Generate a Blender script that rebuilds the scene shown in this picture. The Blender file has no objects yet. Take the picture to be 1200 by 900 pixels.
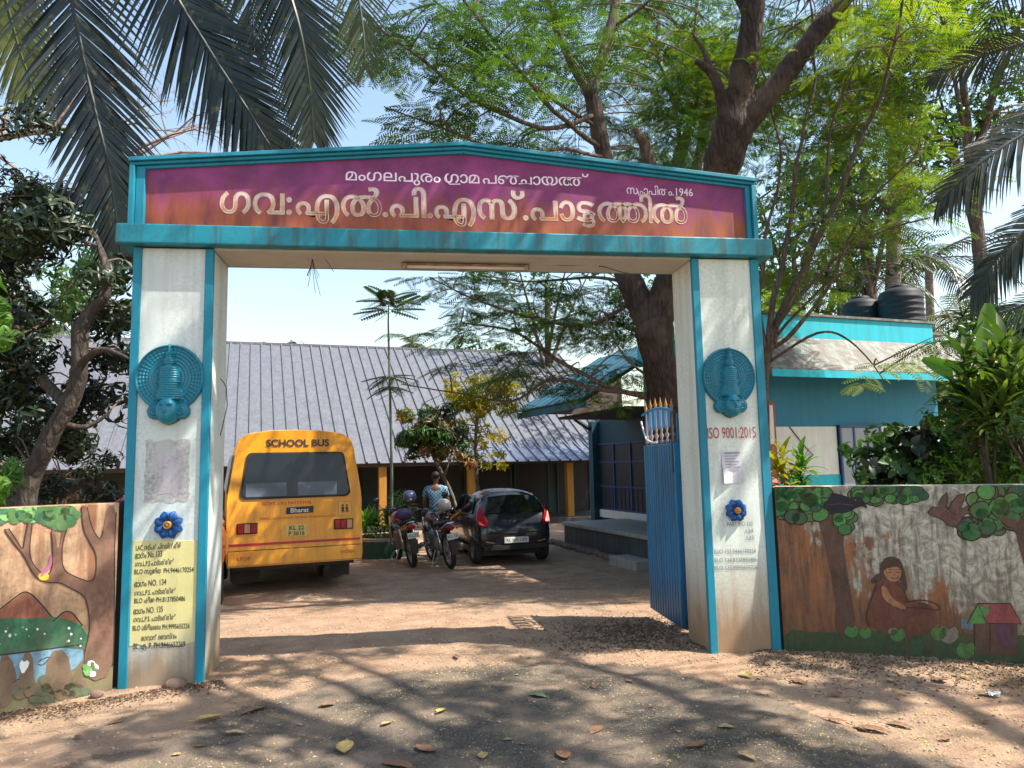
import bpy, bmesh, math, random
import numpy as np
from mathutils import Vector, Matrix, noise
rnd = random.Random(7)
R = math.radians
scene = bpy.context.scene
COL = scene.collection
PI = math.pi

# ------------------------------------------------------------------ camera
FPX = 842.9
CAM = Vector((2.180, -5.987, 1.62))
YAW, PITCH, ROLL = R(8.144), R(6.29), R(-1.23)
_fw = Vector((math.sin(YAW)*math.cos(PITCH), math.cos(YAW)*math.cos(PITCH), math.sin(PITCH)))
_r0 = Vector((math.cos(YAW), -math.sin(YAW), 0))
_u0 = _r0.cross(_fw)
_rt = _r0*math.cos(ROLL) + _u0*math.sin(ROLL)
_up = -_r0*math.sin(ROLL) + _u0*math.cos(ROLL)
camd = bpy.data.cameras.new('camera')
cam = bpy.data.objects.new('camera', camd)
COL.objects.link(cam)
cam.matrix_world = Matrix(((_rt.x, _up.x, -_fw.x, CAM.x), (_rt.y, _up.y, -_fw.y, CAM.y), (_rt.z, _up.z, -_fw.z, CAM.z), (0, 0, 0, 1)))
camd.sensor_width = 36
camd.lens = 36*FPX/1200
camd.clip_start = 0.05
camd.clip_end = 3000
scene.camera = cam

# ------------------------------------------------------------------ light and sky
SUN = Vector((0.664, -0.264, 1.0)).normalized()
el = math.asin(SUN.z)
az = math.atan2(SUN.x, SUN.y)
world = bpy.data.worlds.new('World')
scene.world = world
world.use_nodes = True
nt = world.node_tree
for n in list(nt.nodes): nt.nodes.remove(n)
sky = nt.nodes.new('ShaderNodeTexSky'); sky.sky_type = 'NISHITA'; sky.sun_disc = False
sky.sun_elevation = el; sky.sun_rotation = az
sky.air_density = 1.5; sky.dust_density = 1.6; sky.ozone_density = 0.5; sky.altitude = 20
bg = nt.nodes.new('ShaderNodeBackground'); bg.inputs[1].default_value = 0.135
wo = nt.nodes.new('ShaderNodeOutputWorld')
nt.links.new(sky.outputs[0], bg.inputs[0]); nt.links.new(bg.outputs[0], wo.inputs[0])
sl = bpy.data.lights.new('sun', 'SUN'); sl.energy = 5.0; sl.angle = R(0.55); sl.color = (1.0, 0.93, 0.82)
so = bpy.data.objects.new('sun', sl); COL.objects.link(so)
so.rotation_euler = (-SUN).to_track_quat('-Z', 'Y').to_euler()
so.location = (12, -6, 16)
scene.view_settings.view_transform = 'Standard'
scene.view_settings.look = 'None'
scene.view_settings.exposure = 1.05
scene.view_settings.gamma = 1.0
scene.cycles.max_bounces = 7
scene.cycles.diffuse_bounces = 3
scene.cycles.transparent_max_bounces = 6
scene.cycles.use_denoising = True

# ------------------------------------------------------------------ helpers: survey (photo bearings -> metres)
def ray(u, v): return _fw + _rt*((u-600)/FPX) + _up*((450-v)/FPX)
def P(u, v, d): return CAM + ray(u, v)*d
def G(u, v, z=0.0):
    r = ray(u, v); return CAM + r*((z-CAM.z)/r.z)
def onY(u, v, y):
    r = ray(u, v); return CAM + r*((y-CAM.y)/r.y)
def onplane(u, v, o, n):
    r = ray(u, v); return CAM + r*((o-CAM).dot(n)/r.dot(n))
def gz(x, y):
    """ground height"""
    t = min(1, max(0, (y-0.3)/6.0)); s = t*t*(3-2*t)
    z = -0.27*s
    return z

# ------------------------------------------------------------------ helpers: objects
def tag(o, label=None, cat=None, group=None, kind=None):
    if label: o['label'] = label
    if cat: o['category'] = cat
    if group: o['group'] = group
    if kind: o['kind'] = kind
    return o
def empty(name, loc, rz=0, label=None, cat=None, group=None):
    o = bpy.data.objects.new(name, None); COL.objects.link(o)
    o.location = loc; o.rotation_euler = (0, 0, rz); o.empty_display_size = 0.2
    return tag(o, label, cat, group)
def copy_tree(o, parent=None):
    c = o.copy(); COL.objects.link(c)
    if parent: c.parent = parent
    for ch in o.children: copy_tree(ch, c)
    return c

class MB:
    def __init__(s): s.v = []; s.f = []; s.mi = []; s.cur = 0
    def add(s, vs, fs):
        b = len(s.v); s.v += [tuple(v) for v in vs]
        s.f += [tuple(b+i for i in f) for f in fs]; s.mi += [s.cur]*len(fs)
        return s
    def box(s, x0, x1, y0, y1, z0, z1, M=None):
        vs = [(x0,y0,z0),(x1,y0,z0),(x1,y1,z0),(x0,y1,z0),(x0,y0,z1),(x1,y0,z1),(x1,y1,z1),(x0,y1,z1)]
        if M is not None: vs = [M @ Vector(v) for v in vs]
        return s.add(vs, [(0,3,2,1),(4,5,6,7),(0,1,5,4),(1,2,6,5),(2,3,7,6),(3,0,4,7)])
    def prism(s, poly, y0, y1, M=None):
        """polygon in (x, z) extruded along y; CCW seen from -y"""
        n = len(poly)
        vs = [(x, y0, z) for x, z in poly] + [(x, y1, z) for x, z in poly]
        if M is not None: vs = [M @ Vector(v) for v in vs]
        fs = [tuple(range(n)), tuple(reversed(range(n, 2*n)))]
        fs += [(i, i+n, (i+1) % n+n, (i+1) % n) for i in range(n)]
        return s.add(vs, fs)
    def tube(s, pts, rad, n=8, cap=True):
        pts = [Vector(p) for p in pts]
        if not isinstance(rad, (list, tuple)): rad = [rad]*len(pts)
        up = None; rings = []
        for i, p in enumerate(pts):
            t = (pts[min(i+1, len(pts)-1)] - pts[max(i-1, 0)])
            if t.length < 1e-7: t = Vector((0, 0, 1))
            t.normalize()
            if up is None: up = t.orthogonal().normalized()
            else:
                up = up - t*up.dot(t)
                up = up.normalized() if up.length > 1e-6 else t.orthogonal().normalized()
            w = t.cross(up)
            rings.append([p + (up*math.cos(2*PI*k/n) + w*math.sin(2*PI*k/n))*rad[i] for k in range(n)])
        vs = [q for r_ in rings for q in r_]; fs = []
        for i in range(len(pts)-1):
            for k in range(n):
                a = i*n+k; b = i*n+(k+1) % n
                fs.append((a, b, b+n, a+n))
        if cap:
            fs.append(tuple(reversed(range(n)))); fs.append(tuple(range((len(pts)-1)*n, len(pts)*n)))
        return s.add(vs, fs)
    def lathe(s, prof, n=20, M=None, cap=False):
        """prof = [(r, z)] revolved about z"""
        vs = []
        for r_, z in prof:
            for k in range(n):
                a = 2*PI*k/n; vs.append((r_*math.cos(a), r_*math.sin(a), z))
        if M is not None: vs = [M @ Vector(v) for v in vs]
        fs = []
        for i in range(len(prof)-1):
            for k in range(n):
                a = i*n+k; b = i*n+(k+1) % n
                fs.append((a, b, b+n, a+n))
        if cap:
            fs.append(tuple(reversed(range(n)))); fs.append(tuple(range((len(prof)-1)*n, len(prof)*n)))
        return s.add(vs, fs)
    def mesh(s, name, mat, smooth=False):
        me = bpy.data.meshes.new(name)
        me.from_pydata(s.v, [], s.f)
        mats = mat if isinstance(mat, (list, tuple)) else [mat]
        for m in mats: me.materials.append(m)
        if len(mats) > 1: me.polygons.foreach_set('material_index', s.mi)
        if smooth: me.polygons.foreach_set('use_smooth', [True]*len(me.polygons))
        me.update()
        return me
    def build(s, name, mat, parent=None, smooth=False, bevel=0, seg=2, M=None, sub=0):
        o = bpy.data.objects.new(name, s.mesh(name, mat, smooth)); COL.objects.link(o)
        if parent: o.parent = parent
        if M is not None: o.matrix_local = M
        if sub:
            md = o.modifiers.new('sub', 'SUBSURF'); md.levels = sub; md.render_levels = sub
        if bevel:
            md = o.modifiers.new('bevel', 'BEVEL'); md.width = bevel; md.segments = seg; md.limit_method = 'ANGLE'; md.angle_limit = R(35)
        return o
def inst(me, name, parent, loc=(0,0,0), rot=(0,0,0), sc=1):
    o = bpy.data.objects.new(name, me); COL.objects.link(o); o.parent = parent
    o.location = loc; o.rotation_euler = rot
    o.scale = (sc, sc, sc) if not isinstance(sc, (tuple, list)) else sc
    return o
def fastmesh(name, V, F, mat, smooth=False):
    """V (n,3), F (m,k) arrays, k = 3 or 4"""
    me = bpy.data.meshes.new(name); V = np.asarray(V, dtype=np.float32); F = np.asarray(F, dtype=np.int32)
    me.vertices.add(len(V)); me.vertices.foreach_set('co', V.ravel())
    k = F.shape[1]
    me.loops.add(F.size); me.loops.foreach_set('vertex_index', F.ravel())
    me.polygons.add(len(F)); me.polygons.foreach_set('loop_start', np.arange(0, F.size, k, dtype=np.int32))
    me.update(calc_edges=True)
    if smooth: me.polygons.foreach_set('use_smooth', np.ones(len(F), dtype=bool))
    me.materials.append(mat); me.validate()
    return me
def linkmesh(name, me, parent=None):
    o = bpy.data.objects.new(name, me); COL.objects.link(o)
    if parent: o.parent = parent
    return o

# ------------------------------------------------------------------ helpers: materials
class NT:
    def __init__(s, name):
        s.m = bpy.data.materials.new(name); s.m.use_nodes = True
        s.t = s.m.node_tree; s.b = s.t.nodes['Principled BSDF']; s.o = s.t.nodes['Material Output']
    def n(s, typ, **kw):
        nd = s.t.nodes.new(typ)
        for k, v in kw.items(): setattr(nd, k, v)
        return nd
    def l(s, a, b): s.t.links.new(a, b)
    def pos(s, obj=False, scale=(1,1,1)):
        if obj: src = s.n('ShaderNodeTexCoord').outputs['Object']
        else: src = s.n('ShaderNodeNewGeometry').outputs['Position']
        mp = s.n('ShaderNodeMapping'); mp.inputs['Scale'].default_value = scale
        s.l(src, mp.inputs['Vector']); return mp.outputs[0]
    def noise(s, vec, scale, detail=4, rough=0.55, dist=0):
        nd = s.n('ShaderNodeTexNoise'); nd.inputs['Scale'].default_value = scale
        nd.inputs['Detail'].default_value = detail; nd.inputs['Roughness'].default_value = rough
        nd.inputs['Distortion'].default_value = dist
        s.l(vec, nd.inputs['Vector']); return nd.outputs[0]
    def ramp(s, fac, a, b, ca=(0,0,0,1), cb=(1,1,1,1)):
        nd = s.n('ShaderNodeValToRGB'); e = nd.color_ramp.elements
        e[0].position = a; e[0].color = ca; e[1].position = b; e[1].color = cb
        s.l(fac, nd.inputs[0]); return nd.outputs[0]
    def mix(s, fac, a, b, mode='MIX'):
        nd = s.n('ShaderNodeMix', data_type='RGBA', blend_type=mode)
        for v, i in ((fac, 0), (a, 6), (b, 7)):
            if isinstance(v, (int, float)): nd.inputs[i].default_value = v
            elif isinstance(v, tuple): nd.inputs[i].default_value = (*v[:3], 1)
            else: s.l(v, nd.inputs[i])
        return nd.outputs[2]
    def math(s, op, a, b=0.0, clamp=False):
        nd = s.n('ShaderNodeMath', operation=op, use_clamp=clamp)
        for v, i in ((a, 0), (b, 1)):
            if isinstance(v, (int, float)): nd.inputs[i].default_value = v
            else: s.l(v, nd.inputs[i])
        return nd.outputs[0]
    def sep(s, vec):
        nd = s.n('ShaderNodeSeparateXYZ'); s.l(vec, nd.inputs[0]); return nd.outputs
    def bump(s, h, strength=0.3, dist=0.01):
        nd = s.n('ShaderNodeBump'); nd.inputs['Strength'].default_value = strength; nd.inputs['Distance'].default_value = dist
        s.l(h, nd.inputs['Height']); s.l(nd.outputs[0], s.b.inputs['Normal'])
    def base(s, c):
        if isinstance(c, tuple): s.b.inputs['Base Color'].default_value = (*c[:3], 1)
        else: s.l(c, s.b.inputs['Base Color'])

def mat(name, col, rough=0.6, var=0.12, scale=6, bump=0.0, bdist=0.004, bscale=60, metal=0, spec=0.5, coat=0, obj=False):
    t = NT(name); p = t.pos(obj)
    n1 = t.noise(p, scale)
    f = t.ramp(n1, 0.3, 0.7)
    lo = tuple(c*(1-var) for c in col); hi = tuple(min(1, c*(1+var)) for c in col)
    t.base(t.mix(f, lo, hi))
    t.b.inputs['Roughness'].default_value = rough; t.b.inputs['Metallic'].default_value = metal
    t.b.inputs['Specular IOR Level'].default_value = spec; t.b.inputs['Coat Weight'].default_value = coat
    if bump: t.bump(t.noise(p, bscale, 3), bump, bdist)
    return t.m

def paint(name, col, dirt=(0.16, 0.11, 0.07), streak=0.35, streak_at=0.55, splash=0.0, splash_z=0.5, splash_col=(0.24, 0.13, 0.06),
          rough=0.65, bump=0.15, grime=0.25, top=None, obj=False, vary=0.10):
    """wall paint with vertical run-off streaks, blotches and a mud splash zone near the ground"""
    t = NT(name); p = t.pos(obj)
    st = t.noise(t.pos(obj, (1, 1, 0.09)), 9, 5, 0.6)
    blot = t.noise(p, 2.3, 5, 0.62)
    fine = t.noise(p, 38, 3, 0.6)
    c = t.mix(t.ramp(blot, 0.36, 0.62), tuple(x*(1-vary) for x in col), tuple(min(1, x*(1+vary*0.7)) for x in col))
    if vary > 0.2:
        br = t.noise(t.pos(obj, (1, 1, 0.5)), 17, 5, 0.7, 1.2)
        c = t.mix(t.math('MULTIPLY', t.ramp(br, 0.42, 0.6), vary), c, tuple(min(1, x*1.5+0.04) for x in col))
        c = t.mix(t.math('MULTIPLY', t.ramp(fine, 0.56, 0.68), vary*0.9), c, tuple(x*0.45+0.01 for x in col))
    sf = t.math('MULTIPLY', t.ramp(st, streak_at-0.04, streak_at+0.11), streak)
    c = t.mix(sf, c, dirt)
    gf = t.math('MULTIPLY', t.ramp(t.math('ADD', t.math('MULTIPLY', blot, 0.6), t.math('MULTIPLY', fine, 0.4)), 0.47, 0.60), grime)
    c = t.mix(gf, c, dirt)
    z = t.sep(p)[2]
    if splash:
        h = t.math('ADD', z, t.math('MULTIPLY', t.math('SUBTRACT', st, 0.5), 0.9))
        h = t.math('ADD', h, t.math('MULTIPLY', t.math('SUBTRACT', blot, 0.5), 0.5))
        k = t.ramp(h, splash_z*0.2, splash_z, (1,1,1,1), (0,0,0,1))
        c = t.mix(t.math('MULTIPLY', k, splash), c, splash_col)
    if top:
        tc, z0, z1, amt = top
        h = t.math('ADD', z, t.math('MULTIPLY', t.math('SUBTRACT', st, 0.5), 0.5))
        nd = t.n('ShaderNodeMapRange'); nd.inputs[1].default_value = z0; nd.inputs[2].default_value = z1; t.l(h, nd.inputs[0])
        c = t.mix(t.math('MULTIPLY', nd.outputs[0], amt), c, tc)
    t.base(c); t.b.inputs['Roughness'].default_value = rough
    if bump: t.bump(t.math('ADD', fine, t.math('MULTIPLY', blot, 0.5)), bump, 0.006)
    return t.m

def leafmat(name, c1, c2, c3=None, transl=0.35, rough=0.45, scale=1.2, spec=0.4):
    t = NT(name); p = t.pos()
    n1 = t.noise(p, scale, 3, 0.6)
    oi = t.n('ShaderNodeObjectInfo').outputs['Random']
    f = t.ramp(t.math('ADD', t.math('MULTIPLY', n1, 0.75), t.math('MULTIPLY', oi, 0.25)), 0.36, 0.66)
    c = t.mix(f, c1, c2)
    if c3:
        n2 = t.noise(p, 9, 2, 0.6)
        c = t.mix(t.math('MULTIPLY', t.ramp(n2, 0.6, 0.68), 0.8), c, c3)
    t.base(c); t.b.inputs['Roughness'].default_value = rough; t.b.inputs['Specular IOR Level'].default_value = spec
    tr = t.n('ShaderNodeBsdfTranslucent'); mx = t.n('ShaderNodeMixShader'); mx.inputs[0].default_value = transl
    br = t.mix(1.0, c, (1.6, 1.9, 0.6), 'MULTIPLY')
    t.l(br, tr.inputs[0]); t.l(t.b.outputs[0], mx.inputs[1]); t.l(tr.outputs[0], mx.inputs[2]); t.l(mx.outputs[0], t.o.inputs[0])
    return t.m

def bark(name, c1, c2, scale=14, stretch=0.2):
    t = NT(name); p = t.pos(False, (1, 1, stretch))
    w = t.n('ShaderNodeTexVoronoi', feature='DISTANCE_TO_EDGE'); w.inputs['Scale'].default_value = scale
    nz = t.noise(p, scale*0.8, 5, 0.7)
    mv = t.mix(0.12, p, nz, 'ADD'); t.l(mv, w.inputs['Vector'])
    f = t.ramp(w.outputs[0], 0.0, 0.25)
    c = t.mix(f, tuple(x*0.35 for x in c1), c1)
    c = t.mix(t.ramp(t.noise(t.pos(), 3, 4), 0.45, 0.65), c, c2)
    t.base(c); t.b.inputs['Roughness'].default_value = 0.92
    t.bump(t.math('ADD', w.outputs[0], t.math('MULTIPLY', nz, 0.4)), 0.9, 0.05)
    return t.m

def text_mesh(name, body, size, material, parent, M, extrude=0.002, outline=0.0, align='LEFT', offset=0.0, spacing=1.0):
    """lettering lying in the local xz plane, facing -y"""
    cu = bpy.data.curves.new('txt', 'FONT'); cu.body = body; cu.size = size; cu.align_x = align
    cu.extrude = extrude; cu.resolution_u = 3; cu.offset = offset; cu.space_character = spacing
    if outline: cu.fill_mode = 'NONE' if False else cu.fill_mode; cu.bevel_depth = outline; cu.bevel_resolution = 0; cu.extrude = 0; cu.fill_mode = 'NONE'
    o = bpy.data.objects.new('txt', cu); COL.objects.link(o)
    dg = bpy.context.evaluated_depsgraph_get()
    me = bpy.data.meshes.new_from_object(o.evaluated_get(dg))
    bpy.data.objects.remove(o); bpy.data.curves.remove(cu)
    me.transform(Matrix.Rotation(R(90), 4, 'X'))
    me.name = name; me.materials.clear(); me.materials.append(material)
    ob = bpy.data.objects.new(name, me); COL.objects.link(ob); ob.parent = parent; ob.matrix_local = M
    return ob
def T(x, y, z): return Matrix.Translation((x, y, z))
def RZ(a): return Matrix.Rotation(a, 4, 'Z')
def RX(a): return Matrix.Rotation(a, 4, 'X')
def RY(a): return Matrix.Rotation(a, 4, 'Y')
# ================================================================== materials shared
def brownish(c): return c
TEAL = (0.002, 0.21, 0.31)
M_teal = paint('teal_paint', TEAL, (0.01, 0.06, 0.08), 0.3, 0.54, grime=0.12, rough=0.6)
M_teal_ledge = paint('teal_ledge_paint', (0.002, 0.23, 0.31), (0.04, 0.05, 0.035), 0.6, 0.51, grime=0.3, rough=0.5)
M_cream = paint('cream_paint', (0.50, 0.49, 0.42), (0.25, 0.20, 0.13), 0.12, 0.55, grime=0.12)
M_pill_l = paint('white_pillar_paint', (0.62, 0.69, 0.67), (0.24, 0.23, 0.20), 0.22, 0.52, splash=0.9, splash_z=0.6, splash_col=(0.27, 0.18, 0.10), grime=0.32)
M_pill_r = paint('white_pillar_paint_rusty', (0.68, 0.75, 0.69), (0.27, 0.25, 0.19), 0.22, 0.5, splash=0.9, splash_z=0.85, splash_col=(0.27, 0.145, 0.06), grime=0.35)
M_black = mat('black_paint', (0.02, 0.02, 0.02), 0.5)
M_white = mat('white_plastic', (0.7, 0.7, 0.66), 0.5)
M_steel = mat('worn_steel', (0.35, 0.34, 0.32), 0.4, metal=0.8)
M_rubber = mat('rubber', (0.025, 0.024, 0.022), 0.85, bump=0.3)
M_chrome = mat('chrome', (0.6, 0.6, 0.6), 0.15, metal=1)

# ================================================================== ground
def gnoise(x, y):
    r = math.hypot(x-2.5, y+1)
    a = 1.0 if r < 9 else max(0, 1-(r-9)/6)
    return a*(0.030*noise.noise(Vector((x*0.9, y*0.9, 3))) + 0.010*noise.noise(Vector((x*4, y*4, 1))))
def axis(lo, mid0, mid1, hi, step, growth=1.22):
    a = list(np.arange(mid0, mid1+1e-6, step)); s = step; x = a[-1]
    while x < hi: s *= growth; x += s; a.append(x)
    s = step; x = a[0]
    while x > lo: s *= growth; x -= s; a.insert(0, x)
    return a
gx = axis(-900, -3.0, 8.5, 900, 0.07); gy = axis(-300, -5.5, 3.5, 1200, 0.07)
dirt = NT('laterite_dirt')
p = dirt.pos()
n_big = dirt.noise(p, 0.55, 5, 0.6); n_mid = dirt.noise(p, 3.2, 6, 0.65); n_f = dirt.noise(p, 26, 6, 0.75); n_ff = dirt.noise(p, 110, 3, 0.7)
c = dirt.mix(dirt.ramp(n_mid, 0.34, 0.66), (0.27, 0.165, 0.105), (0.46, 0.305, 0.20))
c = dirt.mix(dirt.math('MULTIPLY', dirt.ramp(n_big, 0.45, 0.62), 0.55), c, (0.36, 0.265, 0.19))
c = dirt.mix(dirt.math('MULTIPLY', dirt.ramp(n_f, 0.52, 0.66), 0.5), c, (0.18, 0.12, 0.08))
c = dirt.mix(dirt.math('MULTIPLY', dirt.ramp(n_ff, 0.6, 0.7), 0.7), c, (0.58, 0.46, 0.35))
c = dirt.mix(dirt.math('MULTIPLY', dirt.ramp(n_ff, 0.3, 0.4, (1,1,1,1), (0,0,0,1)), 0.55), c, (0.10, 0.07, 0.05))
dirt.base(c); dirt.b.inputs['Roughness'].default_value = 0.95; dirt.b.inputs['Specular IOR Level'].default_value = 0.15
dirt.bump(dirt.math('ADD', dirt.math('MULTIPLY', n_ff, 0.25), dirt.math('ADD', n_f, dirt.math('MULTIPLY', n_mid, 1.5))), 0.9, 0.022)
V = [(x, y, gz(x, y) + gnoise(x, y)) for y in gy for x in gx]
nx, ny = len(gx), len(gy)
idx = np.arange(nx*ny).reshape(ny, nx)
F = np.stack([idx[:-1, :-1], idx[:-1, 1:], idx[1:, 1:], idx[1:, :-1]], -1).reshape(-1, 4)
ground = linkmesh('ground', fastmesh('ground', V, F, dirt.m, True)); tag(ground, 'brown laterite dirt ground of the school yard', kind='structure')

# broken asphalt of the road in the foreground
edge_px = [(-500, 905), (60, 905), (190, 872), (300, 822), (430, 792), (560, 778), (700, 776), (800, 786), (880, 806), (960, 840), (1050, 880), (1200, 915), (1500, 990)]
edge = [G(u, v) for u, v in edge_px]
def edge_y(x):
    for a, b in zip(edge, edge[1:]):
        if a.x <= x <= b.x: return a.y + (b.y-a.y)*(x-a.x)/(b.x-a.x)
    return edge[0].y if x < edge[0].x else edge[-1].y
rx = axis(-40, -3.0, 8.5, 60, 0.07); ry = list(np.arange(-5.5, 0.75, 0.07)); ry = list(np.arange(-9.5, -5.5, 0.5)) + ry
V = [(x, y, gz(x, y)+gnoise(x, y)+0.007) for y in ry for x in rx]
msk = [edge_y(x)-y for y in ry for x in rx]
nx, ny = len(rx), len(ry); idx = np.arange(nx*ny).reshape(ny, nx)
F = np.stack([idx[:-1, :-1], idx[:-1, 1:], idx[1:, 1:], idx[1:, :-1]], -1).reshape(-1, 4)
mk = np.array(msk); F = F[(mk[F].max(1) > -0.35)]
asp = NT('worn_asphalt'); p = asp.pos()
at_ = asp.n('ShaderNodeAttribute', attribute_name='inside').outputs['Fac']
a_mid = asp.noise(p, 1.7, 5, 0.65); a_f = asp.noise(p, 42, 5, 0.75); a_ff = asp.noise(p, 150, 3, 0.7); a_b = asp.noise(p, 0.7, 3)
c = asp.mix(asp.ramp(a_f, 0.35, 0.65), (0.055, 0.050, 0.045), (0.15, 0.133, 0.118))
c = asp.mix(asp.math('MULTIPLY', asp.ramp(a_mid, 0.42, 0.62), 0.8), c, (0.33, 0.245, 0.18))
c = asp.mix(asp.math('MULTIPLY', asp.ramp(a_ff, 0.58, 0.66), 0.8), c, (0.50, 0.41, 0.25))
c = asp.mix(asp.math('MULTIPLY', asp.ramp(a_ff, 0.32, 0.42, (1,1,1,1), (0,0,0,1)), 0.6), c, (0.03, 0.028, 0.025))
asp.base(c); asp.b.inputs['Roughness'].default_value = 0.93; asp.b.inputs['Specular IOR Level'].default_value = 0.15
asp.bump(asp.math('ADD', a_f, asp.math('MULTIPLY', a_ff, 0.5)), 1.0, 0.022)
tr = asp.n('ShaderNodeBsdfTransparent'); mx = asp.n('ShaderNodeMixShader')
e = asp.math('ADD', at_, asp.math('MULTIPLY', asp.math('SUBTRACT', asp.math('ADD', asp.math('MULTIPLY', a_mid, 0.6), asp.math('MULTIPLY', a_f, 0.4)), 0.5), 1.5))
asp.l(asp.ramp(e, -0.0, 0.16), mx.inputs[0]); asp.l(tr.outputs[0], mx.inputs[1]); asp.l(asp.b.outputs[0], mx.inputs[2]); asp.l(mx.outputs[0], asp.o.inputs[0])
me = fastmesh('road', V, F, asp.m, True)
at2 = me.attributes.new('inside', 'FLOAT', 'POINT'); at2.data.foreach_set('value', mk.astype(np.float32))
road = linkmesh('road', me); tag(road, 'worn dusty asphalt of the road in front of the gate', kind='structure')

# ================================================================== gate arch
X0, X1, X2, X3 = 0.0, 0.604, 4.681, 5.305
GD, ZL = 0.50, 3.41
gate = empty('gate_arch', (2.65, 0.25, 0), 0, 'white and teal concrete school gate arch with purple gabled name board spanning the entrance', 'gate arch')
GO = T(-2.65, -0.25, 0)
def gpart(mb, name, m, **k): return mb.build(name, m, gate, M=GO, **k)
for (a, b, m) in ((X0, X1, M_pill_l), (X2, X3, M_pill_r)):
    gpart(MB().box(a+0.004, b-0.004, 0.0, GD, -0.35, ZL-0.002), 'pillar', m, bevel=0.008)
for a, b in ((X0-0.004, X0+0.06), (X1-0.06, X1+0.004), (X2-0.004, X2+0.062), (X3-0.075, X3+0.004)):
    gpart(MB().box(a, b, -0.016, 0.03, -0.3, ZL-0.004), 'trim_strip', M_teal, bevel=0.004)
gpart(MB().box(X1+0.004, X2-0.004, 0.006, GD-0.006, ZL-0.012, ZL+0.03), 'soffit', M_cream)
gpart(MB().box(-0.115, 5.412, -0.10, 0.60, ZL+0.006, ZL+0.168), 'ledge', M_teal_ledge, bevel=0.012)
zb = ZL+0.168
TL, TR, TPX, TPZ = 4.149, 4.165, 2.654, 4.397
# name board core and mouldings
gpart(MB().prism([(X0-0.05, zb-0.01), (X3+0.012, zb-0.01), (X3+0.012, TR-0.07), (TPX, TPZ-0.07), (X0-0.05, TL-0.07)], 0.075, 0.47), 'board_core', M_teal)
def gable_band(z_off0, z_off1, y0, y1, name, x0=X0-0.06, x1=X3+0.022):
    for sx, sz, ex, ez in ((x0, TL, TPX, TPZ), (TPX, TPZ, x1, TR)):
        gpart(MB().prism([(sx, sz-z_off1), (ex, ez-z_off1), (ex, ez-z_off0), (sx, sz-z_off0)], y0, y1), name, M_teal, bevel=0.004)
gable_band(0.0, 0.034, -0.045, 0.52, 'top_moulding')
gable_band(0.036, 0.060, -0.02, 0.49, 'top_moulding', X0-0.054, X3+0.016)
gable_band(0.062, 0.088, 0.005, 0.48, 'top_moulding', X0-0.052, X3+0.014)
for a, b, y in ((X0-0.053, X0-0.012, -0.035), (X0-0.010, X0+0.058, -0.005), (X3-0.075, X3-0.030, -0.005), (X3-0.028, X3+0.015, -0.035)):
    t_ = TL if a < 1 else TR
    gpart(MB().box(a, b, y, 0.3, zb-0.004, t_-0.075+(0.008 if a > 1 else 0.01)), 'side_moulding', M_teal, bevel=0.004)
sg = NT('name_board_paint'); p = sg.pos()
z = sg.sep(p)[2]; st = sg.noise(sg.pos(False, (1, 1, 0.16)), 7, 5, 0.6); bl = sg.noise(p, 3.0, 5, 0.6)
h = sg.math('ADD', z, sg.math('MULTIPLY', sg.math('SUBTRACT', st, 0.5), 0.75)); h = sg.math('ADD', h, sg.math('MULTIPLY', sg.math('SUBTRACT', bl, 0.5), 0.25))
mr = sg.n('ShaderNodeMapRange'); mr.inputs[1].default_value = 3.70; mr.inputs[2].default_value = 3.96; sg.l(h, mr.inputs[0])
c = sg.mix(mr.outputs[0], sg.mix(sg.ramp(st, 0.35, 0.65), (0.17, 0.03, 0.025), (0.40, 0.10, 0.02)), sg.mix(sg.ramp(bl, 0.4, 0.65), (0.15, 0.015, 0.10), (0.27, 0.035, 0.17)))
c = sg.mix(sg.math('MULTIPLY', sg.ramp(sg.noise(p, 45, 3), 0.6, 0.8), 0.12), c, (0.45, 0.25, 0.22))
sg.base(c); sg.b.inputs['Roughness'].default_value = 0.55; sg.bump(bl, 0.15, 0.01)
gpart(MB().prism([(X0+0.054, zb), (X3-0.071, zb), (X3-0.071, TR-0.072), (TPX, TPZ-0.086), (X0+0.054, TL-0.072)], 0.03, 0.08), 'name_board', sg.m)

# ---------- lettering
lt1 = mat('white_lettering', (0.85, 0.72, 0.85), 0.5, 0.05)
lt2 = NT('gold_lettering'); p = lt2.pos(); z = lt2.sep(p)[2]; st = lt2.noise(p, 5, 4)
h = lt2.math('ADD', z, lt2.math('MULTIPLY', lt2.math('SUBTRACT', st, 0.5), 0.5))
mr = lt2.n('ShaderNodeMapRange'); mr.inputs[1].default_value = 3.68; mr.inputs[2].default_value = 3.90; lt2.l(h, mr.inputs[0])
lt2.base(lt2.mix(mr.outputs[0], (0.42, 0.15, 0.035), (0.66, 0.52, 0.50))); lt2.b.inputs['Roughness'].default_value = 0.6
lt3 = NT('gold_outline'); p = lt3.pos(); st = lt3.noise(p, 20, 3)
lt3.base(lt3.mix(lt3.ramp(st, 0.4, 0.6), (0.46, 0.28, 0.14), (0.60, 0.50, 0.46))); lt3.b.inputs['Roughness'].default_value = 0.6

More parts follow.
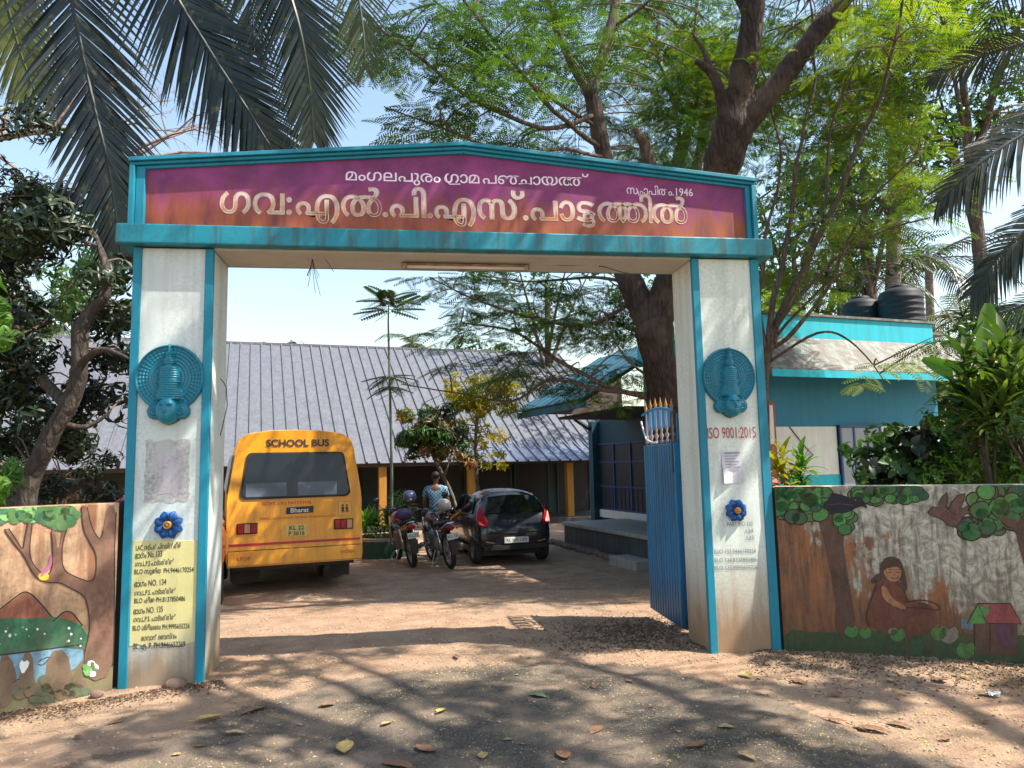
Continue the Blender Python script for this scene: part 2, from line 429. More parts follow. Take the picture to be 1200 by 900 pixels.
def glyph(body, size, outline=0, bold=0.0, extr=0.001):
    cu = bpy.data.curves.new('g', 'FONT'); cu.body = body; cu.size = size; cu.resolution_u = 3; cu.extrude = extr; cu.offset = bold
    if outline: cu.fill_mode = 'NONE'; cu.extrude = 0; cu.bevel_depth = outline; cu.bevel_resolution = 0
    o = bpy.data.objects.new('g', cu); COL.objects.link(o)
    me = bpy.data.meshes.new_from_object(o.evaluated_get(bpy.context.evaluated_depsgraph_get()))
    bpy.data.objects.remove(o); bpy.data.curves.remove(cu)
    vs = [tuple(v.co) for v in me.vertices]; fs = [tuple(q.vertices) for q in me.polygons]
    bpy.data.meshes.remove(me); return vs, fs
def run(tokens, name, material, parent, M, width=None, height=None, outline=0, bold=0.0, extr=0.001):
    """tokens: (text, gap before in em, scale, dz). Glyphs in one mesh, upright in local xz, facing -y, fitted to width (m)"""
    S = 1.0; x = 0; VS = []; FS = []
    for tk in tokens:
        s, gap, sc, dz = (tk + (0, 1, 0))[:4] if isinstance(tk, tuple) and len(tk) < 4 and False else (tk if len(tk) == 4 else (*tk, *((0.05, 1, 0)[len(tk)-1:])))
        if s == ' ': x += gap; continue
        vs, fs = glyph(s, S*sc, outline, bold, extr)
        if not vs: continue
        mn = min(v[0] for v in vs); mxx = max(v[0] for v in vs)
        x += gap; b = len(VS)
        VS += [(v[0]-mn+x, v[1]+dz, v[2]) for v in vs]; FS += [tuple(b+i for i in f) for f in fs]
        x += mxx-mn
    w = max(v[0] for v in VS); kx = width/w
    hz = max(v[1] for v in VS); kz = (height/hz) if height else kx
    me = bpy.data.meshes.new(name)
    me.from_pydata([(v[0]*kx, -v[2]*min(kx, 1.0)*0.3, v[1]*kz) for v in VS], [], FS); me.materials.append(material); me.update()
    o = bpy.data.objects.new(name, me); COL.objects.link(o); o.parent = parent; o.matrix_local = M
    if (height or 1) < 0.075: o['kind'] = 'stuff'
    return o
def line(tokens, u0, v0, u1, v1, hpx, name, material, y, **k):
    a = onY(u0, v0, y); b = onY(u1, v1, y); t_ = onY(u0, v0-hpx, y)
    return run(tokens, name, material, gate, GO @ T(a.x, y, a.z) @ RY(-math.atan2(b.z-a.z, b.x-a.x)), width=(b-a).length, height=t_.z-a.z, **k)
L1 = [("മംഗലപുരം",), (' ', .16, 1, 0), ("ഗ",), ("ാ", .05, 1, 0), ("മ",), (' ', .14, 1, 0), ("പ",), ("ഞ", .06, 1, 0), ("ച", -.16, .9, 0), ("ാ",), ("യ",), ("ത",), ("ത", -.36, 1, 0), ("്", -.12, 1, 0)]
line(L1, 404, 211, 690, 218, 15, 'lettering', lt1, 0.0285, extr=0.004, bold=0.006)
# the half loop that wraps the GRA syllable
a = onY(523, 213, 0.027); gpart(MB().tube([(a.x+0.12, 0.027, a.z-0.018), (a.x+0.03, 0.027, a.z-0.022), (a.x, 0.027, a.z+0.01), (a.x-0.004, 0.027, a.z+0.06), (a.x+0.02, 0.027, a.z+0.075)], 0.006, 6), 'lettering', lt1)
line([("സ",), ("ഥ", .02, .7, -.10), ("ാ", .06, 1, 0), ("പി",), ("തം",), (".1946",)], 734, 227, 812, 230, 11, 'lettering', lt1, 0.0285, extr=0.003)
L2 = [("ഗ",), ("വ",), (":", .05, 1, 0), ("എ", .10, 1, 0), ("ൽ",), (".", .04, 1, 0), ("പി",), (".", .04, 1, 0), ("എ",), ("സ",), ("്", -.14, 1, 0), (".", -.06, 1, 0), ("പ", .08, 1, 0), ("ാ",), ("ട",), ("ട", -.40, .75, -.16), ("ത", .06, 1, 0), ("ത", -.34, 1, 0), ("ി", -.26, 1, 0), ("ൽ", -.02, 1, 0)]
line(L2, 255, 249, 806, 262, 37, 'lettering', lt2.m, 0.0285, extr=0.001, bold=0.02)
line(L2, 255, 249, 806, 262, 37, 'letter_outline', lt3.m, 0.0285, outline=0.014)

# ---------- medallions
M_med = paint('medallion_paint', (0.004, 0.19, 0.28), (0.01, 0.08, 0.12), 0.3, 0.5, grime=0.35, rough=0.38, bump=0.2)
def medallion(cx, cz):
    s = 0.0052; V_ = {}; vs = []; fs = []
    def inside(u, v):
        if u*u+v*v < 0.276**2: return True
        if (u/0.115)**2 + ((v+0.262)/0.118)**2 < 1: return True
        return (abs(u)-0.105)**2*1.1 + (v+0.27)**2 < 0.068**2
    def H(u, v):
        r = math.hypot(u, v); h = 0
        if r < 0.276:
            h = 0.030 + 0.0045*math.cos(2*PI*r/0.026) + 0.003*math.cos(r*0+math.atan2(v, u)*44)*(1 if 0.17 < r < 0.25 else 0)
            h += 0.01*math.exp(-((r-0.262)/0.012)**2)
            h *= min(1, (0.276-r)/0.012+0.25)
        d = math.hypot((abs(u)-0.105), v+0.27)
        if d < 0.072: h = max(h, 0.055*math.sqrt(max(0, 1-(d/0.072)**2))+0.01 + 0.006*math.cos(d*240))
        # crown tiers
        if -0.175 < v < 0.275:
            w = (0.105 if v < -0.13 else 0.09+0.012*math.cos((v+0.02)*60) if v < -0.03 else
                 0.082*max(0, math.cos((v-0.02)*9)) if v < 0.09 else 0.042-0.012*math.cos((v-0.09)*75) if v < 0.2 else 0.022*(0.275-v)/0.075)
            w = max(w, 0.004)
            if abs(u) < w: h = max(h, 0.035+0.055*math.sqrt(1-(u/w)**2)*(0.6+0.4*min(1, w/0.08)) + 0.005*math.cos(v*330))
        # face
        q = (u/0.088)**2 + ((v+0.268)/0.108)**2
        if q < 1:
            f = 0.05+0.075*(1-q*q)**0.5
            f += 0.030*math.exp(-(u/0.012)**2-((v+0.268)/0.028)**2)
            for sx in (-1, 1):
                f -= 0.020*math.exp(-((u-sx*0.034)/0.022)**2-((v+0.245)/0.011)**2)
                f += 0.014*math.exp(-((u-sx*0.034)/0.015)**2-((v+0.245)/0.006)**2)
                f += 0.014*math.exp(-((u-sx*0.034)/0.026)**2-((v+0.222-abs(u)*0.1)/0.005)**2)
            f += 0.014*math.exp(-(u/0.024)**2-((v+0.312)/0.006)**2) + 0.014*math.exp(-(u/0.02)**2-((v+0.326)/0.006)**2)
            f -= 0.012*math.exp(-(u/0.024)**2-((v+0.319)/0.004)**2)
            h = max(h, f)
        return h
    nu, nv = int(0.30/s), int(0.40/s)
    for i in range(-nu, nu+1):
        for j in range(-nv, int(0.29/s)+1):
            u, v = i*s, j*s
            if inside(u, v): V_[i, j] = len(vs); vs.append((u, -H(u, v), v))
    bd = {}
    for (i, j), a_ in list(V_.items()):
        if (i+1, j) in V_ and (i, j+1) in V_ and (i+1, j+1) in V_:
            q = (V_[i, j], V_[i+1, j], V_[i+1, j+1], V_[i, j+1]); fs.append(q)
            for k in range(4):
                e_ = (q[k], q[(k+1) % 4]); bd[e_] = bd.get(e_, 0)+1
    for (a_, b_) in list(bd):
        if (b_, a_) not in bd:
            n0 = len(vs); vs.append((vs[a_][0], 0, vs[a_][2])); vs.append((vs[b_][0], 0, vs[b_][2])); fs.append((b_, a_, n0, n0+1))
    me = bpy.data.meshes.new('medallion'); me.from_pydata(vs, [], fs); me.materials.append(M_med)
    me.polygons.foreach_set('use_smooth', [True]*len(me.polygons)); me.update()
    o = bpy.data.objects.new('medallion', me); COL.objects.link(o); o.parent = gate; o.matrix_local = GO @ T(cx, -0.001, cz)
    return o
mdl = medallion(0.303, 2.348); mdl.matrix_local = GO @ T(0.303, -0.001, 2.348) @ Matrix.Diagonal((0.95, 1, 0.98, 1))
md2 = mdl.copy(); COL.objects.link(md2); md2.matrix_local = GO @ T(4.965, -0.001, 2.335) @ Matrix.Diagonal((0.90, 1, 0.95, 1))

M_blue_gloss = mat('blue_petal_paint', (0.008, 0.085, 0.30), 0.5, 0.45, 30, bump=0.3)
M_gold = mat('gold_paint', (0.36, 0.17, 0.035), 0.45, 0.4, 30)
def flower(cx, cz, r=0.115):
    root = MB().lathe([(0.0, 0.0), (r*0.5, 0), (r*0.5, -0.012), (r*0.42, -0.012)], 20, RX(-PI/2)).build('flower_base', M_blue_gloss, gate, M=GO @ T(cx, -0.001, cz))
    root.name = 'flower'
    for k in range(8):
        a = k*PI/4 + PI/8; m = MB()
        vs = []
        for (t_, w, hh) in ((0.25, 0.10, 0.02), (0.45, 0.24, 0.045), (0.68, 0.33, 0.055), (0.86, 0.2, 0.04), (1.0, 0.02, 0.012)):
            for sx in (-1, -0.5, 0, 0.5, 1):
                vs.append((sx*w*r, -(hh*(0.45 if abs(sx) == 0.5 else 1.0 if sx == 0 else 0.55)) if abs(sx) < 1 else -hh*0.7, t_*r))
        vs2 = [Matrix.Rotation(a, 4, 'Y') @ Vector(v) for v in vs]
        fs = [(i*5+j, i*5+j+1, i*5+j+6, i*5+j+5) for i in range(4) for j in range(4)]
        b0 = len(vs2); rim = [0, 5, 10, 15, 20, 21, 22, 23, 24, 19, 14, 9, 4]
        vs2 += [Vector((vs2[i].x, 0, vs2[i].z)) for i in rim]
        fs += [(rim[i], rim[i+1], b0+i+1, b0+i) for i in range(len(rim)-1)]
        m.add(vs2, fs).build('petal', M_blue_gloss, root, smooth=True)
    MB().lathe([(0.001, -0.055), (r*0.13, -0.052), (r*0.14, -0.045), (r*0.2, -0.056), (r*0.27, -0.05), (r*0.28, -0.0)], 20, Matrix(((1,0,0,0),(0,0,1,0),(0,-1,0,0),(0,0,0,1)))).build('flower_centre', M_gold, root, smooth=True)
a = onY(198, 615, 0); flower(a.x, a.z, 0.112)
a = onY(862, 598, 0); flower(a.x, a.z, 0.100)

# ---------- painted notice panel and writing on the pillars
M_yel = paint('yellow_panel_paint', (0.66, 0.60, 0.26), (0.40, 0.36, 0.2), 0.25, 0.5, splash=0.6, splash_z=0.5, splash_col=(0.50, 0.48, 0.40), grime=0.18)
def on_front(mb, name, m): return gpart(mb, name, m)
on_front(MB().prism([(0.066, 0.305), (0.12, 0.32), (0.2, 0.295), (0.3, 0.315), (0.42, 0.29), (0.538, 0.315), (0.538, 1.075), (0.066, 1.09)], -0.003, 0.01), 'yellow_panel', M_yel)
M_poster_old = paint('torn_paper', (0.55, 0.52, 0.54), (0.22, 0.2, 0.22), 0.5, 0.45, grime=0.6, rough=0.9)
M_scrape = paint('glue_residue', (0.52, 0.52, 0.5), (0.2, 0.19, 0.19), 0.3, 0.45, grime=0.75, rough=0.9)
def ragged(x0, x1, z0, z1, amp, n=9, seed=1):
    r_ = random.Random(seed); pts = []
    for i in range(n): pts.append((x0+(x1-x0)*i/n, z0+r_.uniform(-amp, amp)))
    for i in range(n): pts.append((x1+r_.uniform(-amp, amp), z0+(z1-z0)*i/n))
    for i in range(n): pts.append((x1-(x1-x0)*i/n, z1+r_.uniform(-amp, amp)))
    for i in range(n): pts.append((x0+r_.uniform(-amp, amp), z1-(z1-z0)*i/n))
    return pts
on_front(MB().prism(ragged(0.13, 0.46, 1.38, 1.86, 0.012, 9, 3), -0.0022, 0.01), 'glue_residue', M_scrape)
on_front(MB().prism(ragged(0.235, 0.42, 1.43, 1.78, 0.02, 9, 5), -0.004, 0.01), 'torn_poster', M_poster_old)
M_ink = mat('black_marker', (0.03, 0.03, 0.025), 0.7)
M_red = mat('red_letter_paint', (0.42, 0.03, 0.03), 0.6)
def ptext(body, u0, v0, u1, v1, hpx, m, bold=0.0, y=-0.0045):
    y = y
    a = onY(u0, v0, y); b = onY(u1, v1, y); t_ = onY(u0, v0-hpx, y)
    return run([(body,)], 'lettering', m, gate, GO @ T(a.x, y, a.z) @ RY(-math.atan2(b.z-a.z, b.x-a.x)), width=(b-a).length, height=t_.z-a.z, extr=0.004, bold=bold)
for body, u0, u1, v in (("LAC നമ്പർ ചിറയിൻകീഴ്", 159, 212, 645), ("ഭാഗം No.133", 158, 190, 655), ("ഗവ.L.P.S പാട്ടത്തിൽ", 158, 204, 664), ("BLO സുജിത PH.9446170254", 157, 227, 673),
                         ("ഭാഗം NO. 134", 157, 195, 688), ("ഗവ.L.P.S. പാട്ടത്തിൽ", 157, 206, 698), ("BLO ഷീജ PH.8137850486", 157, 217, 707),
                         ("ഭാഗം NO. 135", 156, 191, 720), ("ഗവ.L.P.S. പാട്ടത്തിൽ", 156, 206, 729), ("BLO ശ്രീലേഖ PH.9995655226", 155, 222, 739),
                         ("ഭഗവാൻ ദേവസ്വം", 165, 207, 751), ("BL എ. P. PH.9446653369", 156, 217, 761)):
    ptext(body, u0, v, u1, v-3, 7, M_ink, 0.012)
ptext("ISO 9001:2015", 829, 514, 886, 513, 13, M_red, 0.0)
M_pencil = mat('faded_marker', (0.16, 0.2, 0.24), 0.7)
for body, u0, u1, v in (("LAC 128", 854, 872, 622), ("PART NO 133", 852, 882, 629), ("134", 874, 883, 637), ("135", 875, 884, 645),
                         ("BLO 133 9446170254", 837, 886, 661), ("BLO 134 8137850486", 837, 887, 671), ("BLO 135 9995655226", 837, 888, 680)):
    ptext(body, u0, v-12, u1, v-13, 5, M_pencil, 0.0)
# pasted notice sheet, slightly curled
M_paper = paint('printed_notice_paper', (0.62, 0.60, 0.64), (0.25, 0.25, 0.3), 0.25, 0.5, grime=0.3, rough=0.85, bump=0)
a = onY(845, 529, -0.003); b = onY(871, 566, -0.003)
m = MB(); vs = []; fs = []
for i in range(7):
    for j in range(7):
        u, v = i/6, j/6
        curl = 0.03*max(0, (1-u)*1.0-0.55)*max(0, 1-v*1.4)*4
        vs.append((a.x+(b.x-a.x)*u, -0.006-curl*0.6-0.002*math.sin(u*7+v*5), b.z+(a.z-b.z)*v))
fs = [(i*7+j, (i+1)*7+j, (i+1)*7+j+1, i*7+j+1) for i in range(6) for j in range(6)]
nb = len(vs); vs += [(x, y+0.0015, z) for x, y, z in vs]; fs += [tuple(nb+q for q in reversed(f)) for f in fs]
paper = on_front(m.add(vs, fs), 'paper_notice', M_paper)
for k in range(9):
    zz = a.z-0.02-k*0.024
    if zz > b.z+0.09: gpart(MB().box(a.x+0.03, b.x-0.02-(k*37 % 5)*0.01, -0.0098, -0.0088, zz, zz+(0.010 if k == 0 else 0.005)), 'print_line', M_pencil)

# rust patch down the right side of right pillar
M_rust = paint('rust_stain', (0.48, 0.22, 0.07), (0.6, 0.5, 0.38), 0.7, 0.5, grime=0.3)


# ---------- tube light under the soffit
M_fix = paint('rusty_enamel', (0.42, 0.33, 0.25), (0.16, 0.07, 0.03), 0.6, 0.45, grime=0.6)
tl_a = onY(470, 309, 0.27); tl_b = onY(620, 315, 0.27)
tl = empty('tube_light', (tl_a.x, 0.27, ZL-0.015), 0, 'unlit rusty tube light fixture fixed under the gate beam', 'light fitting')
w = tl_b.x-tl_a.x
MB().box(0, w, -0.035, 0.035, -0.045, -0.005).build('housing', M_fix, tl, bevel=0.004)
MB().tube([(0.04, -0.05, -0.045), (w-0.04, -0.05, -0.045)], 0.014, 10).build('tube', mat('dull_glass_tube', (0.66, 0.62, 0.55), 0.3), tl, smooth=True)
for x in (0.02, w-0.05): MB().box(x, x+0.03, -0.068, -0.03, -0.065, -0.02).build('lamp_holder', M_fix, tl, bevel=0.003)
MB().box(w*0.44, w*0.5, -0.05, 0.04, -0.06, -0.03).build('clip', M_fix, tl)
# loose wires
M_wire = mat('old_wire', (0.05, 0.035, 0.03), 0.7)
wr = MB()
wr.tube([onY(621, 309, 0.27), onY(660, 311, 0.26), onY(702, 311, 0.26), onY(725, 318, 0.24), onY(742, 322, 0.3)], 0.004, 5)
wr.tube([onY(702, 306, 0.26), onY(703, 313, 0.26)], 0.006, 5)
wr.build('loose_wire', M_wire); tag(bpy.data.objects['loose_wire'], 'thin dark wire sagging right of the tube light under the gate beam', 'wire')
wr = MB(); rr = random.Random(4)
o0 = onY(366, 305, 0.2)
for k in range(9):
    dx = rr.uniform(-0.05, 0.06); L_ = rr.uniform(0.12, 0.34)
    wr.tube([o0+Vector((0, 0, 0.02)), o0+Vector((dx*0.4, 0, -L_*0.4)), o0+Vector((dx*1.3, rr.uniform(-.03, .03), -L_))], 0.0028, 4)
wr.tube([o0+Vector((-0.04, 0, 0.01)), o0+Vector((0.1, 0, 0.03)), o0+Vector((0.18, 0, -0.1))], 0.003, 4)
wr.build('frayed_string', M_wire); tag(bpy.data.objects['frayed_string'], 'frayed bundle of old string hanging from the left part of the gate beam', 'string')
wr = MB(); q = [(X1+0.006+0.02, 0.3, 2.35), (X1+0.05, 0.3, 2.3), (X1+0.06, 0.3, 2.15), (X1+0.03, 0.3, 2.0), (X1+0.01, 0.3, 1.9)]
wr.tube([(X1, 0.3, 2.38)]+q, 0.004, 5).build('hooked_wire', M_wire); tag(bpy.data.objects['hooked_wire'], 'bent wire sticking out of the inner face of the left gate pillar', 'wire')

# ---------- blue steel gate leaf
M_gblue = paint('blue_gate_paint', (0.010, 0.18, 0.38), (0.02, 0.05, 0.08), 0.5, 0.5, grime=0.35, splash=0.6, splash_z=0.5, splash_col=(0.03, 0.05, 0.06), rough=0.4, bump=0.1)
M_gblue2 = mat('light_blue_gate_paint', (0.02, 0.24, 0.55), 0.4)
far = G(765, 712, 0.06); near = Vector((4.70, 0.60, 0.06))
leafv = Vector((far.x-near.x, far.y-near.y, 0)); LW = leafv.length; la = math.atan2(leafv.y, leafv.x)
gl = empty('gate_leaf', (near.x, near.y, 0.0), la, 'open blue ribbed steel gate leaf with gold spear tips beside the right pillar', 'gate')
ZT = 1.78
MB().box(0, LW, -0.006, 0.004, 0.08, ZT).build('backing_sheet', M_gblue, gl)
nb = 13
for k in range(nb):
    x = LW*(k+0.5)/nb
    MB().box(x-0.028, x+0.028, -0.004, 0.032, 0.06, ZT-0.002).build('bar', M_gblue, gl, bevel=0.006)
for zz in (0.10, 1.45, ZT): MB().box(0, LW, -0.034, -0.008, zz, zz+0.04).build('rail', M_gblue, gl)
for x in (0, LW-0.03): MB().box(x, x+0.03, -0.034, -0.007, 0.05, 2.06).build('stile', M_gblue, gl)
ns = 6
for k in range(ns):
    x = LW*(k+0.5)/ns; ztop = 2.04+0.10*math.sin(PI*(0.25+0.6*(1-k/ns)))
    m = MB(); m.lathe([(0.006, ZT), (0.02, ZT+0.03), (0.008, ZT+0.05), (0.024, ZT+0.09), (0.008, ZT+0.12), (0.018, ZT+0.16), (0.008, ZT+0.19), (0.008, ztop)], 8, T(x, 0.012, 0)).build('baluster', mat('worn_gold_blue', (0.25, 0.2, 0.2), 0.4) if k == 0 else bpy.data.materials['worn_gold_blue'], gl, smooth=True)
    MB().lathe([(0.008, ztop), (0.016, ztop+0.012), (0.008, ztop+0.024), (0.019, ztop+0.05), (0.008, ztop+0.085), (0.001, ztop+0.13)], 10, T(x, 0.012, 0)).build('spear_tip', M_gold, gl, smooth=True)
    if k < ns-1:
        x2 = x+LW/ns*0.5; MB().box(x2-0.045, x2+0.045, 0.006, 0.018, ZT+0.16, ztop+0.02).build('plate', M_gblue2, gl, bevel=0.003)
MB().tube([(LW*i/10, 0.03, 2.05+0.10*math.sin(PI*(0.2+0.65*(1-i/10)))) for i in range(11)], 0.012, 6).build('top_rail', M_gblue2, gl)
MB().tube([(LW-0.02, 0.05, 2.04), (LW-0.10, 0.055, 1.95), (LW-0.22, 0.06, 1.84), (LW-0.4, 0.055, 1.80), (LW-0.55, 0.05, 1.80)], 0.011, 6).build('rope', mat('white_rope', (0.6, 0.6, 0.58), 0.9), gl)
MB().tube([(-0.10, 0.02, 2.06), (0.05, 0.03, 2.07), (0.07, 0.03, 2.05), (0.03, 0.04, 1.5)], 0.005, 5).build('hook_wire', M_wire, gl)

# ================================================================== compound walls with murals
def wall_frame(A, B):
    d = Vector((B.x-A.x, B.y-A.y, 0)).normalized()
    return Matrix(((d.x, -d.y, 0, A.x), (d.y, d.x, 0, A.y), (0, 0, 1, 0), (0, 0, 0, 1)))
def chaikin(pts, it=2, closed=True):
    for _ in range(it):
        q = []; n = len(pts)
        rng = range(n) if closed else range(n-1)
        if not closed: q.append(pts[0])
        for i in rng:
            a, b = pts[i], pts[(i+1) % n]
            q.append((a[0]*.75+b[0]*.25, a[1]*.75+b[1]*.25)); q.append((a[0]*.25+b[0]*.75, a[1]*.25+b[1]*.75))
        if not closed: q.append(pts[-1])
        pts = q
    return pts
class Wall:
    def __init__(s, A, B, ext0, ext1, h, name, m, label, cap=True):
        s.Mx = wall_frame(A, B); s.L = (Vector((B.x, B.y))-Vector((A.x, A.y))).length
        s.root = empty(name, (A.x, A.y, 0), 0, label, 'wall'); s.root.matrix_world = s.Mx
        s.x0, s.x1, s.h = -ext0, s.L+ext1, h
        MB().box(s.x0, s.x1, 0, 0.16, -0.4, h).build('wall_body', m, s.root, bevel=0.008)
        s.n = s.Mx.to_3x3() @ Vector((0, -1, 0)); s.o = s.Mx.translation; s.inv = s.Mx.inverted()
    def uv(s, u, v):
        q = s.inv @ onplane(u, v, s.o, s.n); return (min(max(q.x, s.x0+0.004), s.x1-0.004), min(max(q.z, -0.3), s.h-0.004))
    def shape(s, px, m, layer=1, name='painted_shape', it=1):
        pts = chaikin([s.uv(*p_) for p_ in px], it)
        area = sum(a[0]*b[1]-b[0]*a[1] for a, b in zip(pts, pts[1:]+pts[:1]))
        if area < 0: pts = pts[::-1]
        return MB().prism(pts, -0.0016*layer, 0.002).build(name, m, s.root)
    def stroke(s, px, w, m, layer=2, name='painted_line', it=2):
        pts = chaikin([s.uv(*p_) for p_ in px], it, False); mb = MB()
        vs = []; n = len(pts)
        for i in range(n):
            a = pts[max(i-1, 0)]; b = pts[min(i+1, n-1)]; dx, dz = b[0]-a[0], b[1]-a[1]; l_ = math.hypot(dx, dz) or 1
            vs += [(pts[i][0]-dz/l_*w/2, -0.0016*layer, pts[i][1]+dx/l_*w/2), (pts[i][0]+dz/l_*w/2, -0.0016*layer, pts[i][1]-dx/l_*w/2)]
        mb.add(vs, [(2*i, 2*i+1, 2*i+3, 2*i+2) for i in range(n-1)])
        return mb.build(name, m, s.root)
def blobs(W, cx, cy, rx_, ry_, n, r0, r1, mats, layer, seed, line_m=None, name='painted_leaf_clump'):
    r_ = random.Random(seed)
    for k in range(n):
        a = r_.uniform(0, 2*PI); q = math.sqrt(r_.random()); x = cx+math.cos(a)*q*rx_; y = cy+math.sin(a)*q*ry_
        rad = r_.uniform(r0, r1); pts = [(x+math.cos(t_*PI/5)*rad*r_.uniform(0.9, 1.1)*1.15, y+math.sin(t_*PI/5)*rad*r_.uniform(0.85, 1.05)) for t_ in range(10)]
        if line_m: W.shape([(x+(px_-x)*1.16, y+(py_-y)*1.18) for px_, py_ in pts], line_m, layer+(k % 5)*0.4-0.2, name, 1)
        W.shape(pts, mats[k % len(mats)], layer+(k % 5)*0.4, name, 1)

GRY = (0.30, 0.26, 0.21)
M_lwall = paint('mural_background_left', (0.46, 0.29, 0.17), (0.22, 0.095, 0.045), 0.95, 0.46, vary=0.35, splash=0.9, splash_z=0.65, splash_col=(0.17, 0.15, 0.075), grime=0.4)
M_rwall = paint('mural_background_right', (0.36, 0.34, 0.26), (0.22, 0.075, 0.02), 0.85, 0.54, splash=0.9, splash_z=0.75, splash_col=(0.12, 0.045, 0.018), grime=0.55)
def rwall_mat():
    t = NT('mural_background_right'); p = t.pos(); st = t.noise(t.pos(False, (1, 1, 0.22)), 5.5, 6, 0.65); st2 = t.noise(t.pos(False, (1, 1, 0.12)), 22, 5, 0.65); bl = t.noise(p, 2.1, 6, 0.65, 0.6); fi = t.noise(p, 55, 4, 0.7)
    sw = t.noise(p, 7, 5, 0.7, 2.5)
    c = t.mix(t.ramp(sw, 0.4, 0.6), (0.26, 0.24, 0.185), (0.56, 0.53, 0.42))
    c = t.mix(t.math('MULTIPLY', t.ramp(st2, 0.5, 0.6), 0.55), c, (0.07, 0.055, 0.04))
    x, y, z = t.sep(p)
    mr = t.n('ShaderNodeMapRange'); mr.inputs[1].default_value = 5.35; mr.inputs[2].default_value = 6.6; mr.inputs[3].default_value = 0.16; mr.inputs[4].default_value = -0.07; t.l(x, mr.inputs[0])
    mz = t.n('ShaderNodeMapRange'); mz.inputs[1].default_value = 0.25; mz.inputs[2].default_value = 1.25; mz.inputs[3].default_value = 0.09; mz.inputs[4].default_value = -0.12; t.l(z, mz.inputs[0])
    h = t.math('ADD', t.math('ADD', t.math('MULTIPLY', st, 0.6), t.math('MULTIPLY', bl, 0.4)), t.math('ADD', mr.outputs[0], mz.outputs[0]))
    k = t.ramp(h, 0.52, 0.57)
    rust = t.mix(t.ramp(st2, 0.4, 0.62), (0.12, 0.040, 0.014), (0.36, 0.13, 0.038)); rust = t.mix(t.math('MULTIPLY', t.ramp(sw, 0.5, 0.62), 0.5), rust, (0.10, 0.05, 0.03))
    c = t.mix(t.math('MULTIPLY', k, 0.9), c, rust)
    mb_ = t.n('ShaderNodeMapRange'); mb_.inputs[1].default_value = 0.75; mb_.inputs[2].default_value = 0.15; t.l(t.math('ADD', z, t.math('MULTIPLY', t.math('SUBTRACT', bl, 0.5), 1.2)), mb_.inputs[0])
    c = t.mix(t.math('MULTIPLY', mb_.outputs[0], 0.5), c, (0.10, 0.045, 0.02))
    c = t.mix(t.math('MULTIPLY', t.ramp(fi, 0.66, 0.72), 0.6), c, (0.36, 0.33, 0.27))
    t.base(c); t.b.inputs['Roughness'].default_value = 0.85; t.bump(t.math('ADD', sw, fi), 0.35, 0.01); return t.m
M_rwall = rwall_mat()
A_ = G(0, 834, 0); B_ = Vector((X0-0.03, -0.035, 0)); B_.z = 0
WL = Wall(Vector((A_.x, A_.y, 0)), B_, 3.6, 0.0, 1.385, 'compound_wall', M_lwall, 'low compound wall left of the gate painted with a brown tree, hills and a pond')
def mp(name, c, **k):
    kk = dict(vary=0.42, dirt=(0.14, 0.085, 0.05), streak=0.5, streak_at=0.52, grime=0.4, splash=0.5, splash_z=0.4, splash_col=(0.18, 0.13, 0.08), bump=0.1); kk.update(k)
    return paint(name, c, **kk)
m_trunk = mp('mural_trunk_brown', (0.17, 0.08, 0.05)); m_trunk2 = mp('mural_trunk_dark', (0.13, 0.07, 0.05)); m_hill = mp('mural_hill_brown', (0.26, 0.085, 0.045))
m_green = mp('mural_green', (0.04, 0.17, 0.04)); m_green2 = mp('mural_bush_green', (0.02, 0.13, 0.06)); m_pond = mp('mural_pond_blue', (0.14, 0.33, 0.47), splash=0.3)
m_line = mat('mural_line_black', (0.04, 0.02, 0.015), 0.8); m_pink = mat('mural_pink', (0.40, 0.13, 0.22), 0.8); m_yellow = mat('mural_yellow', (0.65, 0.42, 0.03), 0.8)
m_white = mat('mural_white', (0.75, 0.78, 0.78), 0.8); m_lgreen = mp('mural_light_green', (0.18, 0.42, 0.13), splash=0.0); m_brownwater = mp('mural_reflection_brown', (0.16, 0.10, 0.06))
W = WL
W.shape([(-90, 715), (-40, 690), (0, 712), (25, 738), (60, 745), (60, 790), (-90, 790)], m_hill, 1)
hill = [(-5, 720), (28, 694), (34, 693), (64, 728), (64, 760), (-5, 760)]; W.shape(hill, m_hill, 1.5); W.stroke([(-5, 718), (20, 698), (30, 692), (42, 700), (64, 727)], 0.008, m_line, 2)
W.shape([(60, 760), (66, 726), (80, 713), (92, 728), (100, 760)], m_hill, 1.8); W.stroke([(62, 728), (80, 712), (97, 733)], 0.008, m_line, 2.2)
W.shape([(-200, 745), (-60, 730), (0, 724), (40, 725), (70, 722), (103, 736), (100, 768), (50, 772), (0, 780), (-200, 800)], m_green2, 2.2, it=1)
W.shape([(-200, 792), (0, 769), (97, 756), (97, 778), (60, 800), (0, 815), (-200, 850)], m_pond, 2.4, it=1)
W.stroke([(-200, 788), (0, 768), (97, 755)], 0.009, m_line, 3)
for q in ([(-2, 770), (12, 766), (22, 800), (12, 826), (-2, 830)], [(25, 768), (38, 762), (40, 800), (48, 812), (20, 815)], [(56, 764), (78, 760), (86, 800), (90, 812), (50, 815)], [(-60, 780), (-30, 776), (-20, 815), (-70, 830)]):
    W.shape(q, m_brownwater, 2.8)
W.shape([(22, 778), (26, 773), (28, 776), (32, 773), (35, 778), (26, 792)], m_white, 3.2)
W.stroke([(44, 776), (52, 771), (60, 769), (50, 780), (44, 778)], 0.006, m_line, 3.2)
W.stroke([(15, 800), (24, 794), (34, 800), (28, 806)], 0.006, m_line, 3.2); W.shape([(24, 795), (28, 793), (30, 797), (26, 799)], m_white, 3.3)
r_ = random.Random(2)
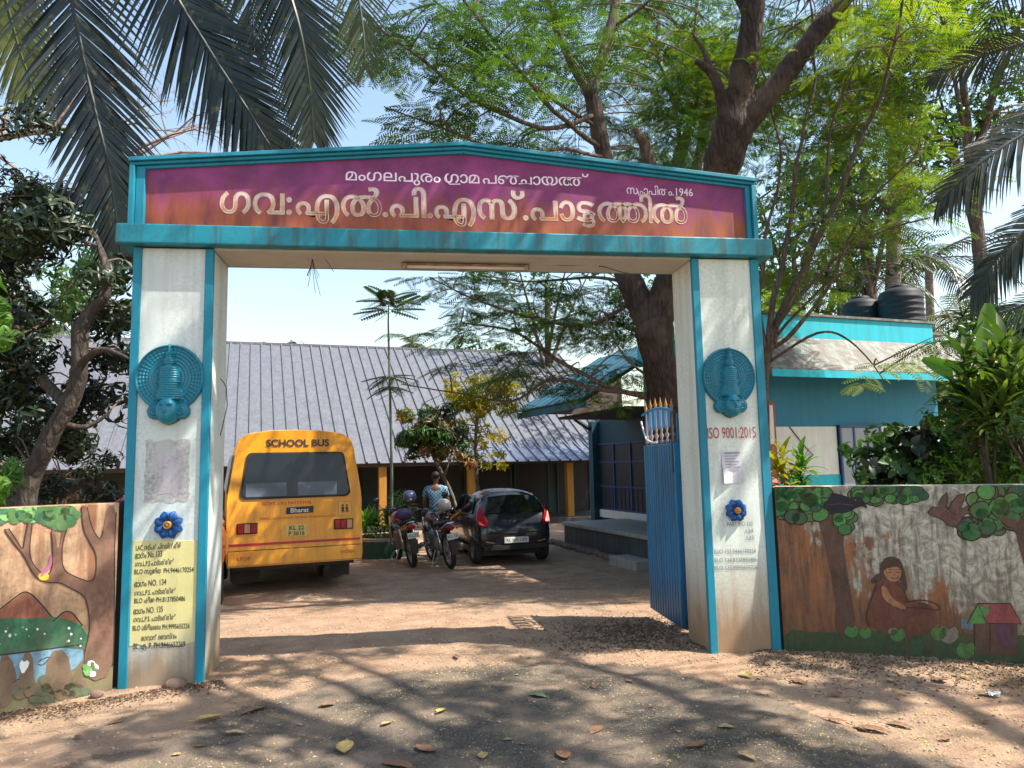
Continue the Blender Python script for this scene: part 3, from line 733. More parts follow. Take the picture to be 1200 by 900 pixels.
for k in range(26):
    x = r_.uniform(-60, 95); y = r_.uniform(728, 758); s_ = r_.uniform(1.2, 2.2)
    W.shape([(x-s_, y), (x, y-s_), (x+s_, y), (x, y+s_)], m_white if k % 3 else m_lgreen, 3, 'painted_flower', 1)
trunk = [(95, 592), (102, 593), (107, 618), (117, 634), (121, 620), (126, 592), (136, 592), (134, 640), (134, 690), (136, 730), (133, 790), (104, 800), (97, 770), (106, 735), (103, 710), (98, 697), (84, 690), (70, 682), (56, 683), (44, 678), (36, 668), (28, 650), (12, 632), (5, 620), (10, 619), (20, 634), (27, 646), (29, 630), (33, 610), (38, 610), (35, 640), (33, 655), (40, 668), (50, 674), (60, 672), (62, 652), (60, 622), (64, 620), (67, 642), (70, 640), (72, 622), (80, 615), (74, 632), (72, 650), (74, 668), (88, 676), (100, 680), (111, 684), (114, 650), (104, 634), (97, 620)]
W.shape(trunk, m_trunk, 3.4, 'painted_tree', 1)
for ln in ([(95, 594), (97, 620), (104, 634), (114, 650), (111, 684), (88, 676), (74, 668), (72, 650), (74, 632), (80, 615)], [(5, 620), (12, 632), (28, 650), (36, 668), (44, 678), (56, 683), (70, 682), (84, 690), (98, 697), (103, 710), (106, 735), (99, 765)], [(121, 622), (117, 634), (107, 618), (102, 594)], [(136, 600), (134, 640), (134, 690), (136, 730), (134, 780)], [(10, 619), (20, 634), (27, 646), (29, 630), (33, 611)], [(38, 610), (33, 655), (50, 674), (60, 672), (62, 652), (60, 622)]):
    W.stroke(ln, 0.007, m_line, 3.8)
blobs(W, 14, 602, 48, 9, 60, 5, 9, [m_green, m_lgreen, m_green2], 4, 5); blobs(W, 66, 605, 24, 12, 40, 4, 8, [m_green, m_green2, m_green], 4.2, 6); blobs(W, -70, 602, 60, 12, 50, 6, 11, [m_green, m_green2], 4, 7)
W.shape([(46, 676), (50, 668), (57, 661), (58, 651), (61, 650), (61, 662), (56, 669), (49, 676)], m_pink, 4.6, 'painted_bird'); W.shape([(44, 674), (50, 670), (58, 673), (56, 680), (47, 680)], m_yellow, 4.5, 'painted_bird')
blobs(W, 108, 785, 9, 8, 14, 2, 4, [m_lgreen, m_green, m_white], 4, 12)
blobs(W, 60, 808, 45, 12, 40, 4, 8, [m_green2, m_brownwater], 3.6, 13)

_q = WL.inv @ Vector((-0.045, 0.02, 0)); MB().box(_q.x-0.03, _q.x+0.075, _q.y+0.02, _q.y+0.10, -0.3, 1.38).build('mortar_joint', mat('dark_mortar', (0.03, 0.027, 0.022), 0.95), WL.root)  # near-black infill standing in for the shadow between wall end and pillar
Rb = G(1200, 779, 0); Ra = Vector((X3+0.02, -0.03, 0))
WR = Wall(Ra, Vector((Rb.x, Rb.y, 0)), 0.0, 3.4, 1.37, 'compound_wall', M_rwall, 'stained compound wall right of the gate painted with a girl, birds and a tree')
W = WR
MB().box(-0.07, 0.02, 0.03, 0.12, -0.3, 1.36).build('mortar_joint', bpy.data.materials['dark_mortar'], WR.root)  # same near-black infill, gap shadow put in as colour
md = dict(vary=0.45, dirt=(0.09, 0.045, 0.022), streak=0.45, grime=0.4, splash=0.3, splash_z=0.5, splash_col=(0.06, 0.03, 0.015))
r_trunk = mp('mural_dark_trunk', (0.085, 0.04, 0.024), **md); r_g1 = mp('mural_leaf_green', (0.022, 0.15, 0.035), **md); r_g2 = mp('mural_leaf_bright', (0.05, 0.24, 0.045), **md); r_g3 = mp('mural_leaf_deep', (0.015, 0.09, 0.035), **md)
r_red = mp('mural_rust_dress', (0.13, 0.032, 0.014), **md); r_skin = mp('mural_skin', (0.34, 0.15, 0.065), **md); r_hair = mp('mural_hair', (0.05, 0.02, 0.012), **md)
r_grass = mp('mural_grass_green', (0.012, 0.07, 0.018), **md); r_bird = mp('mural_bird_brown', (0.10, 0.045, 0.03), **md); r_black = mat('mural_bird_black', (0.02, 0.018, 0.025), 0.8)
r_org = mp('mural_orange_stain', (0.26, 0.09, 0.025), **md); r_pinkh = mp('mural_house_pink', (0.28, 0.05, 0.055), **md); r_purple = mp('mural_house_purple', (0.07, 0.018, 0.06), **md); r_sky = mp('mural_blue_patch', (0.09, 0.20, 0.30), **md); r_wht = mp('mural_pale_patch', (0.22, 0.2, 0.15), **md)
W.shape([(905, 735), (960, 742), (1020, 738), (1100, 742), (1200, 744), (1400, 752), (1400, 830), (1200, 790), (915, 775)], r_grass, 1.6, 'painted_grass', 1)
W.shape([(956, 600), (985, 596), (990, 620), (988, 640), (993, 670), (998, 700), (1004, 735), (990, 748), (978, 740), (980, 700), (972, 665), (966, 635)], r_trunk, 2, 'painted_tree')
blobs(W, 940, 588, 36, 22, 90, 5, 9, [r_g1, r_g2, r_g3], 2.4, 21, m_line); blobs(W, 910, 582, 6, 12, 20, 5, 8, [r_g1, r_g2], 2.4, 27, m_line)
blobs(W, 1042, 579, 42, 8, 60, 5, 8, [r_g1, r_g2, r_g3], 2.4, 22, m_line); blobs(W, 990, 612, 9, 12, 20, 4, 7, [r_g1, r_g2], 2.4, 23, m_line)
blobs(W, 1175, 592, 36, 20, 55, 6, 12, [r_g1, r_g2, r_g3], 2.4, 24, m_line); blobs(W, 1150, 618, 24, 8, 22, 6, 10, [r_g1, r_g3], 2.4, 25, m_line); blobs(W, 1290, 600, 80, 28, 90, 8, 14, [r_g1, r_g2, r_g3], 2.4, 26, m_line)
W.shape([(975, 577), (987, 580), (995.5, 583), (1005.6, 582), (1011.4, 586), (1017, 596), (1010, 593.4), (1004, 595), (995.5, 599.5), (987, 602), (979.6, 599.2), (974, 603), (969.5, 596), (963, 594), (969, 587)], r_black, 5, 'painted_crow', 0); W.shape([(1001, 586), (1003, 585), (1003, 587)], r_wht, 5.6, 'painted_eye', 0); W.stroke([(968, 592), (985, 590), (1000, 592)], 0.005, r_bird, 5.6)
BIRD = [(1087, 600.6), (1092.3, 593.4), (1099.5, 594.9), (1100, 589), (1103.8, 581.9), (1109.6, 577), (1110.4, 583.3), (1108.5, 593.4), (1111, 597), (1115.4, 587.7), (1122.6, 580.4), (1130.7, 577.5), (1129, 587.7), (1124, 596.3), (1128.4, 595.5), (1135.6, 592), (1134, 597.8), (1138, 600.6), (1130, 603), (1125.5, 610.8), (1119.7, 618), (1111, 615.7), (1102.4, 607.9), (1093.7, 605), (1090, 603)]
W.shape(BIRD, r_bird, 5, 'painted_bird', 0)
W.stroke(BIRD+BIRD[:1], 0.006, m_line, 5.4, it=0); W.stroke([(1109, 593), (1114, 600), (1122, 603)], 0.005, m_line, 5.4); W.shape([(1093, 597), (1094.5, 596), (1095, 598)], r_wht, 5.8, 'painted_eye', 0)
W.shape([(1165, 606), (1178, 614), (1190, 622), (1194, 640), (1202, 668), (1230, 700), (1230, 600), (1200, 590), (1196, 612), (1180, 606)], r_trunk, 5, 'painted_tree')
# the girl
W.shape([(1028, 680), (1036, 676), (1052, 678), (1060, 690), (1064, 705), (1080, 705), (1096, 712), (1100, 735), (1078, 745), (1048, 748), (1018, 732), (1014, 722), (1020, 700)], r_red, 3, 'painted_girl')
W.shape([(1018, 682), (1030, 670), (1036, 676), (1028, 684)], r_hair, 3.4, 'painted_girl')
W.shape([(1030, 668), (1034, 656), (1044, 651), (1056, 656), (1060, 670), (1064, 690), (1058, 694), (1054, 676), (1040, 680), (1032, 676)], r_hair, 3.2, 'painted_girl')
W.shape([(1034, 668), (1044, 662), (1056, 666), (1056, 676), (1050, 682), (1040, 680)], r_skin, 3.6, 'painted_face')
for ex in (1043, 1052): W.stroke([(ex-2, 671), (ex, 670), (ex+2, 671)], 0.006, m_line, 4)
W.stroke([(1043, 676), (1048, 678.5), (1053, 676)], 0.005, m_line, 4); W.shape([(1034, 668), (1037, 660), (1047, 658), (1056, 664), (1048, 664), (1040, 666)], r_hair, 3.9, 'painted_girl'); W.stroke([(1036, 681), (1031, 690), (1036, 706), (1060, 716)], 0.005, m_line, 3.9); W.stroke([(1050, 683), (1060, 692), (1064, 706)], 0.006, m_line, 3.9); W.stroke([(1041, 668), (1044, 667), (1046, 668)], 0.004, m_line, 4); W.stroke([(1050, 668), (1053, 667), (1055, 668)], 0.004, m_line, 4); W.stroke([(1048, 671), (1049.5, 674), (1047.5, 674.5)], 0.003, m_line, 4)
W.shape([(1031, 688), (1037, 686), (1046, 702), (1062, 710), (1060, 716), (1042, 708), (1034, 700)], r_skin, 3.6, 'painted_arm')
W.stroke([(1060, 706), (1080, 702), (1100, 708), (1102, 716), (1080, 712), (1062, 712)], 0.008, m_line, 3.8)
W.stroke([(1028, 680), (1022, 700), (1014, 722), (1018, 734)], 0.007, m_line, 3.8)
for x, y, s_, mm in ((998, 740, 9, r_g2), (1014, 742, 8, r_g2), (1052, 744, 10, r_g2), (1100, 742, 11, r_g2), (1132, 762, 13, r_g2), (1150, 716, 10, r_g2), (1046, 740, 6, r_wht), (1112, 744, 13, r_wht)):
    W.shape([(x-s_, y), (x-s_*.5, y-s_*.8), (x, y-s_*.4), (x+s_*.5, y-s_*.9), (x+s_, y), (x+s_*.3, y+s_*.8), (x-s_*.5, y+s_*.7)], mm, 4, 'painted_leaf_clump')
W.shape([(1140, 728), (1192, 729), (1192, 768), (1142, 766)], r_trunk, 2.8, 'painted_hut', 0); W.shape([(1146, 707), (1184, 707), (1197, 731), (1156, 730)], r_pinkh, 3, 'painted_hut', 0); W.shape([(1166, 731), (1188, 732), (1186, 760), (1169, 758)], r_purple, 3.2, 'painted_hut', 0)
W.shape([(1126, 724), (1140, 725), (1140, 738), (1126, 737)], r_sky, 3.4, 'painted_hut', 0); W.shape([(1133, 731), (1146, 707), (1156, 730)], r_g2, 3.8, 'painted_hut', 0)
W.stroke([(1133, 731), (1146, 707), (1184, 707), (1197, 731), (1156, 730), (1146, 708)], 0.007, m_line, 4, it=0); W.stroke([(1142, 731), (1142, 766)], 0.006, m_line, 4, it=0); W.stroke([(1160, 731), (1160, 766)], 0.005, m_line, 4, it=0)
# ================================================================== far school building (12 degrees off the gate)
BR = R(12.0)
ex = Vector((math.cos(BR), math.sin(BR), 0)); ey = Vector((-math.sin(BR), math.cos(BR), 0))
GZ = -0.27
O1 = P(430, 541, 21.0)
EAVE = O1.z                                        # eave height
sch = empty('school_building', (O1.x, O1.y, GZ), BR, 'long low school building with grey ribbed sheet roof, yellow veranda posts and dark classrooms', 'building')
E_ = EAVE-GZ
RUN, RISE = 6.9, 6.25-EAVE
SL = math.hypot(RUN, RISE); SA = math.atan2(RISE, RUN)
M_sheet = paint('grey_roof_sheet', (0.145, 0.155, 0.18), (0.085, 0.075, 0.07), 0.45, 0.47, vary=0.18, grime=0.4, rough=0.42, bump=0.05)
M_sheet2 = paint('blue_grey_roof_sheet', (0.12, 0.145, 0.21), (0.13, 0.13, 0.15), 0.3, 0.48, grime=0.3, rough=0.42, bump=0.05)
M_rib = mat('rib_dark', (0.10, 0.10, 0.13), 0.5)
PW = 0.36
def sheet_mesh(length, m):
    mb = MB(); prof = [(0, 0), (0.286, 0.0), (0.300, 0.055), (0.345, 0.055), (PW, 0.0)]
    vs = []
    for (x, z) in prof: vs += [(x, -0.12, z+0.02), (x, length, z+0.02), (x, -0.12, z), (x, length, z)]
    for i in range(len(prof)-1):
        a = 4*i; mb.add([], []); 
        mb.f += [(a, a+4, a+5, a+1), (a+2, a+3, a+7, a+6), (a, a+2, a+6, a+4)]; mb.mi += [0, 0, 0]
    mb.v = vs
    return mb.mesh('roof_sheet', m)
sm = sheet_mesh(SL, M_sheet)
x = -9.6
while x < 9.0:
    low = 0.0 if x < 3.4 else -0.0
    o = inst(sm, 'roof_sheet', sch, (x, 0, E_+rnd.uniform(-.004, .004)), (SA, 0, 0)); x += PW-0.004
# lower veranda sheet over the right part
smd = sheet_mesh(1.45, M_sheet2); x = 3.1
while x < 9.0:
    inst(smd, 'veranda_sheet', sch, (x, -0.42, E_-0.05), (R(24), 0, 0)); x += PW-0.004
MB().box(-9.6, 9.0, RUN-0.1, RUN+0.12, E_+RISE-0.03, E_+RISE+0.06).build('ridge_cap', M_sheet, sch)
MB().box(-9.6, 9.0, 0.0, 0.05, E_-0.16, E_-0.02).build('fascia', mat('dark_fascia', (0.05, 0.04, 0.035), 0.8), sch)
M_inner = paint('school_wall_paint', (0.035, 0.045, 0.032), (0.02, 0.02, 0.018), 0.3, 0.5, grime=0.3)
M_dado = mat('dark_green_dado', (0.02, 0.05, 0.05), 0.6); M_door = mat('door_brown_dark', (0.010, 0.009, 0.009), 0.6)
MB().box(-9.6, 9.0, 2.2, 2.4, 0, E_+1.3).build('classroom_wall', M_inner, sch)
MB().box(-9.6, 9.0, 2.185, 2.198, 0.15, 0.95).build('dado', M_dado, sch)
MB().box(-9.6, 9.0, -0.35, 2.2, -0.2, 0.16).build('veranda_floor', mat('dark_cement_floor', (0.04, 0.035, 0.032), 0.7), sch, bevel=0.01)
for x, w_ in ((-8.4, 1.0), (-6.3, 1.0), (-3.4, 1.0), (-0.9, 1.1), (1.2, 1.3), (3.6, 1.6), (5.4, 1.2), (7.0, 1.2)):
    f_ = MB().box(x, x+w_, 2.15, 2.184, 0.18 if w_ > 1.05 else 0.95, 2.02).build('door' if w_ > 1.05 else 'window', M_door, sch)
    MB().box(x-0.05, x, 2.12, 2.18, 0.17, 2.07).build('frame', M_dado, f_); MB().box(x+w_, x+w_+0.05, 2.12, 2.18, 0.17, 2.07).build('frame', M_dado, f_)
M_post = paint('yellow_post_paint', (0.42, 0.20, 0.02), (0.2, 0.08, 0.02), 0.3, 0.5, grime=0.2)
for u in (238, 343, 448, 552, 667):
    # bearing of the post -> position along the eave
    d = ray(u, 560); d = Vector((d.x, d.y, 0)); A = Vector((CAM.x, CAM.y, 0)); Q = Vector((O1.x, O1.y, 0))+ey*0.15
    t = (Q-A).cross(ex).z/d.cross(ex).z; pt = A+d*t; s_ = (pt-Q).dot(ex)
    MB().box(s_-0.11, s_+0.11, 0.05, 0.27, 0.14, E_-0.12).build('post', M_post, sch, bevel=0.01)
MB().prism([(-9.5, E_-0.1), (-9.3, E_-0.1), (-9.3, E_+0.3), (-9.5, E_+0.3)], 0, 2).build('gable_board', M_door, sch)
MB().box(-9.6, 9.0, 2.2, 2.3, E_+0.5, E_+0.6).build('purlin', M_door, sch)
MB().box(-9.6, 9.0, 2*RUN-0.3, 2*RUN-0.1, 0, E_).build('rear_wall', M_inner, sch)
mb = MB(); mb.prism([(0, 0), (1, 0), (1, 1), (0, 1)], 0, 0.02)
rb = MB().box(-9.6, 9.0, 0, SL, -0.01, 0.02).build('rear_roof', M_sheet, sch, M=T(0, 2*RUN, E_) @ RX(PI-SA) @ T(0, 0, 0))
MB().box(-9.6, 9.0, 2.5, 2*RUN-0.4, 0.0, 0.15).build('classroom_floor', M_dado, sch)

# ================================================================== turquoise building on the right
TB = (0.02, 0.42, 0.52)
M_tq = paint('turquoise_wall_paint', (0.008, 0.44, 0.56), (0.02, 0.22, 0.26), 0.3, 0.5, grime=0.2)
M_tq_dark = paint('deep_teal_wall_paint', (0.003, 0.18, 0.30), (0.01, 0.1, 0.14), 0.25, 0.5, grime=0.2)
M_slab = paint('weathered_slab', (0.20, 0.225, 0.215), (0.10, 0.075, 0.055), 0.8, 0.45, grime=0.6)
M_wht = paint('white_wall_paint', (0.66, 0.70, 0.66), (0.4, 0.4, 0.36), 0.2, 0.5, grime=0.15)
M_nb = mat('window_blue_frame', (0.015, 0.06, 0.18), 0.5); M_dark = mat('dark_interior', (0.012, 0.02, 0.03), 0.5)
M_grey_sh = paint('grey_shutter', (0.30, 0.36, 0.42), (0.2, 0.2, 0.2), 0.3, 0.5)
Q0 = P(1000, 520, 10.7)                    # point on the front wall
rb_ = empty('turquoise_building', (Q0.x, Q0.y, GZ), BR, 'flat roofed turquoise classroom block with sloping sunshade and dark blue porch on the right', 'building')
Rinv = RZ(BR).inverted()
def loc(v): return Rinv @ (Vector(v)-Vector((Q0.x, Q0.y, GZ)))
def on_front_wall(u, v, yoff=0.0):
    o = Vector((Q0.x, Q0.y, 0))+ey*yoff
    return loc(onplane(u, v, o, -ey))
xr = on_front_wall(1101, 500).x; xl = on_front_wall(893, 500).x
zpt = on_front_wall(1000, 374).z; zpb = on_front_wall(1000, 408).z; zw = on_front_wall(940, 500).z; zlow = on_front_wall(940, 557).z; zed = on_front_wall(1000, 443, -0.55).z
def rp(mb, n, m, par=rb_, **k): return mb.build(n, m, par, **k)
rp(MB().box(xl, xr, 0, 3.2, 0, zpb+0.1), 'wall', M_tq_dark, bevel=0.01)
rp(MB().box(xl-0.05, xr+0.03, 0.0, 3.3, zpb+0.1, zpt), 'parapet', M_tq, bevel=0.01)
rp(MB().box(xl-0.05, xr+0.06, -0.03, 0.2, zpt, zpt+0.035), 'parapet_cap', M_slab)
# sloping sunshade
m = MB(); m.prism([(0, 0), (1, 0), (1, 1), (0, 1)], 0, 1)
sx0, sx1 = xl-0.3, xr+0.35
m = MB(); m.add([(sx0, -0.62, zed+0.0), (sx1, -0.62, zed), (sx1, 0.0, zpb+0.02), (sx0, 0.0, zpb+0.02), (sx0, -0.62, zed+0.10), (sx1, -0.62, zed+0.10), (sx1, -0.001, zpb+0.12), (sx0, -0.001, zpb+0.12)],
                [(0,3,2,1),(4,5,6,7),(0,1,5,4),(1,2,6,5),(2,3,7,6),(3,0,4,7)]); rp(m, 'sunshade', M_slab)
rp(MB().box(sx0, sx1, -0.635, -0.622, zed-0.015, zed+0.085), 'sunshade_edge', M_tq)
# pale painted bands either side of the window
wx0, wx1 = on_front_wall(983, 540).x, on_front_wall(1032, 540).x
rp(MB().box(xl+0.12, wx0-0.02, -0.014, 0.0, zlow, zw), 'white_panel', M_wht); rp(MB().box(wx1+0.02, xr-0.05, -0.014, 0.0, zlow, zw), 'white_panel', M_wht)
rp(MB().box(xl+0.1, xr-0.03, -0.016, 0.0, zlow-0.75, zlow-0.004), 'blue_band', M_tq)
wn = rp(MB().box(wx0, wx1, -0.03, 0.0, zlow-0.35, zw+0.02), 'window', M_dark)
ww = (wx1-wx0)
for k in range(3):
    for z0, z1 in ((zlow-0.32, (zlow+zw)/2-0.02), ((zlow+zw)/2+0.02, zw-0.02)):
        a = wx0+0.03+k*(ww-0.03)/3
        rp(MB().box(a, a+(ww-0.03)/3-0.03, -0.045, -0.031, z0, z1), 'shutter', M_grey_sh, wn)
for k in range(4): rp(MB().box(wx0+k*(ww-0.03)/3, wx0+k*(ww-0.03)/3+0.03, -0.06, -0.030, zlow-0.35, zw+0.015), 'frame_bar', M_nb, wn)
for zz in (zlow-0.35, (zlow+zw)/2-0.02, zw-0.015): rp(MB().box(wx0, wx1, -0.064, -0.046, zz, zz+0.035), 'frame_bar', M_nb, wn)
MB().tube([on_front_wall(925, 500, -0.02), on_front_wall(945, 525, -0.03), on_front_wall(953, 533, -0.03), on_front_wall(935, 548, -0.03), on_front_wall(915, 558, -0.03)], 0.008, 5).build('hanging_cable', M_wire, rb_)
# notice board at the corner
nbx = on_front_wall(900, 500).x
nbd = rp(MB().box(nbx-0.25, nbx+0.06, -0.09, -0.02, zlow-0.3, zw+0.35), 'notice_board', mat('notice_board_red', (0.35, 0.05, 0.05), 0.6))
rp(MB().box(nbx-0.2, nbx+0.02, -0.1, -0.092, zw-0.25, zw+0.3), 'notice', M_wht, nbd); rp(MB().box(nbx-0.2, nbx+0.02, -0.1, -0.092, zlow-0.2, zw-0.7), 'notice', mat('pink_notice', (0.5, 0.25, 0.22), 0.7), nbd)
# porch part behind: side wall with dark glazed panels, raised platform, sloping roof
S1 = loc(P(703, 604, 18.2)); S2 = loc(P(762, 612, 16.1)); sxp = (S1.x+S2.x)/2; yf = S1.y
pz = S1.z+0.02
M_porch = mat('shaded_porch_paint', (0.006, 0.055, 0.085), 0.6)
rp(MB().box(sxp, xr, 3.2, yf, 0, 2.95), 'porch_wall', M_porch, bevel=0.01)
rp(MB().box(sxp-0.06, sxp, 3.0, yf+0.05, pz-0.05, pz+0.14), 'plinth', M_wht)
yy = 3.3; k = 0
while yy < yf-0.4:
    g = rp(MB().box(sxp-0.02, sxp, yy, yy+0.78, pz+0.16, 2.3), 'window', M_dark)
    rp(MB().box(sxp-0.05, sxp-0.021, yy-0.05, yy, pz+0.14, 2.35), 'mullion', M_nb, g)
    for zz in (pz+0.14, 1.25, 1.85, 2.3): rp(MB().box(sxp-0.046, sxp-0.021, yy, yy+0.78, zz, zz+0.04), 'glazing_bar', M_nb, g)
    yy += 0.83; k += 1
for kk in range(12): rp(MB().box(sxp-0.034, sxp-0.022, yf-2.5+kk*0.2, yf-2.48+kk*0.2, pz+0.16, 1.24), 'grille_bar', M_nb)
pb = loc(P(722, 568, 17.0))
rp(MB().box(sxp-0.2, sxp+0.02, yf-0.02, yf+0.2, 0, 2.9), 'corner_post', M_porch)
# platform
pa = loc(P(655, 640, 16.2)); pbq = loc(P(757, 661, 13.1)); px_ = (pa.x+pbq.x)/2
M_plat = paint('cement_platform', (0.40, 0.37, 0.33), (0.15, 0.13, 0.11), 0.3, 0.5, grime=0.4); M_platside = paint('stained_platform_side', (0.10, 0.11, 0.11), (0.04, 0.04, 0.04), 0.6, 0.45, grime=0.6)
rp(MB().box(px_+0.03, sxp-0.065, 1.2, pa.y, -0.1, pz-0.08), 'platform_base', M_platside)
rp(MB().box(px_-0.02, sxp-0.064, 1.15, pa.y+0.03, pz-0.078, pz-0.004), 'platform_slab', M_plat, bevel=0.012)
st_ = loc(P(742, 650, 13.2)); rp(MB().box(st_.x-0.35, px_+0.0, st_.y-0.7, st_.y+0.3, -0.1, 0.15), 'step', M_plat, bevel=0.015)
# porch roof: left slope
e1 = loc(P(605, 484, 16.4)); ez = e1.z; exx = e1.x
e2y = 3.5
M_tile = paint('turquoise_painted_roof', (0.015, 0.13, 0.20), (0.03, 0.08, 0.1), 0.6, 0.46, grime=0.5, rough=0.7)
ang = R(31); rl = 2.5
nrow = 14
for k in range(int((e1.y-e2y)/0.42)):
    y0 = e2y+k*0.42
    m = MB(); m.box(0, rl, 0.0, 0.405, 0, 0.03); m.box(0, rl, 0.38, 0.425, 0.028, 0.05)
    m.build('roof_sheet', M_tile, rb_, M=T(exx, y0, ez+rnd.uniform(-.006, .006)) @ RY(-ang))
rp(MB().box(exx+0.02, exx+0.07, e2y, e1.y, ez-0.14, ez-0.01), 'eave_board', M_tile)
rp(MB().add([(exx+0.08, e1.y-0.05, ez-0.03), (sxp, e1.y-0.05, ez-0.03), (sxp, e1.y-0.05, ez+(sxp-exx)*math.tan(ang)-0.06), (exx+0.08, e1.y-0.02, ez-0.03), (sxp, e1.y-0.02, ez-0.03), (sxp, e1.y-0.02, ez+(sxp-exx)*math.tan(ang)-0.06)], [(0,1,2),(5,4,3),(0,3,4,1),(1,4,5,2),(2,5,3,0)]), 'gable_wall', mat('brown_gable_board', (0.09, 0.06, 0.05), 0.8))
for k in range(8):
    y0 = e2y+0.3+k*(e1.y-e2y-0.6)/7
    rp(MB().box(0.05, rl-0.1, 0, 0.06, -0.11, -0.005), 'rafter', M_door, M=T(exx, y0, ez) @ RY(-ang))
rp(MB().box(exx+1.0, sxp+0.05, e2y+0.2, e1.y-0.1, ez-0.16, ez-0.10), 'ceiling', mat('dark_ceiling', (0.05, 0.06, 0.06), 0.8))
# downpipe sticking out
rp(MB().tube([(sxp-0.2, yf+0.1, 2.72), (sxp-0.62, yf+0.1, 2.98)], 0.055, 8), 'rain_pipe', M_black)

# black water tanks on the roof
def tank(loc3, s, label):
    t = empty('water_tank', loc3, 0, label, 'water tank', 'black water tanks on the flat roof')
    pr = [(0.02, 0.0), (0.43, 0.0), (0.45, 0.03)]
    for k in range(6):
        z = 0.08+k*0.13; pr += [(0.45, z), (0.465, z+0.02), (0.465, z+0.05), (0.45, z+0.07)]
    pr += [(0.44, 0.88), (0.40, 0.95), (0.24, 1.02), (0.2, 1.02)]
    MB().lathe([(a*s, b*s) for a, b in pr], 28).build('tank_body', bpy.data.materials.get('black_tank_plastic') or mat('black_tank_plastic', (0.018, 0.02, 0.028), 0.6, spec=0.3), t, smooth=True)
    MB().lathe([(0.21*s, 1.0*s), (0.21*s, 1.07*s), (0.18*s, 1.09*s), (0.001, 1.09*s)], 20).build('lid', bpy.data.materials['black_tank_plastic'], t, smooth=True)
    return t
tz = zpt+GZ+0.04
a = P(1057, 377, 12.4); tank((a.x, a.y, tz-0.05), 0.78, 'ribbed black water tank standing nearest the right end of the turquoise roof')
a = P(1010, 377, 12.9); tank((a.x, a.y, tz-0.08), 0.74, 'black water tank left of the other tank, half hidden by leaves on the turquoise roof')
a = P(1040, 378, 12.6)
MB().box(-0.9, 0.8, -0.5, 0.4, -0.09, -0.05).build('tank_slab', M_slab, rb_, M=T(*loc((a.x, a.y, tz))) )

# kerb of loose stones along the yard edge
M_stone = mat('laterite_stone', (0.20, 0.13, 0.10), 0.95, 0.3, 9, bump=0.5, bdist=0.02, bscale=25)
def stone_mesh(seed, sx, sy, sz, name='stone', m=None):
    r_ = random.Random(seed); bm = bmesh.new(); bmesh.ops.create_icosphere(bm, subdivisions=2, radius=1)
    for v in bm.verts:
        k = 1+0.25*noise.noise(v.co*1.3+Vector((seed, 0, 0))); v.co = Vector((v.co.x*sx*k, v.co.y*sy*k, v.co.z*sz*k))
    me = bpy.data.meshes.new(name); bm.to_mesh(me); bm.free(); me.materials.append(m or M_stone)
    me.polygons.foreach_set('use_smooth', [True]*len(me.polygons)); return me
kb = empty('stone_kerb', (*P(690, 655, 14.5).to_2d(), GZ), BR, 'row of rough laterite stones edging the raised platform', 'kerb')
k_in = kb.matrix_world.inverted() if False else (T(kb.location.x, kb.location.y, GZ) @ RZ(BR)).inverted()
k1 = G(648, 637, GZ); k2 = G(752, 665, GZ)
smes = [stone_mesh(30+i, 0.17, 0.11, 0.09) for i in range(4)]
for i in range(26):
    q = k1.lerp(k2, i/25)+Vector((rnd.uniform(-.04, .04), rnd.uniform(-.05, .05), 0.03)); q = k_in @ q
    inst(smes[i % 4], 'stone', kb, q, (0, 0, rnd.uniform(0, 6)), rnd.uniform(0.7, 1.1))

# ================================================================== vehicles
M_bus = paint('bus_yellow_paint', (0.86, 0.36, 0.008), (0.36, 0.14, 0.02), 0.3, 0.5, grime=0.3, rough=0.32, bump=0.0)
M_glass = mat('dark_window_glass', (0.012, 0.016, 0.022), 0.12, spec=0.35)
M_lamp = mat('red_lamp_lens', (0.30, 0.006, 0.008), 0.35, spec=0.3); M_lampw = mat('amber_lamp_lens', (0.5, 0.22, 0.08), 0.25)
M_stripe = mat('red_stripe', (0.45, 0.015, 0.01), 0.4); M_btxt = mat('black_bus_lettering', (0.03, 0.02, 0.02), 0.5)
M_dirtyrub = mat('dusty_rubber', (0.06, 0.05, 0.042), 0.95)
bc = P(348, 600, 11.1)
bus = empty('school_bus', (bc.x, bc.y, GZ+0.01), R(14.0), 'yellow school bus parked with its back to the gate', 'bus')
bz = -bus.location.z                      # world eye level in bus frame = CAM.z + bz
HW = 1.07; BL = 6.4; bus.scale = (0.93, 0.95, 0.96)
def bus_section(y, lean):                 # cross-section (x,z), tumblehome above the belt; wider and rounded
    s = []
    pts = [(-HW*0.985, 0.47), (-HW, 0.55), (-HW, 1.45), (-HW*0.985, 1.62), (-HW*0.89, 2.28), (-HW*0.85, 2.44), (-HW*0.74, 2.535), (-HW*0.38, 2.59), (0, 2.60)]
    pts = pts + [(-x, z) for x, z in reversed(pts[:-1])]
    return [(x*lean[0], y+(z-0.5)*lean[1], 0.5+(z-0.5)*lean[2]) for x, z in pts]
secs = [bus_section(0.0, (0.985, 0.10, 0.975)), bus_section(0.06, (1.0, 0.09, 0.99)), bus_section(0.3, (1.0, 0.07, 1.0)), bus_section(1.2, (1, 0.02, 1)), bus_section(BL*0.7, (1, 0, 1)), bus_section(BL, (0.97, -0.03, 0.97))]
m = MB(); vs = [q for s in secs for q in s]; n_ = len(secs[0]); fs = []
for i in range(len(secs)-1):
    for k in range(n_):
        a = i*n_+k; b = i*n_+(k+1) % n_
        fs.append((a, b, b+n_, a+n_)[::-1])
fs.append(tuple(range(n_))[::-1]); fs.append(tuple(range((len(secs)-1)*n_, len(secs)*n_)))
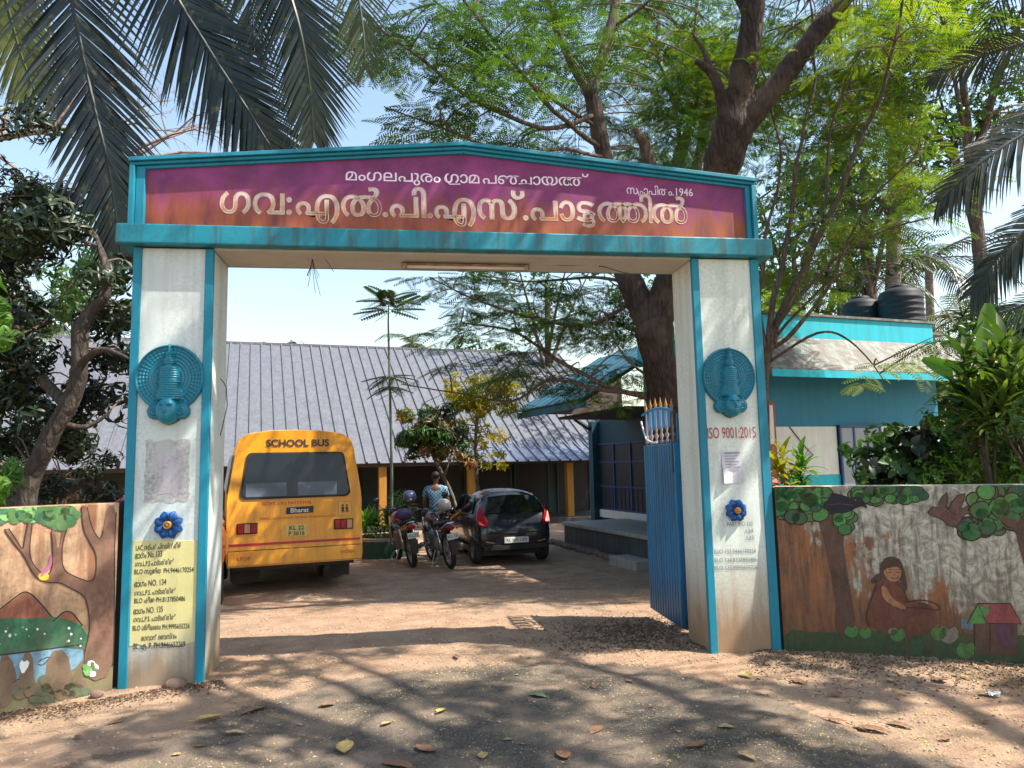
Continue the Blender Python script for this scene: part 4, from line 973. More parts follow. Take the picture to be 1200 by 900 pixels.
body = m.add(vs, fs).build('body', M_bus, bus, smooth=False, bevel=0.03, seg=3)
body.data.polygons.foreach_set('use_smooth', [True]*len(body.data.polygons))
def rear(x, z, o=0.0): return Vector((x, 0.0+(z-0.5)*0.10-o, 0.5+(z-0.5)*0.975))
def rpoly(pts, o0, o1):
    m = MB(); n = len(pts); vs = [rear(x, z, o0) for x, z in pts]+[rear(x, z, o1) for x, z in pts]
    return m.add(vs, [tuple(range(n)), tuple(reversed(range(n, 2*n)))]+[(i, i+n, (i+1) % n+n, (i+1) % n) for i in range(n)])
def rrect(x0, x1, z0, z1, r, x0t=None, x1t=None, n=4):
    x0t = x0 if x0t is None else x0t; x1t = x1 if x1t is None else x1t; q = []
    for (cx_, cz_, a0) in ((x1-r, z0+r, -PI/2), (x1t-r, z1-r, 0), (x0t+r, z1-r, PI/2), (x0+r, z0+r, PI)):
        for k in range(n+1): a = a0+k*PI/2/n; q.append((cx_+r*math.cos(a), cz_+r*math.sin(a)))
    return q
def bp(mb, n, m, par=bus, **k): return mb.build(n, m, par, **k)
bp(rpoly(rrect(-0.89, 0.89, 1.50, 2.26, 0.09, -0.80, 0.80), 0.02, -0.02), 'window_seal', M_rubber)
rwin = bp(rpoly(rrect(-0.86, 0.86, 1.53, 2.23, 0.08, -0.77, 0.77), 0.026, -0.02), 'rear_window', M_glass)
for x in (-0.5, 0.32): bp(rpoly(rrect(x-0.30, x+0.34, 1.54, 1.76, 0.02), 0.0275, 0.02), 'seat_back', mat('grey_blue_seat', (0.10, 0.13, 0.17), 0.5) if x < 0 else bpy.data.materials['grey_blue_seat'], rwin)
def bus_text(body_, x, z, w, h, m, bold=0, o=0.006):
    o_ = run([(body_,)], 'lettering', m, bus, T(*rear(x, z, o)) @ RX(-math.atan(0.10)), width=w, height=h, bold=bold)
    return o_
bus_text('SCHOOL BUS', -0.50, 2.36, 1.04, 0.115, M_btxt, 0.03, 0.012)
bus_text('GOVT. L.P.S PATTATHIL', -0.55, 1.40, 0.80, 0.045, M_stripe, 0.01)
bp(rpoly([(-0.17, 1.24), (0.27, 1.25), (0.28, 1.36), (-0.16, 1.35)], 0.006, -0.02), 'black_plate', M_black)
bus_text('Bharat', -0.10, 1.265, 0.30, 0.07, M_white, 0.02, 0.008)
bus_text('MANGALAPURAM GRAMA PANCHAYATH', -0.58, 1.165, 1.2, 0.035, M_stripe)
# children crossing sign
bp(rpoly(rrect(0.68, 0.91, 1.17, 1.42, 0.01), 0.006, -0.02), 'children_sign', M_lampw)
bp(rpoly(rrect(0.695, 0.895, 1.185, 1.405, 0.008), 0.009, -0.01), 'children_sign', M_bus)
for x in (0.76, 0.83):
    bp(rpoly([(x-0.012, 1.33), (x+0.012, 1.33), (x+0.016, 1.355), (x, 1.37), (x-0.016, 1.355)], 0.012, 0.0), 'figure', M_black); bp(rpoly([(x-0.025, 1.23), (x-0.005, 1.23), (x, 1.26), (x+0.02, 1.23), (x+0.034, 1.235), (x+0.014, 1.28), (x+0.03, 1.30), (x+0.012, 1.325), (x-0.012, 1.325), (x-0.035, 1.29), (x-0.014, 1.29)], 0.012, 0.0), 'figure', M_black)
for sx in (-1, 1):
    x0 = sx*0.77-0.16
    lm = bp(rpoly(rrect(x0, x0+0.32, 0.955, 1.125, 0.012), 0.02, -0.02), 'tail_lamp', M_rubber)
    for k in range(3): bp(rpoly(rrect(x0+0.015+k*0.10, x0+0.105+k*0.10, 0.97, 1.11, 0.008), 0.032, 0.018), 'lens', (M_lamp, M_lampw, M_lamp)[k] if sx < 0 else (M_lamp, M_lamp, M_lampw)[k], lm, bevel=0.004)
bp(rpoly(rrect(-0.17, 0.17, 0.88, 1.07, 0.01), 0.01, -0.02), 'number_plate', mat('yellow_plate', (0.62, 0.45, 0.12), 0.4))
bus_text('KL 22', -0.12, 0.985, 0.24, 0.065, M_btxt, 0.02, 0.012); bus_text('P 3616', -0.13, 0.895, 0.26, 0.065, M_btxt, 0.02, 0.012)
bp(rpoly([(-1.045, 0.765), (1.045, 0.765), (1.045, 0.805), (-1.045, 0.805)], 0.006, -0.01), 'red_stripe', M_stripe)
bp(rpoly([(-1.055, 0.69), (1.055, 0.69), (1.055, 0.698), (-1.055, 0.698)], 0.006, -0.01), 'bumper_seam', M_black)
bp(rpoly(rrect(-1.06, 1.06, 0.46, 0.685, 0.02), 0.035, -0.05), 'bumper', M_bus, bevel=0.01)
bus_text('STOP', -0.93, 0.55, 0.22, 0.05, M_stripe, 0.01, 0.04); bus_text('HORN', 0.72, 0.56, 0.22, 0.05, M_stripe, 0.01, 0.04)
# side windows on both sides, with bars
for sx in (-1, 1):
    for k in range(5):
        y0 = 0.75+k*1.05
        def sd(y, z, o): return Vector((sx*((HW*0.985-(z-1.62)*(0.095*HW)/0.66)+o), y, z))
        vs = [sd(y0, 1.55, 0.008), sd(y0+0.92, 1.55, 0.008), sd(y0+0.92, 2.2, 0.008), sd(y0, 2.2, 0.008)]; vs += [v-Vector((sx*0.03, 0, 0)) for v in vs]
        w_ = MB().add(vs, [(0,1,2,3),(7,6,5,4),(0,4,5,1),(1,5,6,2),(2,6,7,3),(3,7,4,0)]).build('side_window', M_glass, bus)
        for b_ in range(4):
            zz = 1.66+b_*0.15; MB().tube([sd(y0, zz, 0.03), sd(y0+0.92, zz, 0.03)], 0.009, 5).build('guard_bar', M_steel, w_)
        for yy in (y0+0.3, y0+0.62): MB().tube([sd(yy, 1.55, 0.03), sd(yy, 2.2, 0.03)], 0.009, 5).build('guard_bar', M_steel, w_)
    MB().box(min(sx*1.06, sx*1.085), max(sx*1.06, sx*1.085), 0.3, BL-0.3, 0.98, 1.03).build('side_rail', M_btxt, bus)
def wheel(parent, x, y, r, w, name='wheel', tyre=M_rubber, rim=M_steel, spokes=5, axis_x=True):
    wprof = [(r*0.62, -w/2), (r*0.9, -w/2), (r*0.98, -w*0.38), (r, -w*0.2), (r, w*0.2), (r*0.98, w*0.38), (r*0.9, w/2), (r*0.62, w/2), (r*0.6, 0), (r*0.62, -w/2)]
    Mx = T(x, y, r) @ RY(PI/2)
    t_ = MB().lathe(wprof, 28).build(name, tyre, parent, smooth=True, M=Mx)
    MB().lathe([(r*0.62, -w*0.46), (r*0.56, -w*0.46), (r*0.52, -w*0.2), (r*0.2, -w*0.25), (r*0.16, -w*0.4), (0.001, -w*0.42)], 24).build('rim', rim, t_, smooth=True)
    MB().lathe([(0.001, w*0.42), (r*0.16, w*0.4), (r*0.2, w*0.25), (r*0.52, w*0.2), (r*0.56, w*0.46), (r*0.62, w*0.46)], 24).build('rim', rim, t_, smooth=True)
    return t_
for y in (1.55, 5.3):
    for x in (-0.88, 0.88): wheel(bus, x, y, 0.40, 0.22, tyre=M_dirtyrub)
    for x in ((-0.64, 0.64) if y < 2 else ()): wheel(bus, x, y, 0.40, 0.20, tyre=M_dirtyrub)
for x0 in (-0.98, 0.52): MB().prism([(x0, 0.12), (x0+0.44, 0.12), (x0+0.46, 0.5), (x0-0.02, 0.5)], 0.62, 0.64).build('mud_flap', M_dirtyrub, bus)
MB().box(-0.98, 0.98, 0.25, BL-0.2, 0.36, 0.52).build('chassis', M_black, bus)
MB().tube([(-0.55, 1.55, 0.4), (0.55, 1.55, 0.4)], 0.07, 10).build('axle', M_dirtyrub, bus); MB().lathe([(0.001, -.16), (0.1, -.14), (0.16, 0), (0.1, .14), (0.001, .16)], 14, T(0.1, 1.5, 0.4) @ RX(PI/2)).build('differential', M_dirtyrub, bus, smooth=True)
MB().tube([(0.5, 2.6, 0.33), (0.52, 0.5, 0.33), (0.52, 0.2, 0.32)], 0.04, 10).build('exhaust', M_dirtyrub, bus)

# ---------- hatchback
M_car = mat('dark_slate_car_paint', (0.014, 0.016, 0.026), 0.25, 0.15, 3, coat=0.7, spec=0.5); M_carglass = mat('car_window_glass', (0.008, 0.010, 0.012), 0.05, spec=0.6)
cc = P(605, 630, 13.5)
car = empty('parked_car', (cc.x, cc.y, GZ+0.005), R(9), 'dark slate small hatchback parked with its tail towards the gate', 'car'); car.scale = (0.94, 0.94, 0.94)
# half-sections: (y, [(x, z) from sill to roof centre])
def csec(y, xs, zs): return [(x, y, z) for x, z in zip(xs, zs)]
CS = [
    csec(0.00, [0.60, 0.68, 0.66, 0.58, 0.30, 0], [0.34, 0.50, 0.62, 0.66, 0.67, 0.67]),
    csec(0.06, [0.68, 0.74, 0.735, 0.66, 0.35, 0], [0.24, 0.50, 0.68, 0.84, 0.86, 0.86]),
    csec(0.13, [0.71, 0.765, 0.76, 0.69, 0.60, 0], [0.22, 0.50, 0.78, 0.98, 1.02, 1.03]),
    csec(0.30, [0.73, 0.785, 0.78, 0.72, 0.58, 0], [0.22, 0.52, 0.82, 1.02, 1.36, 1.40]),
    csec(0.42, [0.73, 0.79, 0.785, 0.73, 0.58, 0], [0.22, 0.52, 0.84, 1.00, 1.43, 1.475]),
    csec(0.9, [0.73, 0.795, 0.79, 0.74, 0.59, 0], [0.20, 0.52, 0.84, 0.98, 1.46, 1.505]),
    csec(1.7, [0.73, 0.795, 0.79, 0.74, 0.58, 0], [0.20, 0.52, 0.82, 0.94, 1.44, 1.49]),
    csec(2.3, [0.73, 0.79, 0.785, 0.73, 0.52, 0], [0.20, 0.52, 0.80, 0.92, 1.26, 1.31]),
    csec(2.75, [0.73, 0.785, 0.78, 0.70, 0.5, 0], [0.20, 0.52, 0.78, 0.90, 0.95, 0.97]),
    csec(3.3, [0.70, 0.75, 0.73, 0.62, 0.4, 0], [0.22, 0.50, 0.70, 0.78, 0.81, 0.82]),
    csec(3.5, [0.60, 0.62, 0.60, 0.5, 0.3, 0], [0.28, 0.48, 0.60, 0.64, 0.66, 0.66])]
def carbody(parent, material, sx_=1.0):
    m = MB(); nS = len(CS); rows = []
    for s in CS: rows.append([(-x, y, z) for x, y, z in s] + [(x, y, z) for x, y, z in reversed(s[:-1])])
    n = len(rows[0]); vs = [q for r_ in rows for q in r_]
    fs = [(i*n+k, (i+1)*n+k, (i+1)*n+k+1, i*n+k+1) for i in range(nS-1) for k in range(n-1)]
    fs += [(i*n+n-1, (i+1)*n+n-1, (i+1)*n, i*n) for i in range(nS-1)]
    fs += [tuple(range(n)), tuple(reversed(range((nS-1)*n, nS*n)))]
    return m.add(vs, fs).build('body', material, parent, smooth=True, sub=2)
carbody(car, M_car)
def patch(pts, m, name, par, th=0.012, sub=0):
    """closed outline of 3D points -> thin solid"""
    n = len(pts); pts = [Vector(q) for q in pts]; c_ = sum(pts, Vector())/n
    nrm = Vector()
    for i in range(n): nrm += (pts[i]-c_).cross(pts[(i+1) % n]-c_)
    nrm.normalize(); vs = [q+nrm*th for q in pts]+[q-nrm*th for q in pts]
    return MB().add(vs, [tuple(range(n)), tuple(reversed(range(n, 2*n)))]+[(i, i+n, (i+1) % n+n, (i+1) % n) for i in range(n)]).build(name, m, par, bevel=0.004)
def arc_pts(f, n): return [f(i/n) for i in range(n+1)]
rw = [(0.58*(1-2*t), 0.155+0.0*t-0.02*math.cos((t-.5)*PI)+0.01, 1.035-0.035*math.sin(t*PI)) for t in [i/8 for i in range(9)]]
rt = [(-0.50*(1-2*t), 0.335-0.02*math.sin(t*PI), 1.335+0.03*math.sin(t*PI)) for t in [i/8 for i in range(9)]]
patch([(x, y-0.03, z) for x, y, z in rw[::-1]]+[(x, y-0.045, z) for x, y, z in rt[::-1]], M_carglass, 'rear_window', car, 0.018)
for sx in (-1, 1):
    L = [(sx*0.735, 0.06, 0.80), (sx*0.60, 0.015, 0.76), (sx*0.56, 0.02, 0.84), (sx*0.62, 0.07, 0.95), (sx*0.655, 0.15, 1.08), (sx*0.68, 0.2, 1.14), (sx*0.735, 0.22, 1.05), (sx*0.765, 0.16, 0.90)]
    patch(L if sx > 0 else L[::-1], M_lamp, 'tail_lamp', car, 0.02)
    for ys in ((0.62, 1.42), (1.48, 2.22)):
        W_ = [(sx*0.752, ys[0], 0.99), (sx*0.752, ys[1], 0.97), (sx*(0.625 if ys[0] < 1 else 0.64), ys[1]-(0.0 if ys[0] < 1 else 0.32), 1.36 if ys[0] < 1 else 1.33), (sx*0.63, ys[0]+(0.16 if ys[0] < 1 else 0), 1.36)]
        patch(W_ if sx > 0 else W_[::-1], M_carglass, 'side_window', car, 0.012)
    for y in (0.52, 2.85): wheel(car, sx*0.70, y, 0.28, 0.17, rim=M_steel)
    MB().lathe([(0.001, -0.06), (0.07, -0.05), (0.09, 0), (0.07, 0.05), (0.001, 0.06)], 12, T(sx*0.86, 2.1, 0.98) @ RY(PI/2)).build('door_mirror', M_car, car, smooth=True)
    MB().tube([(sx*0.45, -0.012, 0.44), (sx*0.62, 0.02, 0.47)], 0.012, 6).build('reflector', M_lampw, car)
MB().prism(rrect(-0.25, 0.25, 0.435, 0.545, 0.008), -0.035, 0.02).build('number_plate', M_white, car)
run([("KL 16V 1202",)], 'lettering', M_btxt, car, T(-0.215, -0.0365, 0.465), width=0.43, height=0.055, bold=0.01)
MB().prism(rrect(-0.66, 0.66, 0.30, 0.40, 0.04), -0.018, 0.1).build('lower_valance', M_rubber, car, bevel=0.01)
MB().prism(rrect(-0.55, 0.55, 0.625, 0.645, 0.008), -0.012, 0.05).build('bumper_crease', M_rubber, car)
MB().lathe([(0.028, -0.008), (0.036, 0), (0.028, 0.008)], 18, T(0, 0.045, 0.83) @ RX(PI/2) @ Matrix.Diagonal((1.3, 1, 1, 1))).build('emblem', M_chrome, car, smooth=True)
MB().box(-0.68, 0.68, 0.3, 3.1, 0.17, 0.3).build('underbody', M_black, car)
MB().tube([(0.3, 0.5, 1.50), (0.31, 0.35, 1.62)], 0.005, 5).build('antenna', M_black, car)

# red car half hidden behind the left wall
M_redcar = mat('red_car_paint', (0.42, 0.02, 0.07), 0.25, 0.1, 3, coat=0.5)
rc = P(182, 590, 8.9)
red = empty('parked_car', (rc.x, rc.y, gz(rc.x, rc.y)), R(12), 'red car standing behind the left compound wall, only its roof edge showing', 'car')
carbody(red, M_redcar)
patch([(x, y-0.03, z) for x, y, z in rw[::-1]]+[(x, y-0.045, z) for x, y, z in rt[::-1]], M_carglass, 'rear_window', red, 0.018)
for sx in (-1, 1):
    W_ = [(sx*0.752, 0.62, 0.99), (sx*0.752, 2.2, 0.97), (sx*0.64, 1.9, 1.33), (sx*0.63, 0.78, 1.36)]
    patch(W_ if sx > 0 else W_[::-1], M_carglass, 'side_window', red, 0.012)
    for y in (0.52, 2.85): wheel(red, sx*0.70, y, 0.28, 0.17)
red.scale = (1.0, 1.0, 1.04)

# ---------- motorcycles
M_bk = mat('motorcycle_black', (0.02, 0.02, 0.025), 0.3, coat=0.4); M_eng = mat('engine_grey', (0.18, 0.18, 0.18), 0.5, metal=0.6)
def motorcycle(locv, rz, lean, label, plate, tank_m):
    t = empty('motorcycle', locv, rz, label, 'motorcycle', 'motorcycles parked beside the car')
    t.rotation_euler = (0, lean, rz); t.scale = (1.06, 1.06, 1.06)
    def wl(y, name):
        w_ = MB().lathe([(0.245, -0.03), (0.29, -0.045), (0.31, -0.02), (0.315, 0), (0.31, 0.02), (0.29, 0.045), (0.245, 0.03), (0.24, 0), (0.245, -0.03)], 26).build(name, M_rubber, t, smooth=True, M=T(0, y, 0.31) @ RY(PI/2))
        MB().lathe([(0.245, -0.02), (0.225, -0.02), (0.225, 0.02), (0.245, 0.02)], 26).build('rim', M_steel, w_)
        for k in range(6):
            a = k*PI/3; MB().box(0.03, 0.23, -0.012, 0.012, -0.008, 0.008, Matrix.Rotation(a, 4, 'Z')).build('spoke', M_steel, w_)
        MB().lathe([(0.001, -0.06), (0.05, -0.055), (0.05, 0.055), (0.001, 0.06)], 12).build('hub', M_eng, w_, smooth=True)
    wl(0.0, 'rear_wheel'); wl(1.26, 'front_wheel')
    def fender(y, a0, a1, w, name):
        n = 10; vs = []
        for i in range(n+1):
            a = a0+(a1-a0)*i/n
            for x, r_ in ((-w, 0.335), (-w*0.7, 0.365), (0, 0.375), (w*0.7, 0.365), (w, 0.335)): vs.append((x, y-math.cos(a)*r_, 0.31+math.sin(a)*r_))
        MB().add(vs, [(i*5+k, i*5+k+1, (i+1)*5+k+1, (i+1)*5+k) for i in range(n) for k in range(4)]).build(name, M_bk, t, smooth=True).modifiers.new('s', 'SOLIDIFY').thickness = 0.008
    fender(0, R(5), R(110), 0.06, 'rear_fender'); fender(1.26, R(30), R(150), 0.055, 'front_fender')
    MB().prism([(-0.05, 0.28), (0.05, 0.28), (0.07, 0.52), (-0.07, 0.52)], -0.42, -0.41).build('mud_flap', M_dirtyrub, t)
    MB().tube([(0, -0.1, 0.70), (0, 0.25, 0.66), (0, 0.55, 0.62), (0, 0.98, 0.86), (0, 1.02, 0.92)], 0.03, 8).build('frame', M_bk, t, smooth=True)
    for sx in (-1, 1):
        MB().tube([(sx*0.10, 1.26, 0.31), (sx*0.10, 1.06, 0.85)], 0.022, 8).build('fork', M_chrome, t, smooth=True)
        MB().tube([(sx*0.11, 0.02, 0.33), (sx*0.11, 0.12, 0.68)], 0.028, 8).build('shock_absorber', M_chrome, t, smooth=True)
        MB().tube([(sx*0.10, 0, 0.31), (sx*0.10, 0.5, 0.36)], 0.02, 8).build('swing_arm', M_bk, t, smooth=True)
        MB().tube([(0, 1.0, 0.96), (sx*0.18, 0.96, 1.02), (sx*0.34, 0.86, 1.0)], 0.013, 8).build('handlebar', M_bk, t, smooth=True)
        MB().tube([(sx*0.24, 0.92, 1.02), (sx*0.32, 0.90, 1.18)], 0.006, 6).build('mirror_stem', M_bk, t)
        MB().lathe([(0.001, -0.012), (0.045, -0.01), (0.055, 0), (0.05, 0.008), (0.001, 0.008)], 14, T(sx*0.34, 0.90, 1.20) @ RX(PI/2) @ Matrix.Diagonal((1.25, 0.9, 1, 1))).build('mirror', M_chrome if False else M_bk, t, smooth=True)
        MB().lathe([(0.001, -0.03), (0.02, -0.02), (0.024, 0.0), (0.001, 0.03)], 10, T(sx*0.15, -0.22, 0.70) @ RX(PI/2)).build('indicator', M_lampw, t, smooth=True)
        MB().box(min(sx*0.1, sx*0.22), max(sx*0.1, sx*0.22), 0.48, 0.52, 0.29, 0.31).build('foot_peg', M_rubber, t)
    # tank, seat, tail as lofts
    def loft(secs_, name, m_, sub=1):
        vs = []; n = 8
        for (y, w, z0, z1) in secs_:
            for k in range(n):
                a = 2*PI*k/n+PI/8; vs.append((math.cos(a)*w, y, (z0+z1)/2+math.sin(a)*(z1-z0)/2))
        fs = [(i*n+k, (i+1)*n+k, (i+1)*n+(k+1) % n, i*n+(k+1) % n) for i in range(len(secs_)-1) for k in range(n)]
        fs += [tuple(range(n)), tuple(reversed(range((len(secs_)-1)*n, len(secs_)*n)))]
        return MB().add(vs, fs).build(name, m_, t, smooth=True, sub=sub)
    loft([(0.52, 0.08, 0.72, 0.82), (0.62, 0.13, 0.70, 0.90), (0.82, 0.15, 0.70, 0.97), (0.98, 0.10, 0.74, 0.95)], 'fuel_tank', tank_m)
    loft([(-0.28, 0.09, 0.78, 0.86), (-0.1, 0.13, 0.74, 0.86), (0.3, 0.14, 0.70, 0.80), (0.56, 0.10, 0.70, 0.80)], 'seat', M_rubber)
    loft([(-0.40, 0.05, 0.70, 0.78), (-0.3, 0.09, 0.66, 0.80), (0.0, 0.12, 0.62, 0.76), (0.3, 0.12, 0.55, 0.74)], 'tail_cowl', tank_m)
    loft([(-0.435, 0.055, 0.70, 0.77), (-0.40, 0.075, 0.685, 0.79), (-0.36, 0.07, 0.69, 0.78)], 'tail_lamp', M_lamp)
    MB().prism([(-0.10, 0.55), (0.10, 0.55), (0.10, 0.65), (-0.10, 0.65)], -0.44, -0.43).build('number_plate', M_white, t)
    run([(plate,)], 'lettering', M_btxt, t, T(-0.085, -0.4415, 0.575), width=0.17, height=0.05, bold=0.01)
    MB().box(-0.12, 0.12, 0.46, 0.78, 0.28, 0.60).build('engine', M_eng, t, bevel=0.03)
    for k in range(6): MB().box(-0.10, 0.10, 0.74, 0.90, 0.42+k*0.03, 0.432+k*0.03).build('cooling_fin', M_eng, t)
    MB().tube([(0.12, 0.86, 0.42), (0.14, 0.75, 0.26), (0.15, 0.35, 0.26), (0.17, 0.0, 0.34), (0.18, -0.25, 0.40)], [0.02, 0.022, 0.03, 0.045, 0.04], 10).build('exhaust', M_steel, t, smooth=True)
    MB().lathe([(0.001, -0.06), (0.07, -0.05), (0.095, 0.04), (0.09, 0.06), (0.001, 0.075)], 16, T(0, 1.12, 0.90) @ RX(-PI/2)).build('headlamp', M_bk, t, smooth=True)
    MB().tube([(-0.12, 0.45, 0.30), (-0.26, 0.36, 0.02-0.0)], 0.012, 6).build('side_stand', M_steel, t)
    MB().tube([(-0.13, -0.3, 0.75), (-0.05, -0.40, 0.82), (0.05, -0.40, 0.82), (0.13, -0.3, 0.75)], 0.013, 6).build('grab_rail', M_chrome, t)
    return t
m1 = P(484, 664, 13.45); m2 = P(529, 666, 13.15)
M_tk1 = mat('maroon_tank_paint', (0.16, 0.01, 0.02), 0.3, coat=0.4); M_tk2 = mat('black_red_tank_paint', (0.05, 0.01, 0.015), 0.3, coat=0.4)
b1 = motorcycle((m1.x, m1.y, GZ), R(12), R(-8), 'left motorcycle of the pair, dark with maroon tail and a bundle on its seat', 'KL22', M_tk1)
b2 = motorcycle((m2.x, m2.y, GZ), R(13), R(-9), 'right motorcycle of the pair, black with a bright red tail lamp, next to the car', 'KL 16', M_tk2)
def helmet(bike, lp, col, name, label):
    """open-face helmet resting on a bike"""
    Mw = T(*bike.location) @ bike.rotation_euler.to_matrix().to_4x4() @ Matrix.Scale(1.06, 4)
    q = Mw @ Vector(lp)
    h = empty('helmet', q, R(30), label, 'helmet')
    bm = bmesh.new(); bmesh.ops.create_uvsphere(bm, u_segments=20, v_segments=12, radius=0.135)
    bmesh.ops.delete(bm, geom=[f for f in bm.faces if f.calc_center_median().z < -0.085 or (f.calc_center_median().y > 0.07 and f.calc_center_median().z < 0.035)], context='FACES')
    me = bpy.data.meshes.new('shell'); bm.to_mesh(me); bm.free(); me.materials.append(col); me.polygons.foreach_set('use_smooth', [True]*len(me.polygons))
    o = linkmesh('shell', me, h); o.modifiers.new('s', 'SOLIDIFY').thickness = 0.018
    m = MB(); vs = [(math.sin(a)*0.142, math.cos(a)*0.142, z) for z in (-0.05, 0.045) for a in [R(-60)+k*R(15) for k in range(9)]]
    m.add(vs, [(k, k+1, k+10, k+9) for k in range(8)]).build('visor', M_carglass, h, smooth=True)
    return h
helmet(b1, (0.30, 0.90, 1.16), mat('blue_grey_helmet', (0.09, 0.11, 0.22), 0.3), 'helmet', 'blue grey helmet hung on the handlebar of the left motorcycle')
helmet(b2, (0.22, 0.62, 1.02), mat('silver_helmet', (0.38, 0.36, 0.37), 0.3), 'helmet', 'silver grey helmet resting on the right motorcycle')
# cloth bundle on the first bike
Mw = T(*b1.location) @ b1.rotation_euler.to_matrix().to_4x4() @ Matrix.Scale(1.06, 4); q = Mw @ Vector((-0.02, 0.1, 0.93))
me = stone_mesh(77, 0.17, 0.20, 0.12, 'cloth_bundle', mat('purple_cloth', (0.10, 0.06, 0.16), 0.9, 0.4, 9)); o = linkmesh('cloth_bundle', me); o.location = q
tag(o, 'purple cloth bundle lying on the seat of the left motorcycle', 'bundle')

# ---------- person in a blue checked shirt
def skin_figure(name, joints, edges, root, material, parent, sub=2):
    me = bpy.data.meshes.new(name); me.from_pydata([j[0] for j in joints], edges, []); me.materials.append(material)
    o = linkmesh(name, me, parent); o.modifiers.new('skin', 'SKIN'); sv = me.skin_vertices[0].data
    for i, j in enumerate(joints):
        r_ = j[1]; sv[i].radius = r_ if isinstance(r_, tuple) else (r_, r_)
    sv[root].use_root = True
    o.modifiers['skin'].use_smooth_shade = True
    if sub: md = o.modifiers.new('sub', 'SUBSURF'); md.levels = sub; md.render_levels = sub
    return o
ph = P(511, 600, 15.2)
man = empty('person', (ph.x, ph.y, GZ), R(170), 'standing person in a blue checked shirt and dark trousers behind the motorcycles', 'person')
M_skin = mat('brown_skin', (0.14, 0.07, 0.045), 0.55); M_hair = mat('black_hair', (0.012, 0.01, 0.01), 0.6)
J = [((0, 0, 0.95), (0.13, 0.10)), ((0, 0.0, 1.15), (0.12, 0.09)), ((0, 0, 1.36), (0.15, 0.10)), ((0, 0, 1.46), (0.06, 0.055)), ((0, -0.01, 1.53), (0.05, 0.05)), ((0, -0.01, 1.60), (0.07, 0.085)), ((0, -0.005, 1.68), (0.065, 0.08)),
     ((0.19, 0, 1.38), 0.055), ((0.25, 0.01, 1.12), 0.042), ((0.24, -0.10, 0.90), 0.032), ((0.24, -0.13, 0.83), (0.035, 0.018)),
     ((-0.19, 0, 1.38), 0.055), ((-0.26, 0.0, 1.12), 0.042), ((-0.22, -0.14, 0.93), 0.032), ((-0.20, -0.18, 0.87), (0.035, 0.018)),
     ((0.10, 0, 0.86), 0.09), ((0.11, 0.0, 0.50), 0.058), ((0.11, 0.02, 0.10), 0.04), ((0.11, -0.10, 0.04), 0.035),
     ((-0.10, 0, 0.86), 0.09), ((-0.12, 0.0, 0.50), 0.058), ((-0.13, 0.02, 0.10), 0.04), ((-0.14, -0.10, 0.04), 0.035)]
Ed = [(0, 1), (1, 2), (2, 3), (3, 4), (4, 5), (5, 6), (2, 7), (7, 8), (8, 9), (9, 10), (2, 11), (11, 12), (12, 13), (13, 14), (0, 15), (15, 16), (16, 17), (17, 18), (0, 19), (19, 20), (20, 21), (21, 22)]
for hx, hy, hz, sgn in ((0.24, -0.13, 0.83, 1), (-0.20, -0.18, 0.87, -1)):
    wi = 10 if sgn > 0 else 14
    for f_ in range(4):
        b = len(J); dx = (f_-1.5)*0.017; L_ = (0.075, 0.085, 0.08, 0.062)[f_]
        J += [((hx+dx, hy-0.01, hz-0.035), 0.009), ((hx+dx*1.1, hy-0.02, hz-0.035-L_*0.55), 0.008), ((hx+dx*1.1, hy+0.002, hz-0.035-L_), 0.007)]; Ed += [(wi, b), (b, b+1), (b+1, b+2)]
    b = len(J); J += [((hx-sgn*0.035, hy-0.02, hz-0.01), 0.010), ((hx-sgn*0.045, hy-0.035, hz-0.045), 0.008)]; Ed += [(wi, b), (b, b+1)]
skin_figure('body', J, Ed, 0, M_skin, man)
sh = NT('blue_check_shirt'); p = sh.pos(True); ck = sh.n('ShaderNodeTexChecker'); ck.inputs['Scale'].default_value = 26; sh.l(p, ck.inputs['Vector'])
sh.base(sh.mix(sh.math('MULTIPLY', ck.outputs[1], 0.7), (0.03, 0.10, 0.20), (0.30, 0.50, 0.60))); sh.b.inputs['Roughness'].default_value = 0.9
JS = [((0, 0, 0.88), (0.165, 0.125)), ((0, 0, 1.0), (0.155, 0.115)), ((0, 0.0, 1.18), (0.15, 0.11)), ((0, 0, 1.38), (0.17, 0.115)), ((0, 0, 1.49), (0.09, 0.08)), ((0.2, 0, 1.385), 0.07), ((0.245, 0.005, 1.20), 0.062), ((-0.2, 0, 1.385), 0.07), ((-0.25, 0.005, 1.20), 0.062)]
skin_figure('shirt', JS, [(0, 1), (1, 2), (2, 3), (3, 4), (3, 5), (5, 6), (3, 7), (7, 8)], 0, sh.m, man)
M_trs = mat('dark_trousers', (0.02, 0.022, 0.03), 0.9)
skin_figure('trousers', [((0, 0, 0.92), (0.15, 0.115)), ((0.10, 0, 0.84), 0.105), ((0.11, 0.0, 0.48), 0.075), ((0.11, 0.02, 0.08), 0.06), ((-0.10, 0, 0.84), 0.105), ((-0.12, 0.0, 0.48), 0.075), ((-0.13, 0.02, 0.08), 0.06)], [(0, 1), (1, 2), (2, 3), (0, 4), (4, 5), (5, 6)], 0, M_trs, man)
bm = bmesh.new(); bmesh.ops.create_uvsphere(bm, u_segments=16, v_segments=10, radius=1)
for v in bm.verts: v.co = Vector((v.co.x*0.085, v.co.y*0.10+0.015, v.co.z*0.085+1.675))
bmesh.ops.delete(bm, geom=[f for f in bm.faces if f.calc_center_median().z < 1.66 and f.calc_center_median().y < 0.03], context='FACES')
me = bpy.data.meshes.new('hair'); bm.to_mesh(me); bm.free(); me.materials.append(M_hair); linkmesh('hair', me, man)
